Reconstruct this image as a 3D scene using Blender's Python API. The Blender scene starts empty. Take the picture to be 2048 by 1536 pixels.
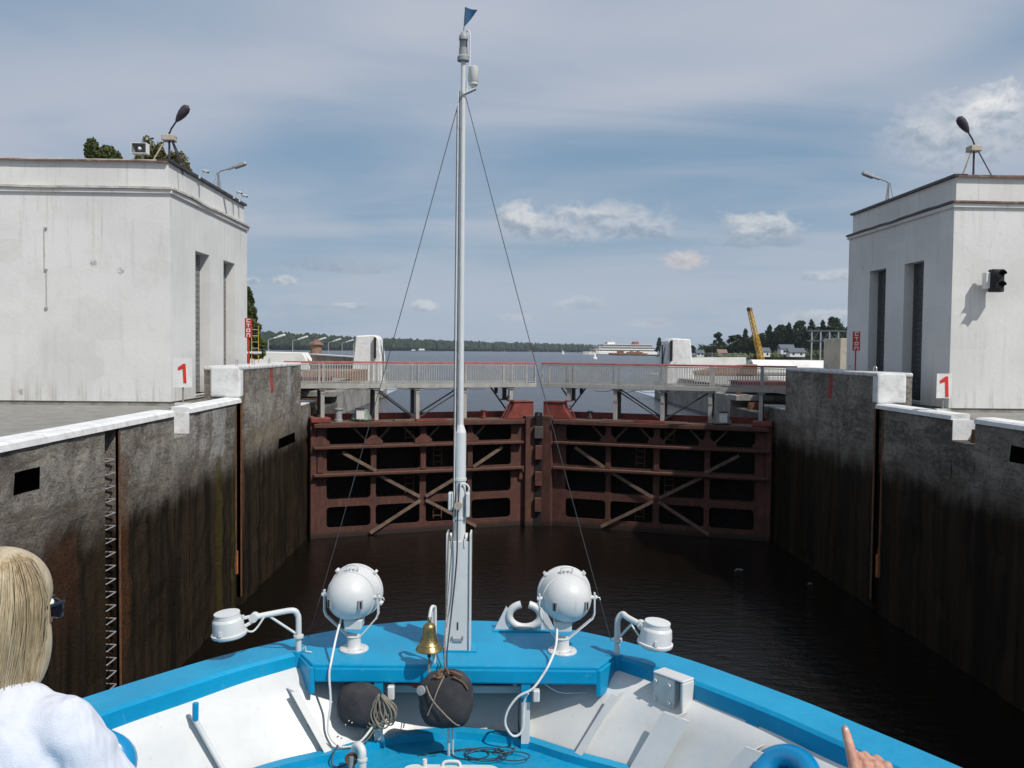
import bpy, bmesh, math, random
from mathutils import Vector, Matrix, Quaternion, noise
random.seed(7)
SC = bpy.context.scene
COL = SC.collection
R = math.radians

# ------------------------------------------------------------------ camera
EYE = 8.67
cam = bpy.data.objects.new('camera', bpy.data.cameras.new('camera'))
COL.objects.link(cam); SC.camera = cam
cam.data.sensor_width = 36.0
cam.data.lens = 36.0 * 1800 / 2048
cam.data.clip_start = 0.05; cam.data.clip_end = 20000
YAW = R(1.24)
cam.matrix_world = Matrix.Translation((0, 0, EYE)) @ (Matrix.Rotation(-YAW, 4, 'Z') @ Matrix.Rotation(math.pi/2 - math.atan(67/1800), 4, 'X') @ Matrix.Rotation(R(0.6), 4, 'Z'))

# ------------------------------------------------------------------ light
SUN_EL, SUN_AZ = R(50), R(135)          # azimuth from +Y towards +X
SKY_STRENGTH = 0.06
sun = bpy.data.objects.new('sun', bpy.data.lights.new('sun', 'SUN')); COL.objects.link(sun)
sun.data.energy = 3.85; sun.data.angle = R(0.53); sun.data.color = (1.0, 0.965, 0.91)
sd = Vector((math.sin(SUN_AZ)*math.cos(SUN_EL), math.cos(SUN_AZ)*math.cos(SUN_EL), math.sin(SUN_EL)))
sun.rotation_euler = sd.to_track_quat('Z', 'Y').to_euler(); sun.location = (20, -20, 40)
vs = SC.view_settings
vs.view_transform = 'Standard'; vs.look = 'None'; vs.exposure = 0.0; vs.gamma = 1.0; vs.use_curve_mapping = False

# ------------------------------------------------------------------ node helpers
class NT:
    def __init__(s, tree): s.t = tree; s.n = tree.nodes; s.l = tree.links
    def node(s, typ, **kw):
        n = s.n.new(typ)
        for k, v in kw.items(): setattr(n, k, v)
        return n
    def put(s, sock, v):
        if v is None: return
        if isinstance(v, bpy.types.NodeSocket): s.l.new(v, sock)
        else:
            if hasattr(sock, 'default_value'):
                if isinstance(v, (tuple, list)) and len(v) == 3 and sock.type == 'RGBA': v = (*v, 1)
                sock.default_value = v
    def math(s, op, a, b=None, c=None, clamp=False):
        n = s.node('ShaderNodeMath', operation=op, use_clamp=clamp)
        s.put(n.inputs[0], a); s.put(n.inputs[1], b)
        if c is not None: s.put(n.inputs[2], c)
        return n.outputs[0]
    def vmath(s, op, a, b=None):
        n = s.node('ShaderNodeVectorMath', operation=op)
        s.put(n.inputs[0], a); s.put(n.inputs[1], b)
        return n.outputs[0]
    def mix(s, f, a, b, blend='MIX'):
        n = s.node('ShaderNodeMix', data_type='RGBA', blend_type=blend)
        s.put(n.inputs['Factor'], f); s.put(n.inputs[6], a); s.put(n.inputs[7], b)
        return n.outputs[2]
    def noise(s, vec, scale, detail=4, rough=0.55, dist=0.0):
        n = s.node('ShaderNodeTexNoise')
        s.put(n.inputs['Vector'], vec); n.inputs['Scale'].default_value = scale
        n.inputs['Detail'].default_value = detail; n.inputs['Roughness'].default_value = rough
        n.inputs['Distortion'].default_value = dist
        return n.outputs['Fac']
    def ramp(s, v, lo, hi, a=0.0, b=1.0, smooth=True):
        n = s.node('ShaderNodeMapRange', interpolation_type='SMOOTHSTEP' if smooth else 'LINEAR')
        s.put(n.inputs[0], v)
        for i, q in enumerate((lo, hi, a, b)): n.inputs[1+i].default_value = q
        return n.outputs[0]
    def scale(s, vec, sc, loc=(0, 0, 0), rot=(0, 0, 0)):
        n = s.node('ShaderNodeMapping'); s.put(n.inputs[0], vec)
        n.inputs['Scale'].default_value = sc; n.inputs['Location'].default_value = loc; n.inputs['Rotation'].default_value = rot
        return n.outputs[0]
    def bump(s, h, strength, dist, normal=None):
        n = s.node('ShaderNodeBump'); s.put(n.inputs['Height'], h)
        n.inputs['Strength'].default_value = strength; n.inputs['Distance'].default_value = dist
        if normal: s.put(n.inputs['Normal'], normal)
        return n.outputs[0]

# ------------------------------------------------------------------ sky
W = bpy.data.worlds.new('World'); SC.world = W; W.use_nodes = True
W.node_tree.nodes.clear()
def build_sky():
    g = NT(W.node_tree)
    out = g.node('ShaderNodeOutputWorld'); bg = g.node('ShaderNodeBackground')
    bg.inputs['Strength'].default_value = SKY_STRENGTH
    g.l.new(bg.outputs[0], out.inputs[0])
    sky = g.node('ShaderNodeTexSky', sky_type='NISHITA', sun_disc=False)
    sky.sun_elevation = SUN_EL; sky.sun_rotation = SUN_AZ; sky.altitude = 50
    sky.air_density = 1.0; sky.dust_density = 1.2; sky.ozone_density = 1.6
    tc = g.node('ShaderNodeTexCoord').outputs['Generated']
    sep = g.node('ShaderNodeSeparateXYZ'); g.l.new(tc, sep.inputs[0])
    x, y, z = sep.outputs
    az = g.math('ARCTAN2', x, y)
    el = g.math('ARCSINE', z)
    zz = g.math('ADD', g.math('MAXIMUM', z, 0.0), 0.16)
    pv = g.node('ShaderNodeCombineXYZ')
    g.put(pv.inputs[0], g.math('DIVIDE', x, zz)); g.put(pv.inputs[1], g.math('DIVIDE', y, zz))
    P = pv.outputs[0]
    ae = g.node('ShaderNodeCombineXYZ'); g.put(ae.inputs[0], az); g.put(ae.inputs[1], el)
    A = ae.outputs[0]
    K = 1.0 / SKY_STRENGTH
    def col(r, gg, b): return (r*K, gg*K, b*K)
    base = g.mix(0.66, sky.outputs[0], col(0.225, 0.385, 0.565))
    # thin high veil, long soft bands
    v1 = g.noise(g.scale(P, (0.8, 1.0, 1), rot=(0, 0, R(-30))), 0.55, 4, 0.5, 0.6)
    v2 = g.noise(g.scale(P, (0.45, 1.3, 1), loc=(3, 1, 0), rot=(0, 0, R(-18))), 1.1, 6, 0.55, 0.9)
    veil = g.math('ADD', g.math('MULTIPLY', v1, 0.66), g.math('MULTIPLY', v2, 0.34))
    veil = g.ramp(veil, 0.34, 0.58, 0.05, 0.88)
    def soft(cx, cy, rx, ry, tilt=0.0):
        a0, e0 = (cx-985)/1800, (704-cy)/1800
        u = g.math('SUBTRACT', az, a0); w = g.math('SUBTRACT', g.math('SUBTRACT', el, e0), g.math('MULTIPLY', u, tilt))
        u = g.math('DIVIDE', u, rx/1800); w = g.math('DIVIDE', w, ry/1800)
        d2 = g.math('ADD', g.math('MULTIPLY', u, u), g.math('MULTIPLY', w, w))
        return g.math('EXPONENT', g.math('MULTIPLY', d2, -1.0))
    clear = g.math('ADD', g.math('ADD', soft(120, 60, 330, 150, 0.25), soft(620, 330, 330, 60, 0.2)), g.math('ADD', soft(2000, 150, 200, 60, 0.3), soft(1150, 330, 260, 40)), clamp=True)
    veil = g.math('MULTIPLY', veil, g.math('SUBTRACT', 1.0, g.math('MULTIPLY', clear, 0.72)))
    full = g.math('ADD', soft(760, 110, 420, 70, 0.28), g.math('ADD', soft(1560, 70, 420, 80, 0.1), soft(1250, 220, 450, 40, 0.1)), clamp=True)
    veil = g.math('ADD', veil, g.math('MULTIPLY', full, g.math('MULTIPLY', g.math('SUBTRACT', 1.0, veil), g.ramp(v2, 0.3, 0.6, 0.25, 0.8))))
    c = g.mix(veil, base, col(0.49, 0.525, 0.61))
    # long dusky stripes low down
    st = g.noise(g.scale(A, (3.0, 34.0, 1), loc=(0, 5, 0)), 1.0, 6, 0.55, 0.3)
    low = g.ramp(el, 0.28, 0.10)
    c = g.mix(g.math('MULTIPLY', g.ramp(st, 0.46, 0.70), g.math('MULTIPLY', low, 0.55)), c, col(0.44, 0.49, 0.58))
    # horizon paleness
    c = g.mix(g.ramp(el, 0.22, 0.0, 0.0, 0.62), c, col(0.40, 0.485, 0.585))
    # cumulus
    n_edge = g.noise(g.scale(A, (30, 42, 1)), 1.0, 9, 0.62, 0.25)
    n_big = g.noise(g.scale(A, (9, 15, 1), loc=(2, 7, 0)), 1.0, 4, 0.5)
    n_sh = g.noise(g.scale(A, (30, 42, 1), loc=(-0.12, -0.30, 0)), 1.0, 9, 0.62, 0.25)
    def puff(cx, cy, rx, ry, dens, top, bottom):
        a0, e0 = (cx-985)/1800, (704-cy)/1800
        dx = g.math('DIVIDE', g.math('SUBTRACT', az, a0), rx/1800)
        dy = g.math('DIVIDE', g.math('SUBTRACT', el, e0), ry/1800)
        # flat base: squash what is below the middle
        dyn = g.math('MULTIPLY', g.math('MINIMUM', dy, 0.0), 1.7)
        dyy = g.math('ADD', g.math('MAXIMUM', dy, 0.0), dyn)
        d = g.math('SQRT', g.math('ADD', g.math('MULTIPLY', dx, dx), g.math('MULTIPLY', dyy, dyy)))
        m = g.math('SUBTRACT', 1.0, d)
        m = g.math('ADD', m, g.math('MULTIPLY', g.math('SUBTRACT', n_edge, 0.44), 2.3))
        m = g.ramp(m, 0.0, 0.55, 0.0, dens)
        lit = g.math('ADD', g.math('MULTIPLY', dy, 0.42), g.math('MULTIPLY', g.math('SUBTRACT', n_sh, n_edge), 3.0))
        lit = g.ramp(lit, -0.55, 0.55)
        return m, g.mix(lit, col(*bottom), col(*top))
    wht = (0.66, 0.68, 0.70); gry = (0.31, 0.385, 0.47)
    for p in [(1160, 462, 205, 46, 0.66, (0.58, 0.61, 0.66), (0.27, 0.35, 0.45)), (1042, 450, 58, 42, 0.9, wht, gry), (1228, 430, 66, 24, 0.55, wht, gry), (1150, 436, 60, 18, 0.4, wht, gry),
              (690, 545, 120, 20, 0.45, (0.38, 0.43, 0.52), (0.24, 0.32, 0.43)), (1500, 492, 95, 20, 0.5, (0.36, 0.42, 0.51), (0.25, 0.33, 0.44)),
              (1150, 612, 60, 18, 0.35, wht, gry), (1040, 640, 50, 14, 0.3, wht, gry), (1290, 650, 60, 14, 0.3, wht, gry),
              (1500, 466, 78, 38, 0.82, wht, gry), (1356, 532, 50, 25, 0.95, (0.64, 0.60, 0.63), (0.45, 0.47, 0.53)),
              (1882, 292, 62, 54, 0.95, (0.84, 0.84, 0.83), (0.40, 0.46, 0.54)), (1800, 320, 60, 40, 0.6, wht, gry), (1845, 330, 150, 75, 0.62, (0.56, 0.60, 0.66), gry), (2030, 300, 80, 60, 0.55, wht, gry),
              (515, 578, 22, 9, 0.7, wht, gry), (578, 576, 28, 13, 0.8, wht, gry), (852, 618, 34, 15, 0.6, wht, gry), (700, 620, 40, 10, 0.4, wht, gry),
              (1680, 560, 110, 16, 0.5, wht, gry), (1640, 640, 90, 22, 0.5, wht, gry)]:
        m, cc = puff(*p)
        c = g.mix(m, c, cc)
    # broken small heaps all along the horizon, and larger ones round the rest of the sky
    band = g.math('MULTIPLY', g.ramp(el, 0.012, 0.03), g.ramp(el, 0.125, 0.05))
    heap = g.math('MULTIPLY', g.ramp(g.math('ADD', g.math('MULTIPLY', n_edge, 0.55), g.math('MULTIPLY', n_big, 0.45)), 0.52, 0.64), band)
    c = g.mix(g.math('MULTIPLY', heap, 0.42), c, col(0.47, 0.50, 0.55))
    g.l.new(c, bg.inputs['Color'])
build_sky()

# ------------------------------------------------------------------ materials
MATS = {}
def mat(name):
    m = bpy.data.materials.new(name); m.use_nodes = True
    g = NT(m.node_tree); g.n.clear()
    out = g.node('ShaderNodeOutputMaterial'); b = g.node('ShaderNodeBsdfPrincipled')
    g.l.new(b.outputs[0], out.inputs[0]); MATS[name] = m
    return m, g, b
def pos(g): return g.node('ShaderNodeNewGeometry').outputs['Position']
def obj(g): return g.node('ShaderNodeTexCoord').outputs['Object']

def paint(name, rgb, rough=0.45, var=0.12, scale=3.0, dirt=None, dirt_amt=0.3, bump=0.15, metal=0.0, streak=False, bdist=0.01, bscale=40, coat=0.0, dscale=1.5):
    m, g, b = mat(name)
    P = pos(g)
    n = g.noise(P, scale, 5, 0.6)
    dark = tuple(v*(1-var) for v in rgb); lite = tuple(min(1, v*(1+var)) for v in rgb)
    c = g.mix(g.ramp(n, 0.3, 0.7), dark, lite)
    if dirt:
        v = g.scale(P, (3, 3, 0.35)) if streak else P
        d = g.noise(v, dscale, 7, 0.65, 0.4)
        c = g.mix(g.ramp(d, 0.5, 0.68, 0, dirt_amt), c, dirt)
    g.put(b.inputs['Base Color'], c)
    g.put(b.inputs['Roughness'], g.ramp(g.noise(P, scale*4, 4, 0.6), 0.3, 0.7, max(0.02, rough-0.08), min(1, rough+0.12)))
    b.inputs['Metallic'].default_value = metal
    if coat: b.inputs['Coat Weight'].default_value = coat; b.inputs['Coat Roughness'].default_value = 0.15
    g.put(b.inputs['Normal'], g.bump(g.noise(P, bscale, 4, 0.6), bump, bdist))
    return m

def make_materials():
    # ---- painted plaster of the towers
    m, g, b = mat('plaster')
    P = pos(g)
    big = g.noise(P, 0.35, 4, 0.5); med = g.noise(g.scale(P, (1.2, 1.2, 1)), 1.6, 6, 0.65, 0.6)
    fine = g.noise(P, 9, 6, 0.7)
    c = g.mix(g.ramp(big, 0.35, 0.65), (0.61, 0.605, 0.59), (0.69, 0.685, 0.665))
    c = g.mix(g.ramp(med, 0.52, 0.68, 0, 0.35), c, (0.60, 0.585, 0.555))
    strk = g.noise(g.scale(P, (2.2, 2.2, 0.16)), 1.5, 6, 0.65, 0.2)
    c = g.mix(g.ramp(strk, 0.55, 0.72, 0, 0.42), c, (0.50, 0.48, 0.44))
    vor = g.node('ShaderNodeTexVoronoi', feature='F1'); g.put(vor.inputs['Vector'], g.scale(P, (1, 1, 1.0))); vor.inputs['Scale'].default_value = 0.55
    spot = g.ramp(g.math('ADD', vor.outputs['Distance'], g.math('MULTIPLY', g.math('SUBTRACT', fine, 0.5), 0.18)), 0.085, 0.05)
    c = g.mix(g.math('MULTIPLY', spot, g.ramp(fine, 0.42, 0.55)), c, (0.36, 0.35, 0.32))
    br = g.node('ShaderNodeTexVoronoi', feature='F1', distance='CHEBYCHEV'); g.put(br.inputs['Vector'], g.scale(P, (0.5, 0.5, 0.8))); br.inputs['Scale'].default_value = 0.9
    sepc = g.node('ShaderNodeSeparateColor'); g.l.new(br.outputs['Color'], sepc.inputs[0])
    c = g.mix(g.ramp(sepc.outputs[0], 0.55, 0.60, 0, 0.22), c, (0.74, 0.735, 0.72)); c = g.mix(g.ramp(sepc.outputs[1], 0.70, 0.74, 0, 0.20), c, (0.54, 0.525, 0.49))
    drip = g.noise(g.scale(P, (1, 1, 0.05)), 5.0, 6, 0.75); spz = g.node('ShaderNodeSeparateXYZ'); g.l.new(P, spz.inputs[0])
    c = g.mix(g.math('MULTIPLY', g.ramp(drip, 0.55, 0.66), g.ramp(spz.outputs[2], 10.2, 13.6, 0.0, 0.5)), c, (0.40, 0.375, 0.33))
    c = g.mix(g.math('MULTIPLY', g.ramp(drip, 0.50, 0.62), g.ramp(spz.outputs[2], 7.9, 6.9, 0.0, 0.55)), c, (0.36, 0.33, 0.28))
    chip = g.ramp(g.noise(P, 5.5, 8, 0.75), 0.645, 0.68, 0, 0.6)
    c = g.mix(chip, c, (0.40, 0.385, 0.35))
    g.put(b.inputs['Base Color'], c); b.inputs['Roughness'].default_value = 0.85
    h = g.math('ADD', g.math('MULTIPLY', med, 0.5), g.math('MULTIPLY', fine, 0.5))
    g.put(b.inputs['Normal'], g.bump(h, 0.45, 0.03))
    # ---- lock wall concrete with the high-water line
    m, g, b = mat('lock_concrete')
    P = pos(g); sp = g.node('ShaderNodeSeparateXYZ'); g.l.new(P, sp.inputs[0])
    zz = sp.outputs[2]
    n1 = g.noise(P, 0.7, 6, 0.6, 0.5); n2 = g.noise(P, 3.5, 8, 0.7, 0.4); n3 = g.noise(P, 13, 6, 0.7)
    str1 = g.noise(g.scale(P, (1, 1.0, 0.07)), 2.2, 6, 0.65, 0.3); str2 = g.noise(g.scale(P, (1, 1.0, 0.05)), 6.0, 5, 0.65, 0.2)
    hor = g.noise(g.scale(P, (1, 0.25, 2.2)), 1.6, 7, 0.7, 0.5)
    up = g.mix(g.ramp(n1, 0.38, 0.62), (0.16, 0.138, 0.115), (0.41, 0.375, 0.325))
    up = g.mix(g.ramp(n2, 0.40, 0.62, 0, 0.8), up, (0.25, 0.225, 0.195))
    big2 = g.noise(g.scale(P, (1, 0.5, 0.8), loc=(4, 9, 2)), 0.55, 5, 0.65, 0.8)
    up = g.mix(g.ramp(big2, 0.52, 0.64, 0, 0.75), up, (0.10, 0.085, 0.072))
    n4 = g.noise(P, 26, 5, 0.75)
    up = g.mix(g.ramp(n4, 0.54, 0.64, 0, 0.6), up, (0.42, 0.40, 0.365))
    n5 = g.noise(g.scale(P, (1, 0.6, 1.3)), 7, 8, 0.8, 0.6)
    up = g.mix(g.ramp(n5, 0.53, 0.60, 0, 0.75), up, (0.40, 0.365, 0.32))
    up = g.mix(g.ramp(n5, 0.46, 0.40, 0, 0.7), up, (0.07, 0.058, 0.048))
    up = g.mix(g.ramp(n3, 0.52, 0.68, 0, 0.55), up, (0.085, 0.072, 0.058))
    up = g.mix(g.ramp(str1, 0.55, 0.70, 0, 0.5), up, (0.085, 0.068, 0.050))
    up = g.mix(g.ramp(str2, 0.60, 0.72, 0, 0.5), up, (0.42, 0.41, 0.39))
    up = g.mix(g.ramp(hor, 0.52, 0.64, 0, 0.65), up, (0.13, 0.098, 0.072))
    up = g.mix(g.ramp(hor, 0.46, 0.36, 0, 0.5), up, (0.38, 0.35, 0.30))
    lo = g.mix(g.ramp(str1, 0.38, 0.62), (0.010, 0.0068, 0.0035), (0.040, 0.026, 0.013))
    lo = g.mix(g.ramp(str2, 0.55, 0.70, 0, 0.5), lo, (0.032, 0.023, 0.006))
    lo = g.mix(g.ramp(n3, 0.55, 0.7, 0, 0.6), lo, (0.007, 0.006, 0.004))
    line = g.math('ADD', zz, g.math('MULTIPLY', g.math('SUBTRACT', n1, 0.5), 0.9))
    line = g.math('ADD', line, g.math('MULTIPLY', g.math('SUBTRACT', str1, 0.5), 0.6))
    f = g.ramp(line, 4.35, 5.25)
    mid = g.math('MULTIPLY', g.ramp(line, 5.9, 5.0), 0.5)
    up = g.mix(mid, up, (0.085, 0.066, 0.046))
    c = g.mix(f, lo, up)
    yy, xx = sp.outputs[1], sp.outputs[0]
    left = g.ramp(xx, 2.0, -2.0)
    def stain_mask(y0, y1, z0, z1, soft=0.12, zs=0.5):
        wob = g.math('MULTIPLY', g.math('SUBTRACT', g.noise(g.scale(P, (1, 1, 0.6)), 5.0, 6, 0.75), 0.5), 0.9)
        a = g.math('ADD', yy, wob)
        m_ = g.math('MULTIPLY', g.ramp(a, y0-soft, y0+soft), g.ramp(a, y1+soft, y1-soft))
        b_ = g.math('ADD', zz, g.math('MULTIPLY', wob, 1.3))
        return g.math('MULTIPLY', g.math('MULTIPLY', m_, g.math('MULTIPLY', g.ramp(b_, z0-zs, z0+zs), g.ramp(b_, z1+0.2, z1-0.2))), left)
    grit = g.ramp(n3, 0.62, 0.40, 0.35, 1.0)
    red = g.math('MULTIPLY', g.math('MULTIPLY', g.ramp(yy, 34.12, 34.18), g.ramp(yy, 34.58, 34.52)), g.math('MULTIPLY', g.ramp(zz, 6.92, 7.0), g.ramp(zz, 8.2, 8.1)))
    c = g.mix(g.math('MULTIPLY', red, g.ramp(n3, 0.66, 0.50, 0.45, 0.95)), c, (0.42, 0.06, 0.05))
    for (y0, y1, z0, z1, cc, am, zs) in ((27.1, 28.5, 5.35, 7.5, (0.46, 0.455, 0.44), 0.85, 0.15), (26.1, 26.5, 5.7, 7.5, (0.46, 0.45, 0.43), 0.6, 0.3), (24.6, 25.7, 5.9, 7.5, (0.50, 0.49, 0.47), 0.5, 0.4),
            (36.9, 37.7, 6.7, 8.5, (0.44, 0.45, 0.45), 0.9, 0.1), (27.55, 28.15, -1, 5.3, (0.075, 0.058, 0.010), 0.9, 0.5), (29.1, 29.5, -1, 5.2, (0.055, 0.046, 0.012), 0.8, 0.5),
            (20.4, 20.9, 1.5, 6.2, (0.13, 0.055, 0.022), 0.75, 1.0), (30.2, 30.7, 2.4, 7.9, (0.15, 0.07, 0.03), 0.75, 1.2), (41.2, 42.0, -1, 6.0, (0.10, 0.075, 0.02), 0.8, 0.5), (16.9, 18.4, 3.2, 5.0, (0.09, 0.038, 0.018), 0.7, 0.7), (31.0, 36.5, 5.1, 5.9, (0.24, 0.19, 0.11), 0.55, 0.3), (40.0, 43.0, 5.2, 6.3, (0.28, 0.27, 0.25), 0.5, 0.2)):
        c = g.mix(g.math('MULTIPLY', g.math('MULTIPLY', stain_mask(y0, y1, z0, z1, zs=zs), grit), am), c, cc)
    g.put(b.inputs['Base Color'], c)
    g.put(b.inputs['Roughness'], g.ramp(f, 0, 1, 0.75, 0.92)); g.put(b.inputs['Specular IOR Level'], g.ramp(f, 0, 1, 0.12, 0.3))
    h = g.math('ADD', g.math('MULTIPLY', n2, 0.8), g.math('ADD', g.math('MULTIPLY', n3, 0.5), g.math('MULTIPLY', n4, 0.25)))
    g.put(b.inputs['Normal'], g.bump(h, 1.0, 0.12))
    # plain dry concrete, whitewash on concrete
    paint('concrete', (0.25, 0.24, 0.22), 0.9, 0.25, 0.8, (0.10, 0.09, 0.075), 0.7, 0.6, bdist=0.03, bscale=9)
    paint('dark_concrete', (0.085, 0.075, 0.065), 0.9, 0.3, 1.2, (0.05, 0.03, 0.02), 0.7, 0.8, bdist=0.04, bscale=8)
    paint('whitewash', (0.70, 0.70, 0.69), 0.85, 0.08, 2.5, (0.42, 0.40, 0.37), 0.5, 0.4, bdist=0.02, bscale=16, dscale=3.0)
    paint('whitewash_worn', (0.60, 0.60, 0.585), 0.9, 0.14, 3, (0.25, 0.23, 0.21), 0.75, 0.7, bdist=0.03, bscale=14, dscale=2.6)
    paint('far_white', (0.74, 0.73, 0.70), 0.8, 0.06, 0.4, (0.5, 0.48, 0.45), 0.4, 0.1, dscale=0.6)
    paint('plinth', (0.27, 0.26, 0.235), 0.95, 0.2, 2, (0.14, 0.125, 0.10), 0.6, 0.7, bdist=0.03, bscale=14, dscale=2.5)
    paint('asphalt', (0.24, 0.23, 0.205), 0.95, 0.2, 1.5, (0.13, 0.12, 0.10), 0.5, 0.5, bscale=30)
    paint('grass_ground', (0.055, 0.075, 0.025), 0.95, 0.35, 0.06, (0.10, 0.09, 0.05), 0.5, 0.3, dscale=0.05)
    paint('flashing_dark', (0.035, 0.033, 0.033), 0.5, 0.3, 2, (0.12, 0.05, 0.03), 0.5, 0.2)
    paint('flashing_rust', (0.16, 0.085, 0.06), 0.7, 0.35, 3, (0.30, 0.27, 0.24), 0.6, 0.3, dscale=4)
    paint('flashing_light', (0.50, 0.48, 0.44), 0.6, 0.2, 3, (0.2, 0.15, 0.11), 0.6, 0.3)
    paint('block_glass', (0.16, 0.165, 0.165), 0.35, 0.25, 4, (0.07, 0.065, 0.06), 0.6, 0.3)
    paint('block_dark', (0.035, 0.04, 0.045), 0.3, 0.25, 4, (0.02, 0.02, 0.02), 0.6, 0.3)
    # gate steel
    m, g, b = mat('gate_red')
    P = pos(g); n1 = g.noise(P, 1.6, 7, 0.7, 0.8); n2 = g.noise(g.scale(P, (1, 1, 0.22)), 5, 7, 0.75, 0.6); n3 = g.noise(P, 18, 4, 0.7)
    sp = g.node('ShaderNodeSeparateXYZ'); g.l.new(P, sp.inputs[0])
    c = g.mix(g.ramp(n1, 0.35, 0.65), (0.052, 0.017, 0.013), (0.105, 0.032, 0.024))
    c = g.mix(g.ramp(n2, 0.46, 0.62, 0, 0.85), c, (0.065, 0.030, 0.016))
    c = g.mix(g.ramp(n3, 0.54, 0.66, 0, 0.6), c, (0.040, 0.014, 0.011))
    c = g.mix(g.ramp(g.noise(g.scale(P, (1, 1, 0.12)), 9, 6, 0.7, 0.3), 0.56, 0.66, 0, 0.6), c, (0.15, 0.065, 0.03))
    nr = g.node('ShaderNodeNewGeometry'); ns = g.node('ShaderNodeSeparateXYZ'); g.l.new(nr.outputs['Normal'], ns.inputs[0])
    c = g.mix(g.math('MULTIPLY', g.ramp(ns.outputs[2], 0.6, 0.9), g.ramp(n2, 0.35, 0.6, 0.35, 0.85)), c, (0.14, 0.085, 0.05))   # upward faces a paler brown
    wl = g.ramp(g.math('ADD', sp.outputs[2], g.math('MULTIPLY', g.math('SUBTRACT', n2, 0.5), 0.25)), 0.32, 0.10)
    c = g.mix(wl, c, (0.02, 0.010, 0.006))
    g.put(b.inputs['Base Color'], c); b.inputs['Roughness'].default_value = 0.75
    g.put(b.inputs['Normal'], g.bump(g.math('ADD', n3, n2), 0.4, 0.01))
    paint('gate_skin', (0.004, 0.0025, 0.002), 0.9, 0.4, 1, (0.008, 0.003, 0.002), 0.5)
    paint('gate_timber', (0.145, 0.098, 0.072), 0.85, 0.3, 3, (0.07, 0.04, 0.03), 0.6, 0.4, dscale=4)
    paint('rust_red', (0.19, 0.035, 0.025), 0.7, 0.3, 2, (0.09, 0.05, 0.03), 0.6, 0.3, dscale=3)
    paint('rail_red', (0.42, 0.12, 0.115), 0.6, 0.2, 2, (0.20, 0.10, 0.07), 0.5, 0.2)
    paint('rail_grey', (0.36, 0.355, 0.33), 0.6, 0.15, 2, (0.16, 0.12, 0.09), 0.5, 0.2, dscale=4)
    paint('bridge_dark', (0.05, 0.05, 0.052), 0.6, 0.25, 2, (0.09, 0.05, 0.035), 0.5, 0.2)
    paint('steel_grey', (0.22, 0.23, 0.22), 0.5, 0.2, 3, (0.12, 0.07, 0.05), 0.4, 0.2)
    paint('galvanised', (0.42, 0.43, 0.44), 0.42, 0.12, 5, (0.25, 0.22, 0.2), 0.3, 0.1, metal=0.4)
    paint('green_grey', (0.16, 0.21, 0.17), 0.6, 0.2, 3, (0.1, 0.09, 0.07), 0.5, 0.2)
    paint('orange_rust', (0.42, 0.12, 0.025), 0.85, 0.35, 5, (0.16, 0.05, 0.02), 0.7, 0.5, dscale=5)
    paint('rust_brown', (0.13, 0.055, 0.022), 0.9, 0.4, 5, (0.05, 0.025, 0.012), 0.7, 0.5, dscale=3, streak=True)
    paint('moss_streak', (0.055, 0.045, 0.010), 0.95, 0.4, 5, (0.02, 0.014, 0.006), 0.8, 0.6, dscale=2, streak=True)
    paint('lime_streak', (0.40, 0.40, 0.385), 0.9, 0.2, 5, (0.20, 0.18, 0.16), 0.8, 0.5, dscale=3)
    paint('sign_red', (0.42, 0.03, 0.025), 0.5, 0.1, 4, (0.25, 0.03, 0.02), 0.4, 0.1)
    paint('stripe_red', (0.42, 0.07, 0.06), 0.85, 0.3, 8, (0.24, 0.14, 0.12), 0.7, 0.4, dscale=6)
    paint('digit_red', (0.62, 0.028, 0.020), 0.6, 0.08, 6, None, 0, 0.1)
    paint('sign_white', (0.72, 0.72, 0.70), 0.5, 0.06, 4, (0.45, 0.42, 0.38), 0.4, 0.1)
    # ship paints
    m, g, b = mat('ship_white')
    P = pos(g); n1 = g.noise(P, 2.0, 5, 0.6); n2 = g.noise(P, 22, 5, 0.7); run = g.noise(g.scale(P, (9, 9, 0.7)), 1.6, 6, 0.7, 0.2); sc_ = g.noise(g.scale(P, (1, 3, 1), rot=(0.4, 0.3, 0.9)), 6, 8, 0.8, 0.8)
    c = g.mix(g.ramp(n1, 0.3, 0.7), (0.575, 0.575, 0.565), (0.63, 0.63, 0.615))
    c = g.mix(g.ramp(run, 0.60, 0.72, 0, 0.45), c, (0.47, 0.40, 0.30))
    c = g.mix(g.ramp(sc_, 0.63, 0.69, 0, 0.55), c, (0.36, 0.34, 0.31))
    c = g.mix(g.ramp(g.noise(P, 5, 9, 0.8), 0.69, 0.71, 0, 0.8), c, (0.25, 0.12, 0.06))
    g.put(b.inputs['Base Color'], c); g.put(b.inputs['Roughness'], g.ramp(n2, 0.3, 0.7, 0.30, 0.5)); b.inputs['Coat Weight'].default_value = 0.1; b.inputs['Coat Roughness'].default_value = 0.2
    g.put(b.inputs['Normal'], g.bump(g.math('ADD', g.math('MULTIPLY', n1, 1.2), g.math('MULTIPLY', n2, 0.15)), 0.35, 0.015))
    paint('ship_cream', (0.62, 0.61, 0.58), 0.42, 0.05, 3.0, (0.46, 0.40, 0.33), 0.4, 0.15, bdist=0.006, bscale=20, dscale=4.0)
    m, g, b = mat('ship_blue')
    P = pos(g); n1 = g.noise(P, 1.3, 5, 0.6, 0.3); n2 = g.noise(P, 38, 5, 0.7); n3 = g.noise(P, 9, 5, 0.7, 0.4)
    c = g.mix(g.ramp(n1, 0.35, 0.65), (0.0, 0.235, 0.44), (0.001, 0.285, 0.51))
    geo = g.node('ShaderNodeNewGeometry'); ns = g.node('ShaderNodeSeparateXYZ'); g.l.new(geo.outputs['Normal'], ns.inputs[0])
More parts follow.
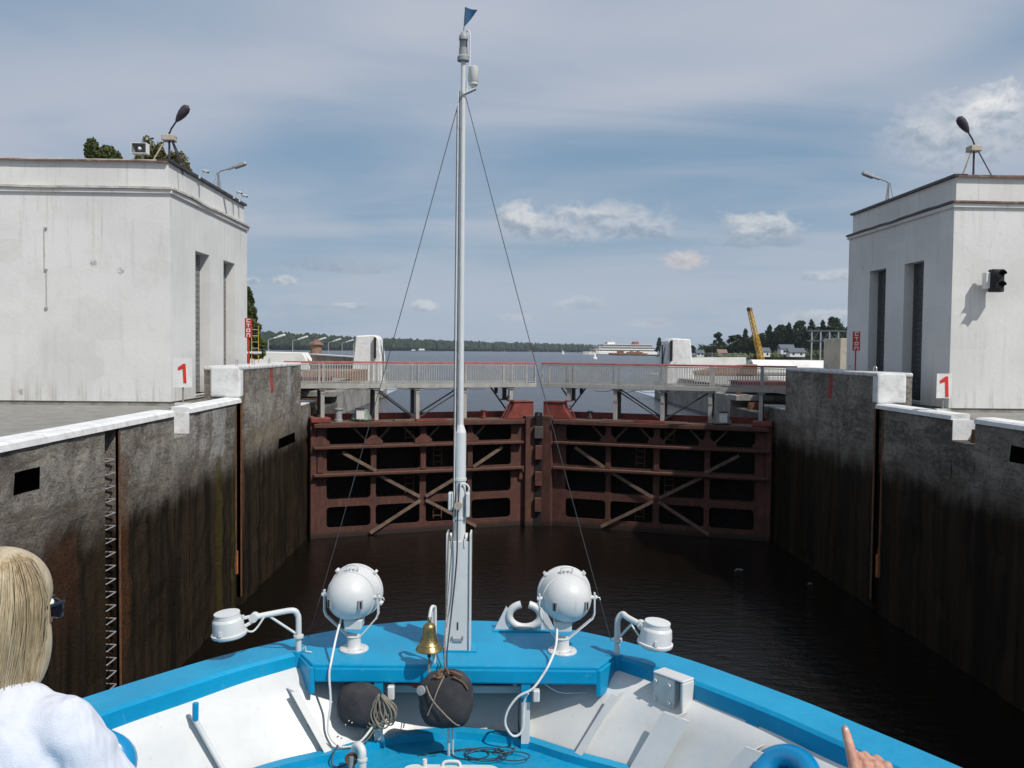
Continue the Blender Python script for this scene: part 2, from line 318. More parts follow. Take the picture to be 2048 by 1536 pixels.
    upf = g.ramp(ns.outputs[2], 0.6, 0.95)
    worn = g.math('MULTIPLY', upf, g.ramp(g.math('ADD', g.math('MULTIPLY', n2, 0.5), g.math('MULTIPLY', n3, 0.5)), 0.40, 0.60, 0.02, 0.30))
    c = g.mix(worn, c, (0.06, 0.33, 0.47))
    c = g.mix(g.math('MULTIPLY', g.ramp(g.noise(P, 3.0, 7, 0.7, 1.0), 0.58, 0.68), 0.28), c, (0.09, 0.17, 0.25))
    c = g.mix(g.ramp(g.noise(P, 7, 9, 0.8), 0.68, 0.70, 0, 0.8), c, (0.20, 0.13, 0.10))
    c = g.mix(g.ramp(g.noise(g.scale(P, (1, 4, 1), rot=(0, 0, 0.8)), 8, 7, 0.75, 0.6), 0.60, 0.68, 0, 0.35), c, (0.25, 0.42, 0.52))
    g.put(b.inputs['Base Color'], c)
    g.put(b.inputs['Roughness'], g.ramp(n3, 0.3, 0.7, 0.32, 0.55)); b.inputs['Coat Weight'].default_value = 0.0; b.inputs['Specular IOR Level'].default_value = 0.28
    g.put(b.inputs['Normal'], g.bump(g.math('ADD', n2, g.math('MULTIPLY', n3, 0.5)), 0.30, 0.006))
    m, g, b = mat('hawse_blue')
    b.inputs['Base Color'].default_value = (0.002, 0.205, 0.43, 1); b.inputs['Roughness'].default_value = 0.22; b.inputs['Coat Weight'].default_value = 0.4
    paint('dark_hole', (0.008, 0.008, 0.009), 0.8, 0.2, 3)
    paint('canvas_black', (0.030, 0.029, 0.033), 0.9, 0.25, 5, (0.06, 0.055, 0.055), 0.5, 0.6, bdist=0.01, bscale=60, dscale=5)
    paint('rope_grey', (0.23, 0.20, 0.16), 0.9, 0.25, 60, (0.10, 0.08, 0.06), 0.5, 0.8, bdist=0.003, bscale=220)
    paint('rope_brown', (0.15, 0.085, 0.05), 0.95, 0.25, 60, (0.07, 0.05, 0.03), 0.5, 0.8, bdist=0.003, bscale=220)
    paint('cable_white', (0.66, 0.66, 0.64), 0.5, 0.06, 20, (0.4, 0.38, 0.35), 0.3, 0.1)
    paint('cable_dark', (0.03, 0.04, 0.055), 0.6, 0.2, 20)
    paint('wire', (0.09, 0.09, 0.095), 0.5, 0.2, 20, metal=0.5)
    paint('brass', (0.34, 0.255, 0.12), 0.36, 0.15, 9, (0.22, 0.14, 0.05), 0.35, 0.08, metal=1.0, dscale=6)
    paint('lamp_dark', (0.05, 0.04, 0.055), 0.45, 0.2, 4)
    paint('lamp_grey', (0.28, 0.285, 0.29), 0.5, 0.12, 4, (0.16, 0.13, 0.11), 0.4)
    paint('lamp_beige', (0.42, 0.37, 0.30), 0.6, 0.12, 4, (0.2, 0.15, 0.11), 0.5)
    paint('rubber_black', (0.015, 0.015, 0.015), 0.6, 0.2, 5)
    paint('crane_yellow', (0.60, 0.36, 0.035), 0.5, 0.12, 2, (0.25, 0.12, 0.05), 0.5)
    paint('life_red', (0.52, 0.035, 0.015), 0.5, 0.1, 6)
    paint('flag_blue', (0.015, 0.08, 0.17), 0.8, 0.1, 6)
    paint('brick_ochre', (0.24, 0.145, 0.10), 0.9, 0.2, 5, (0.18, 0.10, 0.07), 0.5)
    paint('dock_steel', (0.10, 0.12, 0.14), 0.6, 0.15, 2)
    paint('beige_wall', (0.42, 0.38, 0.31), 0.9, 0.12, 0.5, (0.25, 0.22, 0.18), 0.5)
    paint('roof_red', (0.28, 0.09, 0.05), 0.8, 0.2, 0.5)
    paint('house_wall', (0.55, 0.48, 0.38), 0.8, 0.1, 0.5)
    paint('window_dark', (0.02, 0.025, 0.03), 0.2, 0.1, 1)
    paint('bark', (0.075, 0.055, 0.04), 0.95, 0.3, 4)
    m, g, b = mat('lens_glass')
    b.inputs['Base Color'].default_value = (0.30, 0.32, 0.34, 1); b.inputs['Roughness'].default_value = 0.05; b.inputs['Transmission Weight'].default_value = 0.8; b.inputs['IOR'].default_value = 1.45
    m, g, b = mat('signal_lens')
    b.inputs['Base Color'].default_value = (0.012, 0.015, 0.014, 1); b.inputs['Roughness'].default_value = 0.12
    # foliage
    for nm, a, bb in (('leaf_dark', (0.020, 0.036, 0.014), (0.048, 0.070, 0.022)), ('leaf_mid', (0.050, 0.070, 0.022), (0.11, 0.13, 0.045)), ('leaf_olive', (0.080, 0.078, 0.030), (0.16, 0.15, 0.05)), ('leaf_far', (0.016, 0.028, 0.016), (0.034, 0.050, 0.022))):
        m, g, b = mat(nm)
        P = pos(g); n = g.noise(P, 1.1 if nm != 'leaf_far' else 0.05, 4, 0.6)
        geo = g.node('ShaderNodeNewGeometry')
        f = g.math('ADD', g.math('MULTIPLY', n, 0.6), g.math('MULTIPLY', geo.outputs['Random Per Island'], 0.4))
        g.put(b.inputs['Base Color'], g.mix(g.ramp(f, 0.3, 0.75), a, bb)); b.inputs['Roughness'].default_value = 0.7
        b.inputs['Specular IOR Level'].default_value = 0.2
    # water
    m, g, b = mat('chamber_water')
    P = pos(g)
    w1 = g.noise(g.scale(P, (0.55, 1.25, 1), rot=(0, 0, R(8))), 2.6, 5, 0.62, 0.5)
    w2 = g.noise(g.scale(P, (0.8, 1.2, 1)), 9, 4, 0.6, 0.3)
    g.put(b.inputs['Base Color'], (0.0045, 0.0032, 0.002)); b.inputs['Roughness'].default_value = 0.03; b.inputs['IOR'].default_value = 1.33
    g.put(b.inputs['Normal'], g.bump(g.math('ADD', w1, g.math('MULTIPLY', w2, 0.30)), 0.42, 0.11))
    m, g, b = mat('reservoir_water')
    P = pos(g)
    w1 = g.noise(g.scale(P, (0.35, 1.2, 1), rot=(0, 0, R(10))), 0.8, 7, 0.65, 0.5)
    w0 = g.noise(g.scale(P, (0.006, 0.02, 1)), 1, 4, 0.6, 0.5)
    g.put(b.inputs['Base Color'], g.mix(g.ramp(w0, 0.35, 0.65), (0.028, 0.032, 0.042), (0.05, 0.05, 0.062)))
    b.inputs['Roughness'].default_value = 0.20; b.inputs['IOR'].default_value = 1.33; b.inputs['Specular IOR Level'].default_value = 0.40
    g.put(b.inputs['Normal'], g.bump(w1, 1.0, 0.35))
    # people
    m, g, b = mat('skin')
    P = pos(g)
    g.put(b.inputs['Base Color'], g.mix(g.ramp(g.noise(P, 30, 4, 0.6), 0.3, 0.7), (0.44, 0.205, 0.14), (0.58, 0.32, 0.225)))
    g.put(b.inputs['Normal'], g.bump(g.math('ADD', g.noise(P, 160, 5, 0.7), g.math('MULTIPLY', g.noise(g.scale(P, (1, 1, 3)), 60, 4, 0.6), 0.8)), 0.5, 0.0025))
    b.inputs['Roughness'].default_value = 0.5; b.inputs['Subsurface Weight'].default_value = 0.12; b.inputs['Subsurface Radius'].default_value = (0.02, 0.008, 0.004); b.inputs['Subsurface Scale'].default_value = 0.5
    m, g, b = mat('nail'); b.inputs['Base Color'].default_value = (0.62, 0.36, 0.30, 1); b.inputs['Roughness'].default_value = 0.25
    m, g, b = mat('hair_blonde')
    P = obj(g)
    n = g.noise(g.scale(P, (1, 1, 0.06)), 130, 4, 0.6); n2 = g.noise(g.scale(P, (1, 1, 0.15)), 18, 3, 0.6)
    c = g.mix(g.ramp(n, 0.35, 0.65), (0.30, 0.225, 0.125), (0.50, 0.40, 0.26))
    c = g.mix(g.ramp(n2, 0.4, 0.65, 0, 0.55), c, (0.55, 0.47, 0.34))
    g.put(b.inputs['Base Color'], c); b.inputs['Roughness'].default_value = 0.42; b.inputs['Anisotropic'].default_value = 0.5
    g.put(b.inputs['Normal'], g.bump(g.math('ADD', n, g.math('MULTIPLY', n2, 0.7)), 0.5, 0.004))
    m, g, b = mat('shirt_white')
    P = pos(g)
    fold = g.noise(g.scale(P, (1.0, 1.0, 0.28), rot=(0, R(14), 0)), 9, 3, 0.5, 0.4); wv = g.noise(P, 420, 2, 0.5)
    g.put(b.inputs['Base Color'], (0.60, 0.62, 0.69)); b.inputs['Roughness'].default_value = 0.85; b.inputs['Sheen Weight'].default_value = 0.15
    g.put(b.inputs['Normal'], g.bump(g.math('ADD', fold, g.math('MULTIPLY', wv, 0.03)), 0.9, 0.05))
    paint('trousers_navy', (0.03, 0.035, 0.06), 0.9, 0.15, 20)
    paint('glasses_black', (0.01, 0.01, 0.014), 0.12, 0.1, 5)
make_materials()
M = MATS

# ------------------------------------------------------------------ object helpers
def tag(o, label=None, cat=None, group=None, kind=None):
    if label: o['label'] = label
    if cat: o['category'] = cat
    if group: o['group'] = group
    if kind: o['kind'] = kind
    return o
WM = {}
def wm(o): return WM.get(o.name, Matrix.Identity(4))
def empty(name, loc=(0, 0, 0), rz=0.0, label=None, cat=None, group=None):
    o = bpy.data.objects.new(name, None); COL.objects.link(o); o.empty_display_size = 0.2
    o.location = loc; o.rotation_euler = (0, 0, rz)
    WM[o.name] = Matrix.Translation(loc) @ Matrix.Rotation(rz, 4, 'Z')
    return tag(o, label, cat, group)

def frame_from(d, up=Vector((0, 0, 1))):
    d = d.normalized()
    if abs(d.dot(up)) > 0.98: up = Vector((0, 1, 0)) if abs(d.y) < 0.9 else Vector((1, 0, 0))
    x = up.cross(d).normalized(); y = d.cross(x).normalized()
    return x, y, d

class MB:
    """collects shapes; coordinates are world ones unless build(local=True)"""
    def __init__(s, T=None): s.v = []; s.f = []; s.T = T
    def add(s, vs_, fs):
        k = len(s.v)
        if s.T is not None: vs_ = [s.T @ Vector(p) for p in vs_]
        s.v += [tuple(p) for p in vs_]; s.f += [tuple(i+k for i in f) for f in fs]
        return s
    def box(s, a, b):
        x0, y0, z0 = a; x1, y1, z1 = b
        if x0 > x1: x0, x1 = x1, x0
        if y0 > y1: y0, y1 = y1, y0
        if z0 > z1: z0, z1 = z1, z0
        v = [(x0, y0, z0), (x1, y0, z0), (x1, y1, z0), (x0, y1, z0), (x0, y0, z1), (x1, y0, z1), (x1, y1, z1), (x0, y1, z1)]
        return s.add(v, [(0, 3, 2, 1), (4, 5, 6, 7), (0, 1, 5, 4), (1, 2, 6, 5), (2, 3, 7, 6), (3, 0, 4, 7)])
    def prism(s, pts, axis, lo, hi):
        """pts in the plane perpendicular to axis ('x': (y,z), 'y': (x,z), 'z': (x,y))"""
        n = len(pts)
        def P(p, h): return {'x': (h, p[0], p[1]), 'y': (p[0], h, p[1]), 'z': (p[0], p[1], h)}[axis]
        v = [P(p, lo) for p in pts] + [P(p, hi) for p in pts]
        f = [tuple(range(n))[::-1], tuple(range(n, 2*n))] + [(i, (i+1) % n, n+(i+1) % n, n+i) for i in range(n)]
        return s.add(v, f)
    def bar(s, p, q, w, h, up=Vector((0, 0, 1))):
        p, q = Vector(p), Vector(q); x, y, d = frame_from(q-p, Vector(up))
        v = []
        for c in (p, q):
            for sx, sy in ((-1, -1), (1, -1), (1, 1), (-1, 1)): v.append(c + x*(sx*w/2) + y*(sy*h/2))
        return s.add(v, [(3, 2, 1, 0), (4, 5, 6, 7), (0, 1, 5, 4), (1, 2, 6, 5), (2, 3, 7, 6), (3, 0, 4, 7)])
    def cyl(s, p, q, r, r2=None, n=16, cap=True):
        p, q = Vector(p), Vector(q); r2 = r if r2 is None else r2
        x, y, d = frame_from(q-p); v = []
        for c, rr in ((p, r), (q, r2)):
            for i in range(n):
                a = 2*math.pi*i/n; v.append(c + x*(math.cos(a)*rr) + y*(math.sin(a)*rr))
        f = [(i, (i+1) % n, n+(i+1) % n, n+i) for i in range(n)]
        if cap: f += [tuple(range(n))[::-1], tuple(range(n, 2*n))]
        return s.add(v, f)
    def tube(s, pts, r, n=8, closed=False):
        pts = [Vector(p) for p in pts]; m = len(pts)
        rs = r if isinstance(r, (list, tuple)) else [r]*m
        up = None; rings = []
        for i, p in enumerate(pts):
            if closed: d = pts[(i+1) % m] - pts[i-1]
            else: d = pts[min(i+1, m-1)] - pts[max(i-1, 0)]
            if d.length < 1e-9: d = Vector((0, 0, 1))
            d.normalize()
            if up is None: x, y, _ = frame_from(d)
            else:
                x = up - d*up.dot(d)
                if x.length < 1e-6: x, y, _ = frame_from(d)
                x.normalize(); y = d.cross(x)
            up = x
            rings.append([p + x*(math.cos(2*math.pi*j/n)*rs[i]) + y*(math.sin(2*math.pi*j/n)*rs[i]) for j in range(n)])
        v = [q for rg in rings for q in rg]; f = []
        for i in range(m if closed else m-1):
            a, b = i*n, ((i+1) % m)*n
            for j in range(n): f.append((a+j, a+(j+1) % n, b+(j+1) % n, b+j))
        if not closed: f += [tuple(range(n))[::-1], tuple(range((m-1)*n, m*n))]
        return s.add(v, f)
    def lathe(s, prof, origin=(0, 0, 0), axis=(0, 0, 1), n=28):
        """prof: list of (radius, height along axis)"""
        o = Vector(origin); x, y, d = frame_from(Vector(axis)); v = []
        for r, h in prof:
            for i in range(n):
                a = 2*math.pi*i/n; v.append(o + d*h + x*(math.cos(a)*r) + y*(math.sin(a)*r))
        f = []
        for k in range(len(prof)-1):
            for i in range(n): f.append((k*n+i, k*n+(i+1) % n, (k+1)*n+(i+1) % n, (k+1)*n+i))
        f.append(tuple(range(n))[::-1]); f.append(tuple(range((len(prof)-1)*n, len(prof)*n)))
        return s.add(v, f)
    def ell(s, c, r, n=16, m=10, rot=None):
        c = Vector(c); v = []; f = []
        if not isinstance(r, (tuple, list)): r = (r, r, r)
        for i in range(m+1):
            t = math.pi*i/m
            for j in range(n):
                a = 2*math.pi*j/n
                p = Vector((r[0]*math.sin(t)*math.cos(a), r[1]*math.sin(t)*math.sin(a), -r[2]*math.cos(t)))
                if rot: p = rot @ p
                v.append(c+p)
        for i in range(m):
            for j in range(n): f.append((i*n+j, i*n+(j+1) % n, (i+1)*n+(j+1) % n, (i+1)*n+j))
        return s.add(v, f)
    def build(s, name, material, parent=None, smooth=False, bevel=0.0, local=False, weld=False, seg=1):
        me = bpy.data.meshes.new(name)
        vs_ = s.v
        if parent is not None and not local:
            inv = wm(parent).inverted(); vs_ = [tuple(inv @ Vector(p)) for p in vs_]
        me.from_pydata(vs_, [], s.f); me.materials.append(material)
        bm = bmesh.new(); bm.from_mesh(me)
        if weld: bmesh.ops.remove_doubles(bm, verts=bm.verts, dist=1e-4)
        bmesh.ops.recalc_face_normals(bm, faces=bm.faces)
        if smooth:
            for f in bm.faces: f.smooth = True
            for e in bm.edges:
                if len(e.link_faces) == 2 and e.calc_face_angle(0) > R(38): e.smooth = False
        bm.to_mesh(me); bm.free()
        o = bpy.data.objects.new(name, me); COL.objects.link(o)
        if parent is not None: o.parent = parent; WM[o.name] = wm(parent)
        if bevel:
            b = o.modifiers.new('bevel', 'BEVEL'); b.width = bevel; b.segments = seg; b.limit_method = 'ANGLE'; b.angle_limit = R(40)
        return o
def top(name, mb, material, label, cat, group=None, **kw):
    return tag(mb.build(name, material, **kw), label, cat, group)
def struct(name, mb, material, **kw): return tag(mb.build(name, material, **kw), kind='structure')
def share(o, parent=None, loc=None, rz=None):
    c = o.copy(); COL.objects.link(c)
    if parent is not None: c.parent = parent; WM[c.name] = wm(parent)
    if loc is not None: c.location = loc
    if rz is not None: c.rotation_euler = (0, 0, rz)
    return c
def clone(root, loc, rz, label):
    r = root.copy(); COL.objects.link(r); r.location = loc; r.rotation_euler = (0, 0, rz); r['label'] = label
    WM[r.name] = Matrix.Translation(loc) @ Matrix.Rotation(rz, 4, 'Z')
    for ch in list(root.children):
        c = ch.copy(); COL.objects.link(c); c.parent = r
        for g_ in ch.children:
            d = g_.copy(); COL.objects.link(d); d.parent = c
    return r
def sag(p, q, drop, n=12):
    p, q = Vector(p), Vector(q)
    return [p.lerp(q, t/n) - Vector((0, 0, drop*4*(t/n)*(1-t/n))) for t in range(n+1)]
def smooth_path(pts, k=6):
    P = [Vector(p) for p in pts]; out = []
    for i in range(len(P)-1):
        a, b, c, d = P[max(i-1, 0)], P[i], P[i+1], P[min(i+2, len(P)-1)]
        for t in range(k):
            u = t/k
            out.append(0.5*((2*b)+(c-a)*u+(2*a-5*b+4*c-d)*u*u+(3*b-a-3*c+d)*u**3))
    out.append(P[-1]); return out

# ================================================================== SETTING
XL, XR, XC = -8.4, 13.0, 2.3            # faces of the lock walls, centre line
ZQ, ZW = 7.0, 5.0                       # coping level, reservoir level
# chamber water
struct('chamber_water', MB().add([(XL-0.6, -120, 0), (XR+0.6, -120, 0), (XR+0.6, 46.5, 0), (XL-0.6, 46.5, 0)], [(0, 1, 2, 3)]), M['chamber_water'])
# reservoir (starts behind the mitre of the gates)
struct('reservoir_water', MB().add([(XL-0.1, 43.1, ZW), (XC, 46.9, ZW), (XR+0.1, 43.1, ZW), (XR+0.1, 60, ZW), (XR+0.3, 84, ZW), (2500, 2000, ZW), (5500, 9000, ZW), (-5500, 9000, ZW), (-2500, 1500, ZW), (-60, 300, ZW), (-27, 130, ZW), (XL-0.3, 84, ZW), (XL-0.1, 60, ZW)], [tuple(range(13))]), M['reservoir_water'])
# quay grounds on both sides
struct('quay_ground', MB().add([(-60, -60, 6.72), (XL-1.0, -60, 6.72), (XL-1.0, 84, 6.72), (-28, 135, 6.72), (-62, 300, 6.72), (-400, 600, 6.72), (-700, 300, 6.72), (-300, -60, 6.72)], [tuple(range(8))]), M['asphalt'])
struct('quay_ground', MB().add([(XR+1.0, -60, 6.72), (300, -60, 6.72), (600, 330, 6.72), (230, 330, 6.72), (60, 120, 6.72), (XR+1.0, 84, 6.72)], [tuple(range(6))]), M['asphalt'])

def ridge(name, pts, width, hgt, material):
    mb = MB(); v = []; f = []; prof = [(0, -0.5), (0.12, 0.4), (0.4, 0.8), (0.8, 1.0), (1.4, 0.9)]
    for i, (x, y, hh) in enumerate(pts):
        for w, h in prof: v.append((x + 0.15*w*width*(1 if x > 0 else -1), y + w*width, ZW + h*hh*hgt))
    k = len(prof)
    for i in range(len(pts)-1):
        for j in range(k-1): f.append((i*k+j, (i+1)*k+j, (i+1)*k+j+1, i*k+j+1))
    return struct(name, mb.add(v, f), material)
far_shore = [(-1500, 1100, 1.2), (-900, 1180, 1.4), (-560, 1300, 1.5), (-420, 1600, 1.4), (-330, 2000, 1.2), (-150, 2500, 1.1), (60, 2850, 1.0), (240, 3050, 0.9), (430, 3200, 0.7), (560, 3300, 0.5)]
ridge('far_shore', far_shore, 260, 9, M['grass_ground'])
right_shore = [(118, 640, 0.12), (150, 600, 0.3), (190, 545, 0.5), (240, 515, 0.9), (300, 495, 1.3), (420, 470, 1.7), (700, 430, 2.0)]
ridge('right_shore', right_shore, 60, 4.0, M['grass_ground'])
struct('cape', MB().prism([(116, 905), (140, 890), (175, 870), (260, 850), (400, 860), (400, 960), (200, 960), (130, 925)], 'z', 4.6, 6.0), M['grass_ground'])

# far forest: low clumps, one mass
def clump_mesh(rng, n=5):
    v = []; f = []
    return v, f
def forest(name, spots, material, hmin, hmax, seed):
    rng = random.Random(seed); mb = MB()
    for (x, y, z) in spots:
        h = rng.uniform(hmin, hmax); r = h*rng.uniform(0.26, 0.42); con = rng.random() < 0.55
        prof = [(0.55, 0.0), (1.0, 0.28), (0.72, 0.62), (0.30, 0.86), (0.03, 1.0)] if con else [(0.5, 0.0), (0.95, 0.25), (1.0, 0.55), (0.72, 0.85), (0.15, 1.0)]
        n = 6; v = []; ph = rng.random()*6
        for rr, hh in prof:
            for i in range(n):
                a = ph+2*math.pi*i/n; q = r*rr*rng.uniform(0.7, 1.25)
                v.append((x+q*math.cos(a), y+q*math.sin(a), z+h*(hh+rng.uniform(-0.05, 0.05))))
        f = [(k*n+i, k*n+(i+1) % n, (k+1)*n+(i+1) % n, (k+1)*n+i) for k in range(4) for i in range(n)]
        mb.add(v, f)
    o = mb.build(name, material); return o
def along(pts, n, depth, seed, z0, zk):
    rng = random.Random(seed); out = []
    seg = [(Vector(pts[i][:2]), Vector(pts[i+1][:2]), pts[i][2], pts[i+1][2]) for i in range(len(pts)-1)]
    L = [(b-a).length / (0.5*(a.length+b.length)) for a, b, _, _ in seg]; tot = sum(L)
    for _ in range(n):
        t = rng.random()*tot; i = 0
        while t > L[i]: t -= L[i]; i += 1
        a, b, ha, hb = seg[i]; u = t/L[i]; p = a.lerp(b, u); w = rng.random()**1.4
        out.append((p.x, p.y + w*depth, z0 + (ha+(hb-ha)*u)*zk*(0.25+w*0.75)))
    return out
o = forest('far_forest', along(far_shore, 3400, 230, 3, ZW-1, 9), M['leaf_far'], 17, 27, 5)
tag(o, 'low dark green forest along the far shore of the reservoir', 'forest', kind='stuff')

for (x, y, L_, mm, lab) in ((9.9, 35.3, 0.22, 'steel_grey', 'pale bit of driftwood floating in the shaded water'), (13.0-1.0, 33.2, 0.12, 'gate_timber', 'small brown scrap of wood floating by the right wall')):
    top('driftwood', MB().tube([(x-L_, y, 0.0), (x-L_*0.3, y+0.1, 0.05), (x+L_*0.4, y+0.02, 0.04), (x+L_, y+0.2, 0.0)], [0.01, 0.035, 0.03, 0.01], 7), M[mm], lab, 'driftwood')
# ------------------------------------------------------------------ lock walls
def wall_segment(mb, side, y0, y1, ztop, face, hole=None, back=1.2, zbot=-0.6, step=0.4):
    """one rough wall block: a finely cut face with small real unevenness, flat top"""
    ny = max(2, int((y1-y0)/step)); nz = max(2, int((ztop-zbot)/step)); v = []; f = []
    for j in range(nz+1):
        for i in range(ny+1):
            y = y0+(y1-y0)*i/ny; z = zbot+(ztop-zbot)*j/nz
            k = 0.0 if j == nz else (0.05*noise.noise(Vector((side*3, y*0.8, z*0.9)))+0.05*noise.noise(Vector((side, y*2.1, z*2.6)))+0.02*noise.noise(Vector((side, y*6, z*6))) - 0.05*max(0, noise.noise(Vector((side*7, y*0.9, z*3.0)))-0.25)*4)*(0.25 if i in (0, ny) else 1)
            v.append((face + side*(0.0 - k), y, z))
    for j in range(nz):
        for i in range(ny):
            yc_, zc_ = y0+(y1-y0)*(i+0.5)/ny, zbot+(ztop-zbot)*(j+0.5)/nz
            if hole and hole[0] < yc_ < hole[1] and hole[2] < zc_ < hole[3]: continue
            f.append((j*(ny+1)+i, j*(ny+1)+i+1, (j+1)*(ny+1)+i+1, (j+1)*(ny+1)+i))
    n0 = len(v); b = face + side*back
    v += [(face, y0, ztop), (face, y1, ztop), (b, y1, ztop), (b, y0, ztop), (face, y0, zbot), (face, y1, zbot), (b, y1, zbot), (b, y0, zbot)]
    f += [(n0, n0+1, n0+2, n0+3), (n0+4, n0, n0+3, n0+7), (n0+1, n0+5, n0+6, n0+2), (n0+3, n0+2, n0+6, n0+7)]
    mb.add(v, f)

def lock_wall(side, face, label):
    root = empty('lock_wall', (face, 20, 0), 0, label, 'lock wall')
    s = side
    gap1 = (19.65, 20.35) if s < 0 else (17.0, 17.7)      # ladder recess
    gap2 = (29.65, 30.15)                                  # guide slot before the high parapet
    notch = (23.9, 25.1)
    T = ZQ-0.16
    holes = ((15.9, 16.95, 6.1, 6.42), (35.6, 38.4, 4.8, 5.2)) if s < 0 else ((21.0, 22.3, 6.1, 6.42),)
    def seg(y0, y1, zt, fc=face, zb=-0.6):
        hh = next((h_ for h_ in holes if y0 < h_[0] < y1), None)
        mb = MB(); wall_segment(mb, s, y0, y1, zt, fc, hole=hh, zbot=zb); return mb.build('wall_block', M['lock_concrete'], root)
    for a, b in ((-40, 2), (2.02, 9.0), (9.02, gap1[0]), (gap1[1], notch[0]), (notch[1], gap2[0])): seg(a, b, T)
    seg(notch[0], notch[1], 6.25)
    seg(gap2[1], 39.6, 7.95); seg(39.6, 42.9, 6.12)
    # recess backs
    for a, b in (gap1, gap2):
        MB().box((face+s*0.42, a-0.002, -0.6), (face+s*0.6, b+0.002, T)).build('recess_back', M['dark_concrete'], root)
    # concrete behind the face up to the ground
    MB().box((face+s*1.2, -40, 5.0), (face+s*1.25, 42.9, 6.70)).build('wall_core', M['concrete'], root)
    # notch back, painted white
    MB().box((face+s*0.75, notch[0], 6.25), (face+s*1.1, notch[1], ZQ-0.16)).build('bollard_niche', M['whitewash'], root, bevel=0.03)
    MB().box((face+s*0.0, notch[1]-0.002, 6.27), (face+s*0.75, notch[1]-0.03, ZQ-0.16)).build('bollard_niche', M['whitewash'], root)
    MB().cyl((face+s*0.38, notch[0]+0.6, 6.25), (face+s*0.38, notch[0]+0.6, 6.62), 0.16, 0.13, 14).build('mooring_hook', M['rust_brown'], root, smooth=True)
    # coping stones
    y = -39.0
    for a, b in ((-40, gap1[0]), (gap1[0], gap1[1]), (gap1[1], notch[0]), (notch[1], gap2[1]-0.0)):
        n = max(1, round((b-a)/3.6))
        for i in range(n):
            y0 = a+(b-a)*i/n; y1 = a+(b-a)*(i+1)/n-0.012
            mb = MB(); w = 0.55; fc = face - s*0.05
            k = 6; v = []; 
            for q in range(k+1):
                yy = y0+(y1-y0)*q/k; j = 0.014*noise.noise(Vector((s*9, yy*2.3, 0)))
                v += [(fc - s*j, yy, T+0.002), (fc-s*j+s*0.02, yy, ZQ-0.045+j), (fc+s*0.09, yy, ZQ+j), (fc+s*w, yy, ZQ+0.01), (fc+s*w, yy, T-0.03)]
            f = [(q*5+c, (q+1)*5+c, (q+1)*5+c+1, q*5+c+1) for q in range(k) for c in range(4)] + [(0, 1, 2, 3, 4), tuple(k*5+c for c in (4, 3, 2, 1, 0))]
            mb.add(v, f).build('coping_stone', M['whitewash'], root)
    # parapet block's white coat and top
    MB().box((face-s*0.03, gap2[1]-0.04, 7.90), (face+s*1.22, 39.62, 8.05)).build('parapet_cap', M['whitewash_worn'], root, bevel=0.05, seg=2)
    MB().box((face-s*0.02, gap2[1]-0.05, ZQ), (face+s*1.0, gap2[1]+0.35, 8.052)).build('parapet_end', M['whitewash'], root, bevel=0.08, seg=3)
    MB().box((face+s*0.0, 39.6, 6.12), (face+s*1.22, 42.9, 6.20)).build('lower_cap', M['whitewash_worn'], root, bevel=0.02)
    # lifting loops on the parapet
    for yy in (31.5, 33.7, 36.0):
        pts = [(face+s*0.5, yy-0.12, 8.04), (face+s*0.5, yy-0.12, 8.17), (face+s*0.5, yy-0.06, 8.24), (face+s*0.5, yy+0.06, 8.24), (face+s*0.5, yy+0.12, 8.17), (face+s*0.5, yy+0.12, 8.04)]
        MB().tube(smooth_path(pts, 3), 0.02, 6).build('lifting_loop', M['galvanised'], root, smooth=True)
    # guide rails of the slot, rust fringes
    MB().box((face-s*0.02, gap2[0]-0.10, 1.2), (face+s*0.12, gap2[0]+0.0, T)).build('guide_rail', M['rust_brown'], root)
    MB().box((face-s*0.02, gap2[1]+0.0, 0.3), (face+s*0.12, gap2[1]+0.12, T)).build('guide_rail', M['rust_brown'], root)
    # floating orange marker in the slot
    MB().cyl((face+s*0.1, 29.9, 1.15), (face+s*0.1, 29.9, 1.9), 0.09, 0.09, 12).cyl((face+s*0.1, 29.9, 1.9), (face+s*0.1, 29.9, 2.15), 0.03, 0.03, 8).build('float_marker', M['orange_rust'], root, smooth=True)
    # ladder of U rungs in the recess
    lad = MB().box((face+s*0.30, gap1[0]+0.03, -0.3), (face+s*0.40, gap1[0]+0.08, 6.7)).box((face+s*0.30, gap1[1]-0.08, -0.3), (face+s*0.40, gap1[1]-0.03, 6.7)).build('ladder', M['rust_brown'], root)
    yc = (gap1[0]+gap1[1])/2; first = None
    for i in range(21):
        z = 0.15+0.3*i
        if first is None:
            pts = [(face+s*0.36, yc-0.27, z), (face+s*0.06, yc-0.24, z), (face+s*0.03, yc-0.18, z), (face+s*0.03, yc+0.18, z), (face+s*0.06, yc+0.24, z), (face+s*0.36, yc+0.27, z)]
            first = MB().tube(smooth_path(pts, 3), 0.015, 6).build('rung', M['lamp_grey'], lad, smooth=True)
        else:
            share(first, lad, (0, 0, 0.3*i))
    # edge iron of recess
    MB().box((face-s*0.015, gap1[1], 0), (face+s*0.06, gap1[1]+0.09, T)).build('edge_iron', M['rust_brown'], root)
    # mooring niches: dark hollows with an iron lip
    for y0, y1, z0, z1 in holes:
        a, b_ = face+s*0.11, face+s*0.62; y0 -= 0.35; y1 += 0.35; z0 -= 0.35; z1 += 0.35
        v = [(a, y0, z0), (a, y1, z0), (a, y1, z1), (a, y0, z1), (b_, y0, z0), (b_, y1, z0), (b_, y1, z1), (b_, y0, z1)]
        MB().add(v, [(4, 5, 6, 7), (0, 1, 5, 4), (1, 2, 6, 5), (2, 3, 7, 6), (3, 0, 4, 7)]).build('mooring_niche', M['gate_skin'], root)
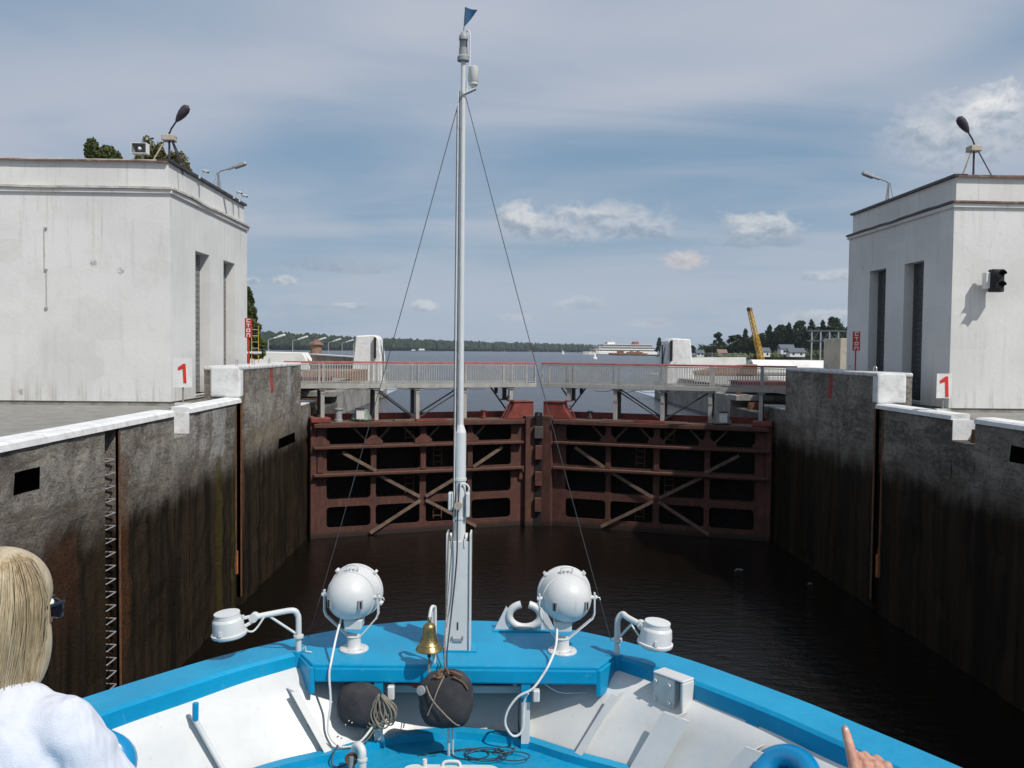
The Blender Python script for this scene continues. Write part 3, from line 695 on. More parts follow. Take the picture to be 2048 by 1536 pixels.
    # chamber-side steel facing behind the gate (recess for the leaf)
    MB().box((face-s*0.03, 42.0, -0.5), (face+s*0.6, 42.9, 5.9)).build('gate_recess', M['rust_brown'], root)
    # wall continues upstream past the gate
    for a, b, zt in ((42.9, 49.0, 5.75), (49.0, 58.0, 6.35), (58.0, 72.0, 6.3)):
        MB().box((face+s*0.02, a, 2.0), (face+s*5.5, b-0.005, zt)).build('upstream_block', M['dark_concrete'] if a < 49 else M['concrete'], root, bevel=0.04)
    return root
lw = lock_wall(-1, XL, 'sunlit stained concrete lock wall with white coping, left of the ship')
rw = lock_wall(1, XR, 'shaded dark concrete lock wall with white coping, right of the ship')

# ------------------------------------------------------------------ gate towers (white buildings)
def tower(side, x0, y0, y1, label, lit):
    """x0 = plane of the wall that faces the chamber"""
    s = side; xb = x0 + s*16
    root = empty('gate_tower', (x0, y0, 6.7), 0, label, 'building')
    T = 0.45; P = M['plaster']
    wins = ((32.35, 33.95), (35.7, 37.25)) if s < 0 else ((32.45, 34.0), (35.6, 37.15))
    zt, zb = 12.10, 7.0
    ZP, C1 = 6.86, 13.67
    # chamber-side wall in pieces around the two tall openings
    mb = MB(); ys = [y0] + [q for w in wins for q in w] + [y1]
    for i in range(0, len(ys), 2): mb.box((x0, ys[i], ZP), (x0+s*T, ys[i+1], C1))
    for a, b in wins: mb.box((x0, a, zt), (x0+s*T, b, C1)).box((x0, a, ZP), (x0+s*T, b, zb))
    mb.build('wall', P, root, weld=False)
    MB().box((x0+s*T, y0, ZP), (xb, y0+T, C1)).build('wall', P, root)
    MB().box((x0+s*T, y1-T, ZP), (xb, y1, C1)).build('wall', P, root)
    MB().box((xb-s*T, y0+T, ZP), (xb, y1-T, C1)).build('wall', P, root)
    MB().box((x0+s*0.04, y0+0.04, 6.4), (xb-s*0.04, y1-0.04, ZP)).build('plinth', M['plinth'], root)
    for a, b in wins:
        w = MB(); 
        w.box((x0+s*0.40, a, zb), (x0+s*0.44, b, zt))
        wo = w.build('window', M['dark_hole'], root)
        q = MB(); n = int((zt-zb)/0.19); cols = 5
        for j in range(n):
            for c in range(cols):
                ya = a+(b-a)*c/cols+0.008; yb = a+(b-a)*(c+1)/cols-0.008
                q.box((x0+s*0.36, ya, zb+(zt-zb)*j/n+0.008), (x0+s*0.401, yb, zb+(zt-zb)*(j+1)/n-0.008))
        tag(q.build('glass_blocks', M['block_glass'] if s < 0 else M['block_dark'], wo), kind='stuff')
        MB().box((x0-s*0.03, a-0.04, zb-0.07), (x0+s*0.36, b+0.04, zb)).build('sill', M['whitewash_worn'], wo, bevel=0.01)
    # cornice, parapet, roof edge
    c0 = 0.075
    MB().box((x0-s*c0, y0-c0, C1), (xb+s*c0, y1+c0, C1+0.15)).build('cornice', P, root, bevel=0.02)
    rng = random.Random(9 if s < 0 else 4)
    def strip(pa, pb, z0, hgt, out, mname, nm, wob):
        mb = MB(); k = 26; v = []
        d = (Vector(pb)-Vector(pa)); nrm = Vector(out)
        for i in range(k+1):
            p = Vector(pa)+d*i/k; j = wob*noise.noise(Vector((p.x*0.7+3*s, p.y*0.7, 5)))
            for a_, b_ in ((0, 0), (1, 0), (1, 1), (0, 1)): v.append((p.x+nrm.x*a_*0.06, p.y+nrm.y*a_*0.06, z0+b_*hgt+j))
        f = [(i*4+c, (i+1)*4+c, (i+1)*4+(c+1) % 4, i*4+(c+1) % 4) for i in range(k) for c in range(4)] + [(0, 1, 2, 3), (k*4+3, k*4+2, k*4+1, k*4)]
        return mb.add(v, f).build(nm, M[mname], root)
    fm = 'flashing_light' if s < 0 else 'flashing_rust'
    xo, yo = x0-s*c0, y0-c0
    strip((xo, yo, 0), (xb, yo, 0), C1+0.145, 0.07, (0, -1, 0), fm, 'flashing', 0.035)
    strip((xo, yo, 0), (xo, y1+c0, 0), C1+0.145, 0.07, (-s, 0, 0), 'flashing_dark' if s > 0 else 'flashing_light', 'flashing', 0.05)
    MB().box((xo-s*0.02, yo-0.02, C1+0.152), (xb, y1+c0, C1+0.18)).build('flashing', M['flashing_light' if s < 0 else 'flashing_rust'], root)
    px0, py0, px1, py1 = x0+s*0.10, y0+0.10, xb-s*0.1, y1-0.10
    MB().box((px0, py0, C1+0.18), (px0+s*0.25, py1, 14.72)).box((px0+s*0.25, py0, C1+0.18), (px1, py0+0.25, 14.72)).box((px0+s*0.25, py1-0.25, C1+0.18), (px1, py1, 14.72)).box((px1-s*0.25, py0+0.25, C1+0.18), (px1, py1-0.25, 14.72)).build('parapet', P, root)
    MB().box((px0+s*0.25, py0+0.25, C1+0.2), (px1-s*0.25, py1-0.25, C1+0.3)).build('roof', M['asphalt'], root)
    MB().box((px0-s*0.10, py0-0.06, 14.73), (px0+s*0.35, py1+0.08, 14.82)).build('roof_edge', M['flashing_dark'], root)
    MB().box((px0+s*0.35, py0-0.08, 14.73), (px1, py0+0.35, 14.79)).build('roof_edge', M['flashing_light' if s < 0 else 'flashing_rust'], root)
    strip((px0, py0-0.06, 0), (px1, py0-0.06, 0), 14.70, 0.05, (0, -1, 0), 'flashing_rust', 'flashing', 0.03)
    return root
tl = tower(-1, -10.6, 29.9, 39.1, 'white gate tower on the left quay with two tall narrow windows', True)
tr = tower(1, 15.6, 30.4, 39.4, 'white gate tower on the right quay with a signal light on its front', False)
# wires and small ironwork on the left tower's front
t = empty('wall_conduit', (-14.6, 29.86, 9.9), 0, 'thin vertical iron pipe fixed to the front of the left tower', 'pipe')
MB().tube([(-14.68, 29.87, 12.55), (-14.68, 29.87, 11.2), (-14.62, 29.87, 11.1), (-14.62, 29.87, 9.85)], 0.012, 6).build('pipe', M['flashing_light'], t)
for z in (12.5, 11.15, 9.9): MB().box((-14.69, 29.86, z-0.04), (-14.60, 29.897, z+0.03)).build('clip', M['lamp_grey'], t)

# ------------------------------------------------------------------ roof-top lamps, cameras, floodlight
def tripod_lamp(x, y, zb, label, sx, h=1.0):
    root = empty('tripod_lamp', (x, y, zb), 0, label, 'lamp', 'lamps on tripods at the tower corners')
    zt = zb+h
    for i, (dx, dy) in enumerate(((-0.58, -0.35), (0.62, -0.2), (-0.22, 0.5), (0.30, 0.5))):
        MB().bar((x+dx, y+dy, zb), (x+dx*0.22, y+dy*0.22, zt), 0.035, 0.035).build('leg', M['lamp_beige' if i % 2 == 0 else 'lamp_dark'], root)
    MB().cyl((x, y, zb), (x, y, zt+0.3), 0.035, 0.035, 10).build('post', M['lamp_dark'], root)
    MB().box((x-0.2, y-0.2, zt), (x+0.2, y+0.2, zt+0.2)).build('platform', M['lamp_beige'], root, bevel=0.02)
    a = Vector((x, y, zt+0.25)); b = a+Vector((sx*0.30, -0.12, 0.42))
    MB().tube([a, a+Vector((sx*0.08, -0.04, 0.16)), b], 0.028, 8).build('arm', M['lamp_dark'], root)
    d = Vector((sx*0.62, -0.2, 0.68)).normalized()
    hd = MB().lathe([(0.03, -0.05), (0.06, 0.0), (0.11, 0.12), (0.15, 0.30), (0.155, 0.46), (0.12, 0.58), (0.02, 0.64)], b, d, 18).build('lamp_head', M['lamp_dark'], root, smooth=True)
    return root
tripod_lamp(-10.95, 30.8, 14.58, 'dark round-headed lamp on a tripod at the left tower corner', 1)
tripod_lamp(16.75, 31.4, 14.78, 'dark round-headed lamp on a tripod at the right tower corner', -1)

def street_lamp(x, y, zb, h, sx, label, group, mm='lamp_grey', scale=1.0, legs=True, aim=-0.05):
    root = empty('cobra_lamp', (x, y, zb), 0, label, 'lamp', group)
    z = zb+h
    if legs:
        for dx, dy in ((-0.16, -0.1), (0.16, -0.1), (0, 0.2)):
            MB().bar((x+dx, y+dy, zb), (x+dx*0.2, y+dy*0.2, z), 0.025, 0.025).build('leg', M[mm], root)
    MB().cyl((x, y, zb), (x, y, z), 0.035*scale, 0.03*scale, 8).build('post', M[mm], root)
    e = Vector((x+sx*0.38*scale, y+aim, z+0.13*scale))
    MB().tube([(x, y, z-0.02), (x+sx*0.12*scale, y, z+0.07*scale), e], 0.026*scale, 8).build('arm', M[mm], root)
    d = Vector((sx, aim*2, 0.32)).normalized()
    hd = MB(); x_, y_, _ = frame_from(d)
    p = e
    hd.bar(p, p+d*0.28*scale, 0.13*scale, 0.09*scale).bar(p+d*0.282*scale, p+d*0.78*scale, 0.20*scale, 0.13*scale)
    hd.build('lamp_head', M['galvanised' if legs else 'sign_white'], root, bevel=0.02*scale)
    MB().bar(p+d*0.32*scale-Vector((0, 0, 0.075*scale)), p+d*0.74*scale-Vector((0, 0, 0.075*scale)), 0.15*scale, 0.04*scale).build('lens', M['steel_grey'], root, bevel=0.01)
    return root
street_lamp(-10.75, 35.5, 14.78, 0.68, 1, 'grey street lamp head on thin legs over the left tower edge', None, scale=1.0)
street_lamp(15.75, 35.9, 14.78, 0.74, -1, 'grey street lamp head on thin legs over the right tower edge', None, scale=1.0)

def cctv(x, y, z, label):
    root = empty('security_camera', (x, y, z), 0, label, 'camera', 'small cameras on the left tower roof edge')
    MB().tube([(x-0.12, y, z-0.02), (x-0.02, y, z+0.1), (x+0.12, y-0.05, z+0.16)], 0.015, 6).build('bracket', M['ship_white'], root)
    MB().box((x-0.16, y-0.05, z-0.08), (x-0.06, y+0.05, z+0.0)).build('mount', M['ship_white'], root, bevel=0.01)
    MB().bar((x+0.02, y+0.06, z+0.22), (x+0.26, y-0.16, z+0.12), 0.10, 0.09).build('housing', M['ship_white'], root, bevel=0.015)
    MB().cyl((x+0.25, y-0.155, z+0.125), (x+0.285, y-0.19, z+0.11), 0.033, n=10).build('lens', M['rubber_black'], root)
cctv(-10.5, 32.8, 14.80, 'small white camera nearer the tripod lamp on the left tower')
cctv(-10.5, 37.1, 14.80, 'small white camera at the far end of the left tower edge')
cctv(-10.5, 37.9, 14.80, 'second small white camera on the outermost end of the left tower edge')
# floodlight box
root = empty('floodlight', (-12.28, 31.0, 14.3), 0, 'white boxy floodlight on a short pole behind the left parapet', 'floodlight')
FX, FY, FZ = -12.0, 31.0, 15.36
MB().cyl((FX+0.08, FY, 14.3), (FX+0.08, FY, FZ-0.2), 0.035, n=8).build('pole', M['lamp_beige'], root)
v = []
for sc_, yy in ((1.0, FY-0.14), (0.55, FY+0.10)):
    for sx, sz in ((-1, -1), (1, -1), (1, 1), (-1, 1)): v.append((FX+sx*0.235*sc_, yy, FZ+sz*0.155*sc_))
MB().add(v, [(0, 1, 5, 4), (1, 2, 6, 5), (2, 3, 7, 6), (3, 0, 4, 7), (4, 5, 6, 7)]).build('reflector', M['steel_grey'], root)
h = MB()
for a, c_ in (((-0.26, -0.14, -0.18), (-0.24, 0.14, 0.18)), ((0.24, -0.14, -0.18), (0.26, 0.14, 0.18)), ((-0.24, -0.14, -0.18), (0.24, 0.14, -0.16)), ((-0.24, -0.14, 0.16), (0.24, 0.14, 0.18)), ((-0.24, 0.12, -0.16), (0.24, 0.14, 0.16))):
    h.box((FX+a[0], FY+a[1], FZ+a[2]), (FX+c_[0], FY+c_[1], FZ+c_[2]))
h.build('housing', M['sign_white'], root)
MB().ell((FX, FY-0.04, FZ), 0.065, 12, 8).build('bulb', M['sign_white'], root, smooth=True)

# ------------------------------------------------------------------ signs
DIGIT = [(0.10, 0.0), (0.26, 0.0), (0.26, 1.0), (0.14, 1.0), (-0.16, 0.80), (-0.16, 0.66), (0.10, 0.74)]
def number_sign(x, y, zc, w, h, digit_h, label):
    root = empty('number_sign', (x, y, ZQ), 0, label, 'sign', 'white boards with a red 1')
    MB().box((x-w/2, y, zc-h/2), (x+w/2, y+0.03, zc+h/2)).build('board', M['sign_white'], root)
    k = digit_h; z0 = zc-k/2-0.02; x0 = x-0.03
    pts = [(x0+px*k*0.95+(pz-0.5)*-0.05*k, z0+pz*k) for px, pz in DIGIT]
    MB().prism(pts, 'y', y-0.014, y-0.003).build('numeral_1', M['digit_red'], root)
    MB().bar((x, y+0.05, ZQ-0.05), (x, y+0.05, zc+h/2), 0.04, 0.04).build('post', M['steel_grey'], root)
    MB().box((x-0.22, y-0.03, ZQ-0.02), (x+0.22, y+0.12, ZQ+0.05)).build('foot', M['whitewash_worn'], root)
number_sign(-9.0, 26.3, 7.93, 0.56, 0.86, 0.56, 'red number 1 on a light board on the left quay')
number_sign(13.6, 26.8, 7.74, 0.46, 0.74, 0.62, 'red number 1 on a white board on the right quay')

# Cyrillic СТОП written downwards
def stroke_letter(ch, cx, cz, w, h, t):
    """list of rectangles (x0,z0,x1,z1)"""
    l, r, b, u = cx-w/2, cx+w/2, cz-h/2, cz+h/2
    if ch == 'С': return [(l, b, l+t, u), (l+t, u-t, r, u), (l+t, b, r, b+t)]
    if ch == 'Т': return [(l, u-t, r, u), (cx-t/2, b, cx+t/2, u-t)]
    if ch == 'О': return [(l, b, l+t, u), (r-t, b, r, u), (l+t, u-t, r-t, u), (l+t, b, r-t, b+t)]
    return [(l, b, l+t, u), (r-t, b, r, u), (l+t, u-t, r-t, u)]
def stop_sign(x, y, z0, z1, w, label):
    root = empty('stop_board', (x, y, ZQ), 0, label, 'sign', 'red boards reading СТОП downwards')
    MB().box((x-w/2, y, z0), (x+w/2, y+0.03, z1)).build('board', M['sign_red'], root)
    n = 4; hh = (z1-z0)/n
    for i, ch in enumerate('СТОП'):
        mb = MB()
        for a, b, c, d in stroke_letter(ch, x, z1-hh*(i+0.5), w*0.52, hh*0.70, 0.028): mb.box((a, y-0.010, b), (c, y-0.003, d))
        mb.build('letter', M['sign_white'], root)
    MB().bar((x, y+0.06, ZQ-0.1), (x, y+0.06, z1), 0.045, 0.045).build('post', M['sign_red'], root)
stop_sign(-9.28, 34.4, 9.05, 9.79, 0.27, 'red board with white letters СТОП beside the left tower corner')
stop_sign(13.75, 33.8, 8.80, 9.52, 0.28, 'red board with white letters СТОП in front of the right tower side')

# traffic signal on the right tower
TX, TY = 16.86, 30.4
root = empty('traffic_light', (TX, TY, 11.1), 0, 'black two-lamp traffic light on a white bracket on the right tower front', 'traffic light')
MB().box((TX-0.20, TY-0.58, 10.80), (TX+0.22, TY-0.28, 11.56)).build('housing', M['rubber_black'], root, bevel=0.03)
MB().box((TX-0.35, TY-0.46, 10.92), (TX-0.205, TY-0.2, 11.46)).build('side_shield', M['sign_white'], root, bevel=0.01)
MB().box((TX-0.10, TY-0.28, 11.05), (TX+0.08, TY-0.002, 11.28)).build('bracket', M['steel_grey'], root)
for z in (11.37, 11.0):
    h = MB(); v = []; n = 14
    for i in range(n+1):
        a = R(-20)+R(220)*i/n
        v += [(TX+math.cos(a)*0.155, TY-0.58, z+math.sin(a)*0.155), (TX+math.cos(a)*0.15, TY-(0.84 if math.sin(a) > 0 else 0.66), z+math.sin(a)*0.15)]
    h.add(v, [(2*i, 2*i+1, 2*i+3, 2*i+2) for i in range(n)]).build('hood', M['rubber_black'], root, smooth=True)
    MB().cyl((TX, TY-0.575, z), (TX, TY-0.605, z), 0.125, 0.11, 18).build('lens', M['signal_lens'], root, smooth=True)

# ------------------------------------------------------------------ mitre gates
GA = R(20.2); GX0, GY0, GL = -8.25, 40.9, 11.24
def leaf_T(mir):
    """local (u along leaf, v towards the ship, z) -> world"""
    Tm = Matrix.Translation((GX0, GY0, 0)) @ Matrix(((math.cos(GA), math.sin(GA), 0, 0), (math.sin(GA), -math.cos(GA), 0, 0), (0, 0, 1, 0), (0, 0, 0, 1)))
    if mir: Tm = Matrix.Translation((2*XC, 0, 0)) @ Matrix.Diagonal((-1, 1, 1, 1)) @ Tm
    return Tm
def rounded(u0, z0, u1, z1, r, n=4):
    pts = []
    for cx, cz, a0 in ((u1-r, z1-r, 0), (u0+r, z1-r, 90), (u0+r, z0+r, 180), (u1-r, z0+r, 270)):
        for i in range(n+1):
            a = R(a0+90*i/n); pts.append((cx+r*math.cos(a), cz+r*math.sin(a)))
    return pts
CU = [(0.75, 2.79), (3.03, 5.15), (5.45, 7.53), (7.76, 9.79)]
CZ = [(0.45, 1.40), (1.75, 2.75), (3.05, 4.05), (4.28, 5.02)]
def gate_leaf(mir, label):
    T = leaf_T(mir)
    org = T @ Vector((0, 0, 0))
    root = empty('gate_leaf', org, 0, label, 'lock gate', 'mitre gate leaves closing the lock')
    G = M['gate_red']
    def mb(): return MB(T)
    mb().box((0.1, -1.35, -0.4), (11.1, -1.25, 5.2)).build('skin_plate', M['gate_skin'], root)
    # front web plate with a rounded opening in every bay
    ub = [0.25, 2.91, 5.30, 7.645, 10.45]; zb = [-0.4, 1.575, 2.90, 4.165, 5.22]
    for c in range(4):
        for r in range(4):
            o = [(ub[c], zb[r]), (ub[c+1], zb[r]), (ub[c+1], zb[r+1]), (ub[c], zb[r+1])]
            inn = rounded(CU[c][0], CZ[r][0], CU[c][1], CZ[r][1], 0.17 if r < 2 else 0.12)
            v = []; f = []
            # outer ring resampled radially to the inner ring
            cx, cz = (CU[c][0]+CU[c][1])/2, (CZ[r][0]+CZ[r][1])/2
            outr = []
            for p in inn:
                dx, dz = p[0]-cx, p[1]-cz
                k = 0
                # corner points map to corners
                tx = ub[c+1] if dx > 0 else ub[c]; tz = zb[r+1] if dz > 0 else zb[r]
                hx, hz = (CU[c][1]-CU[c][0])/2, (CZ[r][1]-CZ[r][0])/2
                ax, az_ = abs(dx)/hx, abs(dz)/hz
                ox = tx if ax > 0.999 else (p[0] if az_ > 0.999 else tx)
                oz = tz if az_ > 0.999 else (p[1] if ax > 0.999 else tz)
                outr.append((ox, oz))
            n = len(inn)
            for depth in (0.0, -0.05):
                v += [(p[0], depth, p[1]) for p in inn] + [(p[0], depth, p[1]) for p in outr]
            for i in range(n):
                j = (i+1) % n
                f += [(i, j, n+j, n+i), (2*n+i, 2*n+j, 3*n+j, 3*n+i), (i, j, 2*n+j, 2*n+i)]
            # fill outer corners
            mb().add(v, f).build('web_plate', G, root, weld=True)
    # horizontal girders
    for z, d, t in ((5.17, 0.42, 0.17), (4.16, 0.36, 0.11), (2.90, 0.36, 0.11)):
        mb().box((0.12, -1.24, z-t/2-0.03), (10.3, 0.002+0.003, z-t/2)).box((0.12, 0.006, z-t/2), (10.35, d, z+t/2)).build('girder', G, root, bevel=0.01)
    for z in (1.575, 0.0):
        mb().box((0.3, -1.24, z-0.06), (10.4, -0.055, z+0.06)).build('girder', G, root)
    # vertical stiffeners
    for u in (0.45, 2.91, 5.30, 7.645):
        for z0, z1 in ((3.0, 4.08), (4.24, 5.05)):
            mb().box((u-0.13, 0.006, z0), (u+0.13, 0.07, z1)).build('stiffener', G, root, bevel=0.008)
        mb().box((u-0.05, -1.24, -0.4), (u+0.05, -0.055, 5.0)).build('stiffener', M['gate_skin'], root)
        mb().prism([(u-0.13, 4.75), (u+0.13, 4.75), (u+0.16, 4.62), (u+0.42, 4.42), (u+0.42, 4.24), (u-0.42, 4.24), (u-0.42, 4.42), (u-0.16, 4.62)], 'y', 0.071, 0.095).build('gusset', G, root)
    # heel and mitre posts
    mb().box((0.0, -1.3, -0.4), (0.249, 0.10, 5.55)).build('heel_post', G, root, bevel=0.02)
    mb().box((10.452, -1.2, -0.4), (10.98, 0.30, 5.45)).build('mitre_post', G, root, bevel=0.02)
    mb().box((10.982, -1.5, -0.4), (11.17, -0.6, 5.2)).build('mitre_seal', M['gate_skin'], root)
    mb().box((10.2, 0.006, 2.3), (10.44, 0.12, 2.85)).prism([(10.25, 2.9), (10.43, 3.0), (10.43, 2.6)], 'y', 0.12, 0.2).build('stop_bracket', G, root)
    # X bracing, flat bars lying over the web
    def brace(a, b, w=0.15):
        p = Vector((a[0], 0.0, a[1])); q = Vector((b[0], 0.0, b[1])); d = (q-p).normalized(); nrm = Vector((-d.z, 0, d.x))*w/2
        pts = [p+nrm, q+nrm, q-nrm, p-nrm]
        mb().prism([(k.x, k.z) for k in pts], 'y', 0.10, 0.155).build('brace', M['gate_timber'], root)
    X = (5.28, 1.62)
    brace((1.45, 3.92), (3.0, 3.02)); brace((3.15, 2.80), (5.12, 1.70)); brace((5.42, 1.52), (7.95, 0.12))
    brace((9.3, 3.95), (7.8, 3.02)); brace((7.45, 2.80), (5.42, 1.70)); brace((5.15, 1.52), (2.75, 0.12))
    for u, sg in ((5.55, 1), (5.05, -1), (7.9, 1), (7.4, -1), (3.15, 1), (2.66, -1)):
        a = Vector((u+sg*0.05, 0, 4.42)); b = Vector((u+sg*0.62, 0, 5.0)); d = (b-a).normalized(); nn = Vector((-d.z, 0, d.x))*0.045
        mb().prism([((a+nn).x, (a+nn).z), ((b+nn).x, (b+nn).z), ((b-nn).x, (b-nn).z), ((a-nn).x, (a-nn).z)], 'y', -0.30, -0.25).build('strut', M['gate_timber'], root)
    # ladders inside the bays
    for u, za, zb_ in ((6.15, 3.1, 4.0), (4.75, 1.8, 2.7), (6.15, 0.5, 1.5), (4.75, 4.3, 5.0)):
        la = mb().box((u-0.22, -0.42, za), (u-0.19, -0.39, zb_)).box((u+0.19, -0.42, za), (u+0.22, -0.39, zb_)).build('ladder', M['rust_brown'], root)
        for k in range(3): mb().box((u-0.19, -0.415, za+0.15+k*0.3), (u+0.19, -0.395, za+0.175+k*0.3)).build('rung', M['gate_timber'], la)
    # top walkway: deck, planks, kerb angle, rivets of small clutter
    mb().box((0.3, -1.45, 5.262), (10.9, 0.30, 5.30)).build('top_plate', G, root)
    mb().box((3.9, -0.25, 5.302), (8.0, 0.05, 5.36)).build('plank', M['gate_timber'], root)
    mb().box((4.9, 0.08, 5.302), (6.4, 0.26, 5.40)).build('plank', M['rust_red'], root)
    mb().box((0.35, -1.45, 5.302), (10.8, -1.37, 5.60)).build('kerb', M['rust_red'], root)
    mb().box((0.0, -0.6, 5.30), (0.9, 0.25, 5.52)).build('hinge_block', M['rust_red'], root, bevel=0.03)
    # mitre head
    mb().prism([(9.55, 5.31), (11.0, 5.31), (11.0, 6.12), (10.0, 6.12), (9.85, 5.75)], 'y', -0.75, -0.05).build('head_block', M['rust_red'], root, bevel=0.02)
    mb().box((9.9, -0.75, 6.122), (11.0, 0.0, 6.16)).build('head_cap', M['rust_red'], root)
    for u in (9.35, 9.5): mb().bar((u, -0.2, 5.32), (u+0.35, -0.2, 6.0), 0.05, 0.05).build('head_strut', M['rust_red'], root)
    return root
gl = gate_leaf(False, 'left leaf of the rust red steel lock gate')
gr = gate_leaf(True, 'right leaf of the rust red steel lock gate, partly in shadow')
# fender block between the mitre posts
root = empty('mitre_fender', (XC, 44.1, 0), 0, 'dark fender with yellow blocks hanging where the gate leaves meet', 'fender')
MB().box((XC-0.18, 44.35, -0.3), (XC+0.18, 44.75, 5.6)).build('backing', M['gate_skin'], root)
MB().box((XC-0.22, 44.1, 4.35), (XC+0.22, 44.34, 4.95)).build('pad', M['bridge_dark'], root, bevel=0.02)
for z0 in (3.3, 2.0, 0.7): MB().box((XC-0.17, 44.15, z0), (XC+0.17, 44.34, z0+0.7)).build('pad', M['gate_red'], root, bevel=0.02)
MB().cyl((XC-0.05, 44.1, 5.48), (XC-0.05, 44.1, 5.66), 0.13, 0.10, 12).build('buffer', M['rubber_black'], root, smooth=True)

# bollards and vents on top of the gate
def on_gate(mir, u, v, z): return leaf_T(mir) @ Vector((u, v, z))
def gate_bollard(mir, u, v, label, mm='galvanised', r=0.16, h=0.62):
    p = on_gate(mir, u, v, 5.30); root = empty('gate_bollard', p, 0, label, 'bollard')
    MB().lathe([(r*1.2, 0), (r*1.2, 0.10), (r, 0.12), (r, h-0.1), (r*1.35, h-0.06), (r*1.35, h), (0.02, h)], p, (0, 0, 1), 18).build('body', M[mm], root, smooth=True)
gate_bollard(False, 1.35, -0.35, 'light grey round post with a wide cap on the left gate leaf')
gate_bollard(False, 8.55, -0.6, 'small rust red winch post near the middle of the left leaf', 'rust_red', 0.10, 0.42)
gate_bollard(True, 8.75, -0.6, 'small dark winch post near the middle of the right leaf', 'bridge_dark', 0.10, 0.42)
def vent_box(mir, u, v, mm, label, k=1.0):
    p = on_gate(mir, u, v, 5.36); root = empty('vent_housing', p, 0, label, 'machine housing')
    x, y, z = p
    MB().lathe([(0.50*k, 0), (0.50*k, 0.05), (0.28*k, 0.48*k), (0.02, 0.49*k)], p, (0, 0, 1), 8).build('cone', M[mm], root)
    MB().box((x-0.17, y-0.50, z+0.05), (x+0.17, y-0.30, z+0.52)).build('cabinet', M['sign_white'], root, bevel=0.01)
    MB().box((x-0.21, y-0.54, z+0.52), (x+0.21, y-0.26, z+0.58)).build('lid', M['bridge_dark'], root)
vent_box(False, 2.45, -0.5, 'green_grey', 'grey green conical housing with a white cabinet on the left leaf')
vent_box(True, 2.35, -0.4, 'steel_grey', 'grey conical housing on the right leaf under the footbridge')

# ------------------------------------------------------------------ footbridges on the leaves
def footbridge(mir, label, other_label=None):
    T = leaf_T(mir); org = T @ Vector((0, -0.1, 5.3))
    root = empty('footbridge', org, 0, label, 'footbridge', 'footbridge halves carried by the gate leaves')
    def mb(): return MB(T)
    v0, v1 = -0.15, -1.25; u0, u1 = -1.0, 11.16; zd = 7.02; zr = 8.05
    mb().box((u0, v1, zd-0.06), (u1, v0, zd)).build('deck', M['bridge_dark'], root)
    mb().box((u0, v0-0.001, zd-0.17), (u1, v0+0.07, zd+0.03)).build('edge_beam', M['rail_grey'], root, bevel=0.008)
    mb().box((u0, v1-0.07, zd-0.17), (u1, v1+0.001, zd+0.03)).build('edge_beam', M['rail_grey'], root, bevel=0.008)
    posts = [-0.95, 0.59, 3.10, 5.08, 7.45, 9.85, 11.1] if not mir else [-0.95, 0.55, 2.85, 5.10, 7.40, 9.75, 11.1]
    legs = posts[1:6]
    fp = None; k = 0; pitch = 0.118
    for side, v in ((0, v0+0.02), (1, v1-0.02)):
        mb().box((u0, v-0.035, zr-0.05), (u1, v+0.035, zr+0.03)).build('handrail', M['rail_red'], root, bevel=0.006)
        mb().box((u0, v-0.015, zd+0.10), (u1, v+0.015, zd+0.13)).build('lower_rail', M['rail_grey'], root)
        mb().box((u0, v-0.015, zr-0.12), (u1, v+0.015, zr-0.095)).build('mid_rail', M['rail_grey'], root)
        for p in posts:
            mb().box((p-0.045, v-0.045, zd-0.02), (p+0.045, v+0.045, zr-0.052)).build('rail_post', M['rail_grey'], root)
        n = int((u1-u0)/pitch); first = None
        for i in range(1, n):
            u = u0+(u1-u0)*i/n
            if min(abs(u-p) for p in posts) < 0.06: continue
            if first is None:
                first = mb().box((u-0.013, v-0.010, zd+0.131), (u+0.013, v+0.010, zr-0.121)).build('baluster', M['rail_grey'], root); fu = u
                d0 = T @ Vector((u, v, 0))
            else:
                d = (T @ Vector((u, v, 0))) - d0
                share(first, root, (d.x, d.y, d.z))
    for p in legs:
        zl = 5.30 if p < 9.6 else 6.17
        for v, mm in ((v0-0.12, 'rail_grey'), (v1+0.10, 'bridge_dark')):
            L = mb().box((p-0.085, v-0.085, zl), (p+0.085, v+0.085, zd-0.17)).build('leg', M[mm], root)
            mb().box((p-0.16, v-0.14, zd-0.25), (p+0.16, v+0.14, zd-0.172)).build('leg_cap', M['rail_grey'], L)
            mb().box((p-0.16, v-0.14, zl), (p+0.16, v+0.14, zl+0.06)).build('foot_plate', M['rust_red'], L)
    for a, b in ((legs[1], legs[2]), (legs[3], legs[2])):
        for v, mm in ((v0-0.12, 'bridge_dark' if a < b or mir else 'bridge_dark'), (v1+0.10, 'bridge_dark')):
            mb().bar((a+(0.1 if b > a else -0.1), v, zd-0.25), (b-(0.1 if b > a else -0.1), v, 5.45), 0.06, 0.06).build('diagonal', M[mm], root)
    # splayed struts and hanging lamps at the mitre end
    for du in (-0.75, 0.55): mb().bar((9.85+du, v1+0.1, zd-0.18), (9.95, v1+0.1, 5.7 if du < 0 else 6.2), 0.09, 0.06).build('strut', M['bridge_dark'], root)
    for u in (9.2,): mb().cyl((u, -0.6, zd-0.1), (u, -0.6, zd-0.48), 0.10, 0.085, 10).build('hanging_lamp', M['bridge_dark'], root)
    # cable loops under the deck
    pts = []
    us = [0.6, 1.9, 3.1, 4.2, 5.1, 6.3, 7.4, 8.6]
    for a, b in zip(us[:-1], us[1:]): pts += sag((a, 0.0, zd-0.17), (b, 0.0, zd-0.17), 0.14 if mir else 0.07, 6)[:-1]
    mb().tube(pts, 0.014, 5).build('cable', M['cable_dark'], root)
    return root
footbridge(False, 'left half of the grey footbridge with a red handrail over the gates')
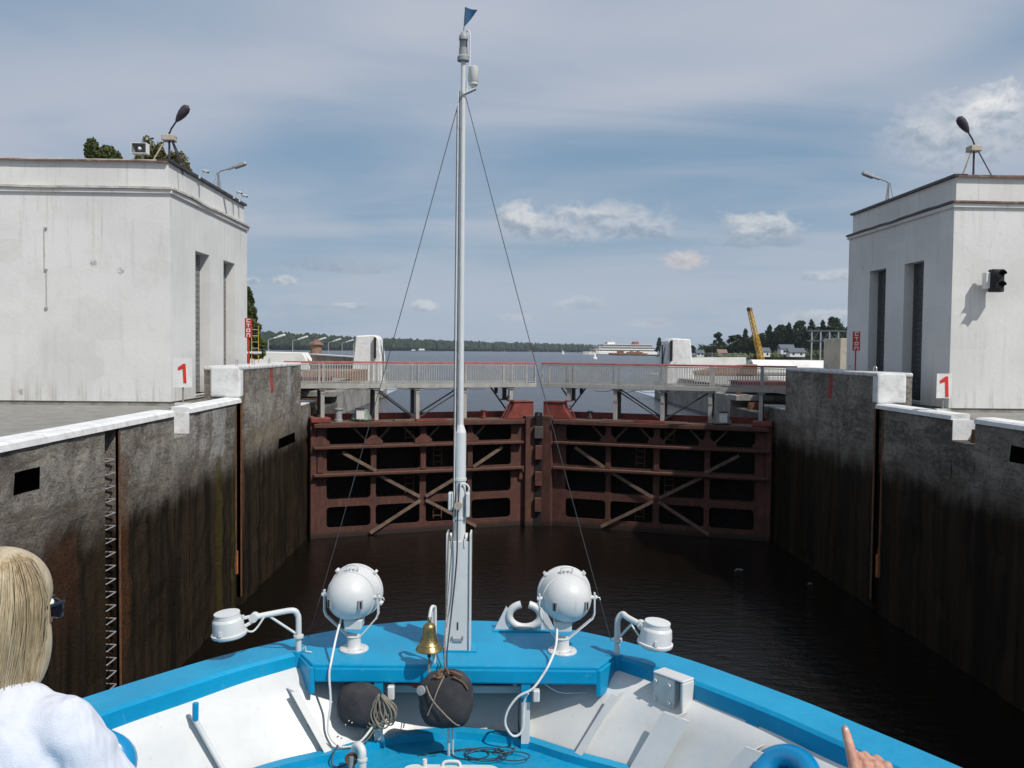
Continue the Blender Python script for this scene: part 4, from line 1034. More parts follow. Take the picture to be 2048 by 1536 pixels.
footbridge(True, 'right half of the grey footbridge with a red handrail over the gates')

# ------------------------------------------------------------------ machinery and blocks behind the gates
def far_block(name, a, b, mm, label, cat, bevel=0.03, group=None):
    return top(name, MB().box(a, b), M[mm], label, cat, group, bevel=bevel)
def gate_machine(s, label):
    x = XL-0.4 if s < 0 else XR+0.4
    root = empty('gate_machine', (x+s*1.5, 50, 6.3), 0, label, 'machine', 'red gate machines beyond the footbridge')
    x0 = x + s*0.2; x1 = x + s*3.4
    MB().box((x0, 49.8, 6.352), (x1, 52.2, 6.5)).build('base', M['rust_brown'], root)
    MB().box((x0+s*0.2, 50, 6.5), (x1-s*0.2, 51.9, 7.05)).build('housing', M['rust_red'], root, bevel=0.03)
    for k in range(4): MB().box((x0+s*(0.4+0.7*k)-0.03, 49.94, 6.52), (x0+s*(0.4+0.7*k)+0.03, 49.998, 7.03)).build('rib', M['rust_red'], root)
    MB().box((x0+s*0.1, 49.85, 7.05), (x1-s*0.1, 52.0, 7.10)).build('lid', M['rust_red'], root)
    MB().bar((x1, 50.5, 6.7), (x1+s*2.2, 48.5, 6.62), 0.14, 0.2).build('push_rod', M['rust_red'], root)
gate_machine(-1, 'rust red steel machine box on the left lock head beyond the footbridge')
gate_machine(1, 'rust red steel machine box on the right lock head beyond the footbridge')
for s, fx in ((-1, XL), (1, XR)):
    w = 'left' if s < 0 else 'right'
    top('concrete_beam', MB().box((fx-s*0.1, 47.4, 6.12), (fx+s*4.8, 48.9, 6.42)), M['concrete'], f'pale weathered concrete slab across the {w} lock head', 'slab', bevel=0.03)
    top('steel_beam', MB().box((fx+s*0.3, 46.2, 5.76), (fx+s*4.5, 46.6, 5.98)).box((fx+s*0.3, 46.3, 5.98), (fx+s*4.5, 46.5, 6.1)), M['rust_brown'], f'long rusty steel beam lying on the {w} lock head', 'beam')

# leaning white pylons at the upstream end
def pylon(s, label):
    fx = XL+0.15 if s < 0 else XR-0.15
    root = empty('pylon', (fx+s*0.9, 68.5, 6.2), 0, label, 'pylon', 'leaning white pylons at the upstream end')
    # outline in x,z, thick in y; leans towards the bank
    y0, y1 = 67.2, 69.8
    pts = [(fx, 5.2), (fx+s*2.35, 5.2), (fx+s*2.30, 6.3), (fx+s*1.95, 9.65), (fx+s*0.55, 9.72), (fx+s*0.25, 9.45), (fx+s*0.05, 8.0)]
    MB().prism(pts, 'y', y0, y1).build('body', M['whitewash'], root, bevel=0.08)
    MB().box((fx+s*0.0, 67.8, 6.6), (fx-s*0.01, 68.3, 9.2)).build('side_slot', M['dark_hole'], root)
    MB().box((fx+s*0.42, 66.9, 8.0), (fx+s*0.56, 67.19, 9.55)).build('front_slot', M['dark_hole'], root)
    MB().box((fx+s*0.0, 67.0, 5.0), (fx+s*2.7, 70.2, 5.6)).build('footing', M['concrete'], root, bevel=0.04)
pylon(-1, 'leaning white concrete pylon beyond the left end of the footbridge')
pylon(1, 'leaning white concrete pylon beyond the right end of the footbridge')

# left bank: white parapet wall, hut, grey wing wall, lamps
top('white_parapet', MB().prism([(-31, 6.8), (-15.6, 6.8), (-15.9, 7.6), (-16.3, 8.30), (-31, 8.52)], 'y', 77.5, 80), M['far_white'], 'long white parapet wall on the left bank behind the high block', 'wall', bevel=0.05)
top('wing_wall', MB().add([(-15.6, 78, 5), (-9.6, 70.5, 5), (-9.6, 71.3, 5), (-15.6, 78.8, 5), (-15.6, 78, 8.12), (-9.6, 70.5, 7.92), (-9.6, 71.3, 7.92), (-15.6, 78.8, 8.12)], [(0, 1, 5, 4), (1, 2, 6, 5), (2, 3, 7, 6), (3, 0, 4, 7), (4, 5, 6, 7)]), M['concrete'], 'grey sloping wing wall between the brick hut and the left pylon', 'wall')
top('wing_wall_coping', MB().bar((-15.6, 78.2, 8.17), (-9.6, 70.7, 7.97), 0.7, 0.09), M['far_white'], 'thin white coping along the sloping grey wing wall', 'coping')
root = empty('brick_hut', (-15.7, 80, 7), 0, 'small round ochre brick turret with a conical cap by the wing wall', 'turret')
MB().cyl((-15.75, 80.6, 6.8), (-15.75, 80.6, 9.0), 0.52, 0.50, 16).build('wall', M['brick_ochre'], root, smooth=True)
MB().lathe([(0.70, 0), (0.66, 0.1), (0.35, 0.32), (0.06, 0.5), (0.02, 0.75)], (-15.75, 80.6, 9.0), (0, 0, 1), 16).build('roof', M['flashing_rust'], root, smooth=True)
top('steps_wall', MB().box((-12.6, 60, 6.352), (-9.2, 66.5, 7.2)), M['brick_ochre'], 'low rusty brown wall seen through the left railing', 'wall', bevel=0.02)
side_lab = ['nearest of the white lamp posts along the left bank', 'second lamp post from the left tower along the left bank', 'third lamp post from the left tower, above the brick turret', 'fourth lamp post from the left tower along the left bank', 'fifth lamp post from the left tower along the left bank', 'farthest lamp post, next to the left white pylon']
for i, lab in enumerate(side_lab):
    y = 125 + 15.2*i
    street_lamp(-31, y, 6.4, 3.35, 1, lab, 'lamp posts along the left bank', mm='rail_grey', scale=2.1, legs=False)

# right bank: white vaulted covers, parapet
def vault(x0, x1, y, r, z0, label):
    root = empty('vaulted_cover', ((x0+x1)/2, y, z0), 0, label, 'vault')
    n = 14; pts = [(y+r*math.cos(math.pi*i/n), z0+r*0.95*math.sin(math.pi*i/n)) for i in range(n+1)]
    MB().prism(pts, 'x', x0, x1).build('shell', M['far_white'], root, smooth=True)
    pts2 = [(y+r*0.8*math.cos(math.pi*i/n), z0+r*0.76*math.sin(math.pi*i/n)) for i in range(n+1)]
    MB().prism(pts2, 'x', x0-0.04, x0+0.05).build('end_opening', M['window_dark'], root)
vault(22.6, 32.0, 78.5, 1.15, 7.0, 'white half-round vault roof beyond the bridge at right')
top('white_parapet', MB().prism([(16.5, 6.8), (23.2, 6.8), (23.2, 8.28), (19.0, 8.22), (16.5, 8.02)], 'y', 82, 83), M['far_white'], 'white sloping parapet between the right pylon and the vault roof', 'wall')
top('rusty_vault', MB().prism([(17.2, 6.8), (22.5, 6.8), (22.5, 7.72), (21.2, 7.62), (19.4, 7.4), (17.2, 7.05)], 'y', 76, 78), M['brick_ochre'], 'reddish brown curved cover just left of the white vault', 'cover', bevel=0.05)
top('low_white_slab', MB().box((18.5, 60, 6.802), (26, 61.2, 7.12)), M['far_white'], 'low white slab seen through the right railing', 'slab', bevel=0.02)
root = empty('thin_fence', (20, 81.9, 8.2), 0, 'thin wire fence standing on the white sloping parapet', 'fence')
for k in range(6): MB().cyl((19.4+k*0.8, 82.5, 8.2), (19.4+k*0.8, 82.5, 8.62), 0.02, n=6).build('fence_post', M['steel_grey'], root)
for z in (8.45, 8.6): MB().cyl((19.4, 82.5, z), (23.4, 82.5, z), 0.012, n=6).build('fence_wire', M['steel_grey'], root)
top('beige_block', MB().box((27.2, 70, 6.802), (30, 73.5, 9.9)), M['beige_wall'], 'beige plastered block next to the right tower, behind the stop board', 'building', bevel=0.03)
# steel gantry
root = empty('steel_gantry', (62, 170, 6.8), 0, 'tall blue grey steel gantry frame above the trees by the right tower', 'gantry')
for k in range(5): MB().box((60.5+k*1.7, 170, 6.8), (60.72+k*1.7, 170.3, 12.9)).build('column', M['galvanised'], root)
for z in (11.0, 12.9): MB().box((59.8, 169.9, z), (68, 170.4, z+0.22)).build('beam', M['dock_steel'], root)
for k in range(8): MB().bar((59.9+k, 170.15, 11.25 if k % 2 else 12.85), (60.9+k, 170.15, 12.85 if k % 2 else 11.25), 0.1, 0.1).build('lattice', M['dock_steel'], root)
# crane
def crane():
    bx, by = 31.9, 106.0
    root = empty('mobile_crane', (bx, by, 6.8), 0, 'yellow mobile crane whose lattice boom rises over the right railing', 'crane')
    MB().box((bx-1.1, by-0.5, 7.2), (bx+3.4, by+2.0, 7.4)).build('chassis', M['crane_yellow'], root, bevel=0.05)
    MB().box((bx+0.4, by-0.4, 7.4), (bx+3.0, by+1.8, 7.7)).build('engine_cover', M['crane_yellow'], root, bevel=0.08)
    cb = MB().box((bx-1.0, by-0.4, 7.0), (bx+0.2, by+0.9, 7.8)).build('cab', M['crane_yellow'], root, bevel=0.06)
    MB().box((bx-1.02, by-0.2, 7.4), (bx-0.99, by+0.7, 7.7)).build('window', M['window_dark'], cb)
    for k in (-0.6, 1.0, 2.6):
        for yy in (by-0.55, by+2.05): MB().cyl((bx+k, yy-0.15, 7.25), (bx+k, yy+0.15, 7.25), 0.45, n=16).build('wheel', M['rubber_black'], root)
    p = Vector((bx+0.2, by+0.5, 7.2)); q = Vector((29.85, 104.5, 13.75))
    d = (q-p); x, y, _ = frame_from(d)
    def corner(t, i):
        w = 0.27*(1-0.35*t); sx, sy = ((-1, -1), (1, -1), (1, 1), (-1, 1))[i]
        return p+d*t+x*(sx*w)+y*(sy*w)
    bo = MB()
    for i in range(4): bo.bar(corner(0, i), corner(1, i), 0.07, 0.07)
    boom = bo.build('boom', M['crane_yellow'], root)
    n = 12
    for k in range(n):
        la = MB()
        for i in range(4):
            j = (i+1) % 4
            la.bar(corner(k/n, i), corner((k+1)/n, j), 0.05, 0.05); la.bar(corner(k/n, i), corner(k/n, j), 0.05, 0.05)
        la.build('lattice', M['crane_yellow'], boom)
    MB().cyl(q+Vector((-0.2, -0.2, 0)), q+Vector((0.2, 0.2, 0)), 0.24, n=12).build('head_sheave', M['flashing_rust'], root)
crane()

# ------------------------------------------------------------------ trees
def leaf_cloud(mb, centre, rad, n, size, rng, shell=0.55):
    for _ in range(n):
        while True:
            p = Vector((rng.uniform(-1, 1), rng.uniform(-1, 1), rng.uniform(-1, 1)))
            if shell < p.length < 1: break
        c = Vector(centre)+Vector((p.x*rad[0], p.y*rad[1], p.z*rad[2]))
        q = Quaternion((rng.gauss(0, 1), rng.gauss(0, 1), rng.gauss(0, 1), rng.gauss(0, 1))).normalized()
        s_ = size*rng.uniform(0.6, 1.4)
        mb.add([c+q @ Vector(k) for k in ((-s_, 0, 0), (0, -s_*0.55, 0), (s_, 0, 0), (0, s_*0.55, s_*0.2))], [(0, 1, 2, 3)])
def make_tree(h, w, kind, seed, leafmat, label, loc, dens=1.0, leafsize=0.16, cat='tree', group=None):
    rng = random.Random(seed); root = empty('pine_tree' if kind == 'pine' else 'leafy_tree', loc, 0, label, cat, group)
    tr_ = MB(); tr_.tube([(0, 0, -0.3), (0.05*w, 0, h*0.3), (0, 0.04*w, h*0.6), (0, 0, h*0.82)], [0.026*h, 0.020*h, 0.012*h, 0.004*h], 7)
    cl = []
    nb = 16 if kind == 'leafy' else 20
    for i in range(nb):
        if kind == 'leafy':
            t = rng.uniform(0.28, 0.97); a = rng.uniform(0, 6.283); rr = w*0.36*math.sin(math.pi*min(1, max(0.08, (t-0.18)/0.82)))**0.6*rng.uniform(0.45, 1.0)
            r_ = (w*rng.uniform(0.13, 0.22),)*2+(h*rng.uniform(0.07, 0.12),)
        else:
            t = 0.22+0.76*(i+0.5)/nb; a = i*2.4; rr = w*0.40*(1.02-t)**0.75*rng.uniform(0.6, 1.1)
            r_ = (w*0.20*(1.15-t)+0.1,)*2+(h*0.045+0.1,)
        c = Vector((math.cos(a)*rr, math.sin(a)*rr, h*t)); cl.append((c, r_))
        tr_.tube([(0, 0, h*max(0.12, t-0.14)), c*0.5+Vector((0, 0, h*(t-0.05)*0.5)), c], [0.008*h, 0.005*h, 0.002*h], 5)
    tr_.build('trunk', M['bark'], root, local=True)
    if kind == 'leafy':
        for k_ in range(9): cl.append((Vector((rng.uniform(-0.22, 0.22)*w, rng.uniform(-0.2, 0.2)*w, h*rng.uniform(0.82, 0.95))), (w*0.16, w*0.16, h*0.045)))
    cr = MB()
    for c, r_ in cl: leaf_cloud(cr, c, r_, int(90*dens), leafsize, rng, 0.25)
    cr.build('crown', M[leafmat], root, local=True)
    return root
# behind the left tower
make_tree(16.4, 2.9, 'leafy', 11, 'leaf_mid', 'green birch crown rising behind the left tower roof', (-25.6, 60, 6.7), 12, 0.13)
make_tree(14.9, 2.6, 'leafy', 12, 'leaf_olive', 'olive crown behind the floodlight on the left tower', (-21.7, 58, 6.7), 9, 0.12)
make_tree(14.1, 2.6, 'leafy', 13, 'leaf_olive', 'small olive tree top between the tripod lamp and the camera', (-19.4, 57, 6.7), 6, 0.11)
make_tree(6.4, 3.2, 'pine', 14, 'leaf_mid', 'narrow dark green tree peeping out right of the left tower', (-18.45, 68, 6.7), 9, 0.14)
root = empty('sign_frame', (-17.6, 67, 7), 0, 'pale yellow ladder-like sign frame in front of the narrow tree by the left tower', 'sign frame')
for dx in (0, 0.5): MB().bar((-17.7+dx, 66.5, 6.8), (-17.7+dx, 66.5, 10.3), 0.05, 0.05).build('post', M['crane_yellow'], root)
for k in range(5): MB().bar((-17.7, 66.5, 8.2+k*0.45), (-17.2, 66.5, 8.2+k*0.45), 0.04, 0.04).build('rung', M['flashing_light'], root)
MB().box((-18.3, 66.4, 8.25), (-17.0, 66.6, 8.40)).build('board', M['sign_white'], root)
# by the cruise ship
make_tree(17, 9.5, 'pine', 21, 'leaf_dark', 'tall dark tree nearest the stern of the cruise ship', (163, 880, 5.6), 1.2, 0.9)
make_tree(14, 9.5, 'leafy', 22, 'leaf_dark', 'rounder dark tree just right of the tree by the cruise ship', (180, 874, 5.6), 1.2, 0.9)
make_tree(9, 8, 'leafy', 23, 'leaf_dark', 'low bushy tree left of the right white pylon', (193, 870, 5.6), 1.0, 0.9)
# right bank individuals
RT = [(1437, 585, 15.5, 9, 'leafy', 'lone tall tree standing right of the right white pylon'),
      (1472, 560, 14, 12, 'leafy', 'broad dark tree between the lone tree and the crane boom'),
      (1492, 556, 17, 9, 'pine', 'dark pine just left of the crane boom'),
      (1522, 548, 14, 9, 'leafy', 'dark tree seen behind the crane boom'),
      (1541, 540, 18.5, 9, 'pine', 'first pine right of the crane boom'),
      (1560, 535, 18, 10, 'leafy', 'rounded dark tree after the first pine right of the boom'),
      (1580, 528, 19, 9.5, 'pine', 'pine in the middle between crane boom and steel gantry'),
      (1603, 522, 19.5, 10.5, 'leafy', 'large leafy tree to the left of the steel gantry'),
      (1625, 516, 20, 9.5, 'pine', 'tall pine next to the steel gantry on its left'),
      (1648, 505, 19, 9.5, 'pine', 'dark pine rising behind the steel gantry'),
      (1670, 500, 19.5, 10, 'leafy', 'dark tree behind the gantry next to the right tower')]
tcache = {}
for i, (px, Y, h, w, kind, lab) in enumerate(RT):
    x = (px-985)/1800*Y; zg = ZW + 0.6 + 3.2*max(0, min(1, (px-1430)/240))
    make_tree(h, w, kind, 40+i, 'leaf_dark', lab, (x, Y, zg), 0.9, 0.62, group='trees on the right bank')
rs = []
rng = random.Random(77)
for k in range(620):
    px = rng.uniform(1400, 1760); Y = rng.uniform(545, 640)
    rs.append(((px-985)/1800*Y, Y, ZW + 0.6 + 3.6*max(0, min(1, (px-1430)/240))))
rg2 = random.Random(21); fm_ = MB()
for p in [p for p in rs if p[0]/p[1]*1800+985 > 1478][:190]:
    hh = rg2.uniform(12.5, 18.0) if p[0]/p[1]*1800+985 > 1530 else rg2.uniform(8, 13); ww = hh*rg2.uniform(0.20, 0.30)
    fm_.tube([(p[0], p[1], p[2]-1), (p[0], p[1], p[2]+hh*0.8)], [0.35, 0.1], 5)
    for q in range(7):
        t_ = 0.18+0.78*q/6; rr = ww*(1.0 if t_ < 0.55 else (1.15-t_)*1.7)*rg2.uniform(0.75, 1.1)
        leaf_cloud(fm_, (p[0]+rg2.uniform(-0.5, 0.5), p[1]+rg2.uniform(-0.5, 0.5), p[2]+hh*t_), (rr, rr, hh*0.10), 34, 0.75, rg2, 0.2)
for k in range(46):
    px_ = rg2.uniform(1398, 1485); Y_ = rg2.uniform(560, 620); hh = rg2.uniform(5.5, 9.5)
    for q in range(4):
        leaf_cloud(fm_, ((px_-985)/1800*Y_+rg2.uniform(-1, 1), Y_, ZW+0.8+hh*(0.2+0.22*q)), (hh*0.36, hh*0.36, hh*0.16), 30, 0.7, rg2, 0.2)
hs = fm_.build('right_forest', M['leaf_dark'])
tag(hs, 'dense dark forest mass on the right bank behind the single trees', 'forest', kind='stuff')
hs = forest('shore_scrub', [(p[0], p[1]-45, p[2]-1.2) for p in rs], M['leaf_mid'], 2.2, 4.5, 9)
tag(hs, 'low green scrub along the waterline of the right bank', 'shrubs', kind='stuff')
# small houses on the right bank
def house(px, Y, w, lab, zb, wallm='house_wall', roofm='roof_red', hh=3.0):
    x = (px-985)/1800*Y
    root = empty('house', (x, Y, zb), 0, lab, 'house', 'small houses on the right bank')
    MB().box((x-w/2, Y, zb), (x+w/2, Y+6, zb+hh)).build('wall', M[wallm], root)
    MB().prism([(Y-0.5, zb+hh), (Y+6.5, zb+hh), (Y+3, zb+hh+2.2)], 'x', x-w/2-0.5, x+w/2+0.5).build('roof', M[roofm], root)
    for k in range(max(2, int(w/3))):
        xx = x-w/2+(k+0.5)*w/max(2, int(w/3)); MB().box((xx-0.5, Y-0.05, zb+0.9), (xx+0.5, Y-0.003, zb+2.1)).build('window', M['window_dark'], root)
house(1447, 540, 5, 'small brownish house beside the lone tall tree', 5.9, 'brick_ochre', 'brick_ochre', 2.6)
house(1402, 560, 4.5, 'tiny pale house right behind the right white pylon', 6.0, 'far_white', 'dock_steel', 2.2)
house(1578, 470, 7, 'pale house with a grey roof under the trees right of the crane', 8.2, 'far_white', 'dock_steel')
house(1598, 462, 8, 'long low white house near the shore under the trees', 6.9, 'far_white', 'dock_steel', 2.4)
house(1532, 500, 6, 'white hut partly hidden by the crane boom', 6.6, 'far_white', 'dock_steel')

# ------------------------------------------------------------------ boats on the reservoir
def cruise_ship():
    ang = R(196); c = Vector((141, 995, ZW))
    root = empty('cruise_ship', c, ang, 'large white river cruise ship on the open water', 'cruise ship')
    Tm = Matrix.Translation(c) @ Matrix.Rotation(ang, 4, 'Z')
    def mb(): return MB(Tm)
    L = 88; Bm = 8
    hull = [(-L/2, 0), (-L/2+2, Bm*0.8), (-L/2+8, Bm), (L/2-16, Bm), (L/2-5, Bm*0.5), (L/2, 0), (L/2-5, -Bm*0.5), (L/2-16, -Bm), (-L/2+8, -Bm), (-L/2+2, -Bm*0.8)]
    mb().prism(hull, 'z', -0.4, 3.4).build('hull', M['far_white'], root)
    mb().prism([(x*0.998, y*1.004) for x, y in hull], 'z', 0.0, 0.8).build('waterline_band', M['dock_steel'], root)
    for k, (a, b, z0) in enumerate(((-40, 32, 3.4), (-39, 28, 6.2), (-36, 22, 9.0))):
        d = mb().box((a, -7.2+k*0.5, z0), (b, 7.2-k*0.5, z0+2.3)).build('deckhouse', M['far_white'], root)
        for s_ in (-1, 1):
            for j in range(int((b-a)/2.6)):
                xx = a+1.3+j*2.6; yy = s_*(7.2-k*0.5)
                mb().box((xx-0.8, min(yy, yy+s_*0.06), z0+0.8), (xx+0.8, max(yy, yy+s_*0.06), z0+1.75)).build('window', M['window_dark'], d)
        for j in range(5):
            mb().box((b, -5+j*2.2, z0+0.9), (b+0.06, -3.6+j*2.2, z0+1.8)).build('window', M['window_dark'], d)
        mb().box((a-2, -8.0, z0+2.3), (b+2.0, 8.0, z0+2.75)).build('deck_edge', M['far_white'], root)
    mb().box((8, -4, 11.8), (17, 4, 14.0)).build('wheelhouse', M['far_white'], root)
    mb().box((17.0, -3.6, 12.7), (17.06, 3.6, 13.5)).build('window', M['window_dark'], root)
    mb().prism([(-22, 11.8), (-14, 11.8), (-15.5, 15.0), (-21, 15.0)], 'y', -2.2, 2.2).build('funnel', M['roof_red'], root)
    mb().cyl((10, 0, 14), (9, 0, 18.0), 0.2, 0.1, 8).build('mast', M['far_white'], root)
    return root
cruise_ship()
def small_boat(x, y, L, lab, ang=0.3):
    root = empty('small_boat', (x, y, ZW), ang, lab, 'boat'); Tm = Matrix.Translation((x, y, ZW)) @ Matrix.Rotation(ang, 4, 'Z')
    MB(Tm).prism([(-L/2, L*0.14), (L*0.25, L*0.14), (L/2, 0), (L*0.25, -L*0.14), (-L/2, -L*0.14)], 'z', -0.2, L*0.09).build('hull', M['dock_steel'], root)
    MB(Tm).box((-L*0.3, -L*0.1, L*0.09), (L*0.1, L*0.1, L*0.2)).build('cabin', M['far_white'], root)
small_boat(-128, 1650, 26, 'small workboat far off on the water left of the mast')
small_boat(-148, 1700, 18, 'smaller boat beside the distant workboat left of the mast', 0.1)
# barge in front of the cruise ship
root = empty('work_barge', (138, 930, ZW), R(4), 'rusty reddish barge lying in front of the cruise ship', 'barge')
Tm = Matrix.Translation((138, 930, ZW)) @ Matrix.Rotation(R(4), 4, 'Z')
MB(Tm).prism([(-16, 0.0), (20, 0.0), (22, 2.2), (-18, 2.2)], 'y', -4, 4).build('hull', M['roof_red'], root)
MB(Tm).box((-9, -3, 2.2), (-3, 3, 5.0)).build('cabin', M['flashing_rust'], root)
for k in range(5): MB(Tm).box((1+k*3.4, -2.6, 2.2), (3.6+k*3.4, 2.6, 3.6+(k % 2)*0.6)).build('cargo', M['brick_ochre'], root)
def buoy(x, y, h, lab):
    root = empty('buoy', (x, y, ZW), 0, lab, 'buoy')
    MB().lathe([(h*0.42, -0.3), (h*0.45, 0.1), (h*0.36, h*0.28), (h*0.12, h*0.34)], (x, y, ZW), (0, 0, 1), 14).build('float', M['far_white'], root, smooth=True)
    MB().lathe([(h*0.2, h*0.34), (h*0.13, h*0.8), (h*0.02, h)], (x, y, ZW), (0, 0, 1), 12).build('tower', M['far_white'], root, smooth=True)
buoy(49.5, 436, 2.9, 'white conical buoy on the water, nearer one')
buoy(84, 1080, 4.6, 'small round white buoy farther off, left of the cone')

# ================================================================== THE SHIP'S BOW
BZ = 5.55; DZ = 4.72                     # cap rail level, fore deck level
BO = Vector((-0.33, 9.23, 0.0))
BT = Matrix.Translation(BO) @ Matrix.Rotation(-YAW, 4, 'Z')      # ship frame: x starboard, y ahead of the mast foot
def b(x, y, z): return BT @ Vector((x, y, z))
def mbS(): return MB(BT)
def bempty(name, p, label, cat, group=None):
    return empty(name, b(*p), -YAW, label, cat, group)
OUT = [(0.0, 1.08), (0.4, 1.06), (0.8, 0.97), (1.2, 0.80), (1.66, 0.49), (2.10, 0.10), (2.46, -0.27), (2.83, -0.74), (3.20, -1.24), (3.47, -1.67), (3.98, -2.50), (4.40, -3.3), (4.85, -4.4), (5.3, -5.9), (5.7, -8.0), (5.9, -10.5)]
def resample(pts, n):
    P = smooth_path([(p[0], p[1], 0) for p in pts], 5); L = [0]
    for i in range(1, len(P)): L.append(L[-1]+(P[i]-P[i-1]).length)
    out = []; k = 0
    for i in range(n):
        t = L[-1]*i/(n-1)
        while k < len(L)-2 and L[k+1] < t: k += 1
        u = (t-L[k])/max(1e-9, L[k+1]-L[k]); q = P[k].lerp(P[k+1], u); out.append((q.x, q.y))
    return out
NS = 90
outer = resample(OUT, NS)
def offset(pts, d):
    out = []
    for i, p in enumerate(pts):
        a = Vector(pts[max(i-1, 0)]); c = Vector(pts[min(i+1, len(pts)-1)]); t = (c-a).normalized()
        n = Vector((t.y, -t.x))          # towards the inside for the starboard curve running aft
        if n.x > 0: n = -n
        if i == 0: n = Vector((0, -1))
        out.append((p[0]+n.x*d, p[1]+n.y*d))
    return out
CW = 0.46
inner = offset(outer, CW)
DECK = [(0.0, -0.10), (0.62, -0.24), (1.17, -0.62), (1.70, -0.95), (2.2, -1.45), (2.68, -2.1), (3.15, -2.9), (3.7, -4.1), (4.3, -5.7), (4.9, -8.0), (5.1, -10.5)]
deckc = resample(DECK, NS)
plate = offset(outer, 0.06)
ship = bempty('river_ship', (0, 0, 0), 'blue and white bow of the passenger ship the photo is taken from', 'ship')
def both(fn):
    for s_ in (1, -1): fn(s_)
def strip_mesh(rows, name, material, smooth=True, caps=False, bevel=0):
    n = len(rows[0]); v = [p for r_ in rows for p in r_]
    f = [(j*n+i, j*n+i+1, (j+1)*n+i+1, (j+1)*n+i) for j in range(len(rows)-1) for i in range(n-1)]
    return mbS().add(v, f).build(name, material, ship, smooth=smooth, weld=True)
FH = 0.245
PROF = [(BZ+0.1, 1.0), (BZ-0.012, 1.0), (BZ-0.10, 0.72), (BZ-0.22, 0.42), (DZ, 0.0), (DZ-1, 0.0)]
def plate_at(k, z):
    for (za, wa), (zb_, wb) in zip(PROF[:-1], PROF[1:]):
        if za >= z >= zb_:
            w = wa+(wb-wa)*(za-z)/(za-zb_); break
    P_ = Vector(plate[k]); D_ = Vector(deckc[k]); q = D_.lerp(P_, w); return Vector((max(0, q.x), q.y, z))
def rail(s_):
    st = 10
    ro = [(s_*p[0], p[1]) for p in outer[0:]]; ri = [(s_*p[0], p[1]) for p in inner[0:]]
    # cap: rounded outer edge, flat top, rounded inner edge, fascia down, small lip back
    rows = [[], [], [], [], [], [], [], []]
    for o_, i_ in zip(ro, ri):
        O = Vector((o_[0], o_[1])); I = Vector((i_[0], i_[1])); 
        if s_*I.x < 0: I.x = 0
        d = (I-O).normalized()
        for k, (w, z) in enumerate(((0.0, BZ-0.10), (0.0, BZ-0.02), (0.02, BZ), (-0.03, BZ), (0.0, BZ-0.03), (0.0, BZ-FH), (-0.03, BZ-FH-0.015), (-0.06, BZ-FH))):
            q = (O+d*w) if k < 3 else (I+d*w)
            rows[k].append((q.x, q.y, z))
    start = next(i for i, p in enumerate(inner) if p[0] > 1.35)
    cut = [r_[start:] for r_ in rows[3:]]
    strip_mesh(rows[:4], 'cap_rail', M['ship_blue'])
    strip_mesh(cut, 'fascia', M['ship_blue'])
    # bulwark plating, inside (white) and outside (white above, blue sheer)
    pr_ = [[(s_*q.x, q.y, q.z) for q in (plate_at(k, z) for k in range(NS))] for z in (BZ-0.012, BZ-0.10, BZ-0.20, BZ-0.30, BZ-0.42, BZ-0.6, BZ-0.72, DZ-0.02)]
    strip_mesh(pr_, 'bulwark', M['ship_white'])
    off = offset(outer, -0.0)
    po = [[(s_*p[0], p[1], BZ-0.10) for p in outer], [(s_*(p[0]*0.8+q[0]*0.2), p[1]*0.8+q[1]*0.2+0.06, BZ-0.7) for p, q in zip(outer, deckc)], [(s_*(q[0]*0.98+0.0), q[1]+0.14, DZ-0.3) for q in deckc], [(s_*q[0]*0.72, q[1]-0.3, 2.2) for q in deckc], [(s_*q[0]*0.45, q[1]-0.9, 0.2) for q in deckc], [(s_*q[0]*0.4, q[1]-1.0, -0.5) for q in deckc]]
    strip_mesh(po, 'hull_plating', M['ship_white'])
both(rail)
# foredeck (blue) with a raised waterway strip round its edge
v = []; f = []
for i, q in enumerate(deckc): v += [(q[0], q[1], DZ), (-q[0], q[1], DZ)]
for i in range(NS-1): f.append((2*i, 2*i+2, 2*i+3, 2*i+1))
mbS().add(v, f).build('fore_deck', M['ship_blue'], ship, weld=True)
for s_ in (1, -1):
    dk = offset(deckc, 0.10)
    rows = [[(s_*q[0], q[1]+0.01, DZ+0.075) for q in deckc], [(s_*max(0, q[0]), q[1], DZ+0.07) for q in dk], [(s_*max(0, q[0]), q[1]-0.015, DZ+0.0) for q in dk]]
    strip_mesh(rows, 'waterway', M['ship_blue'])
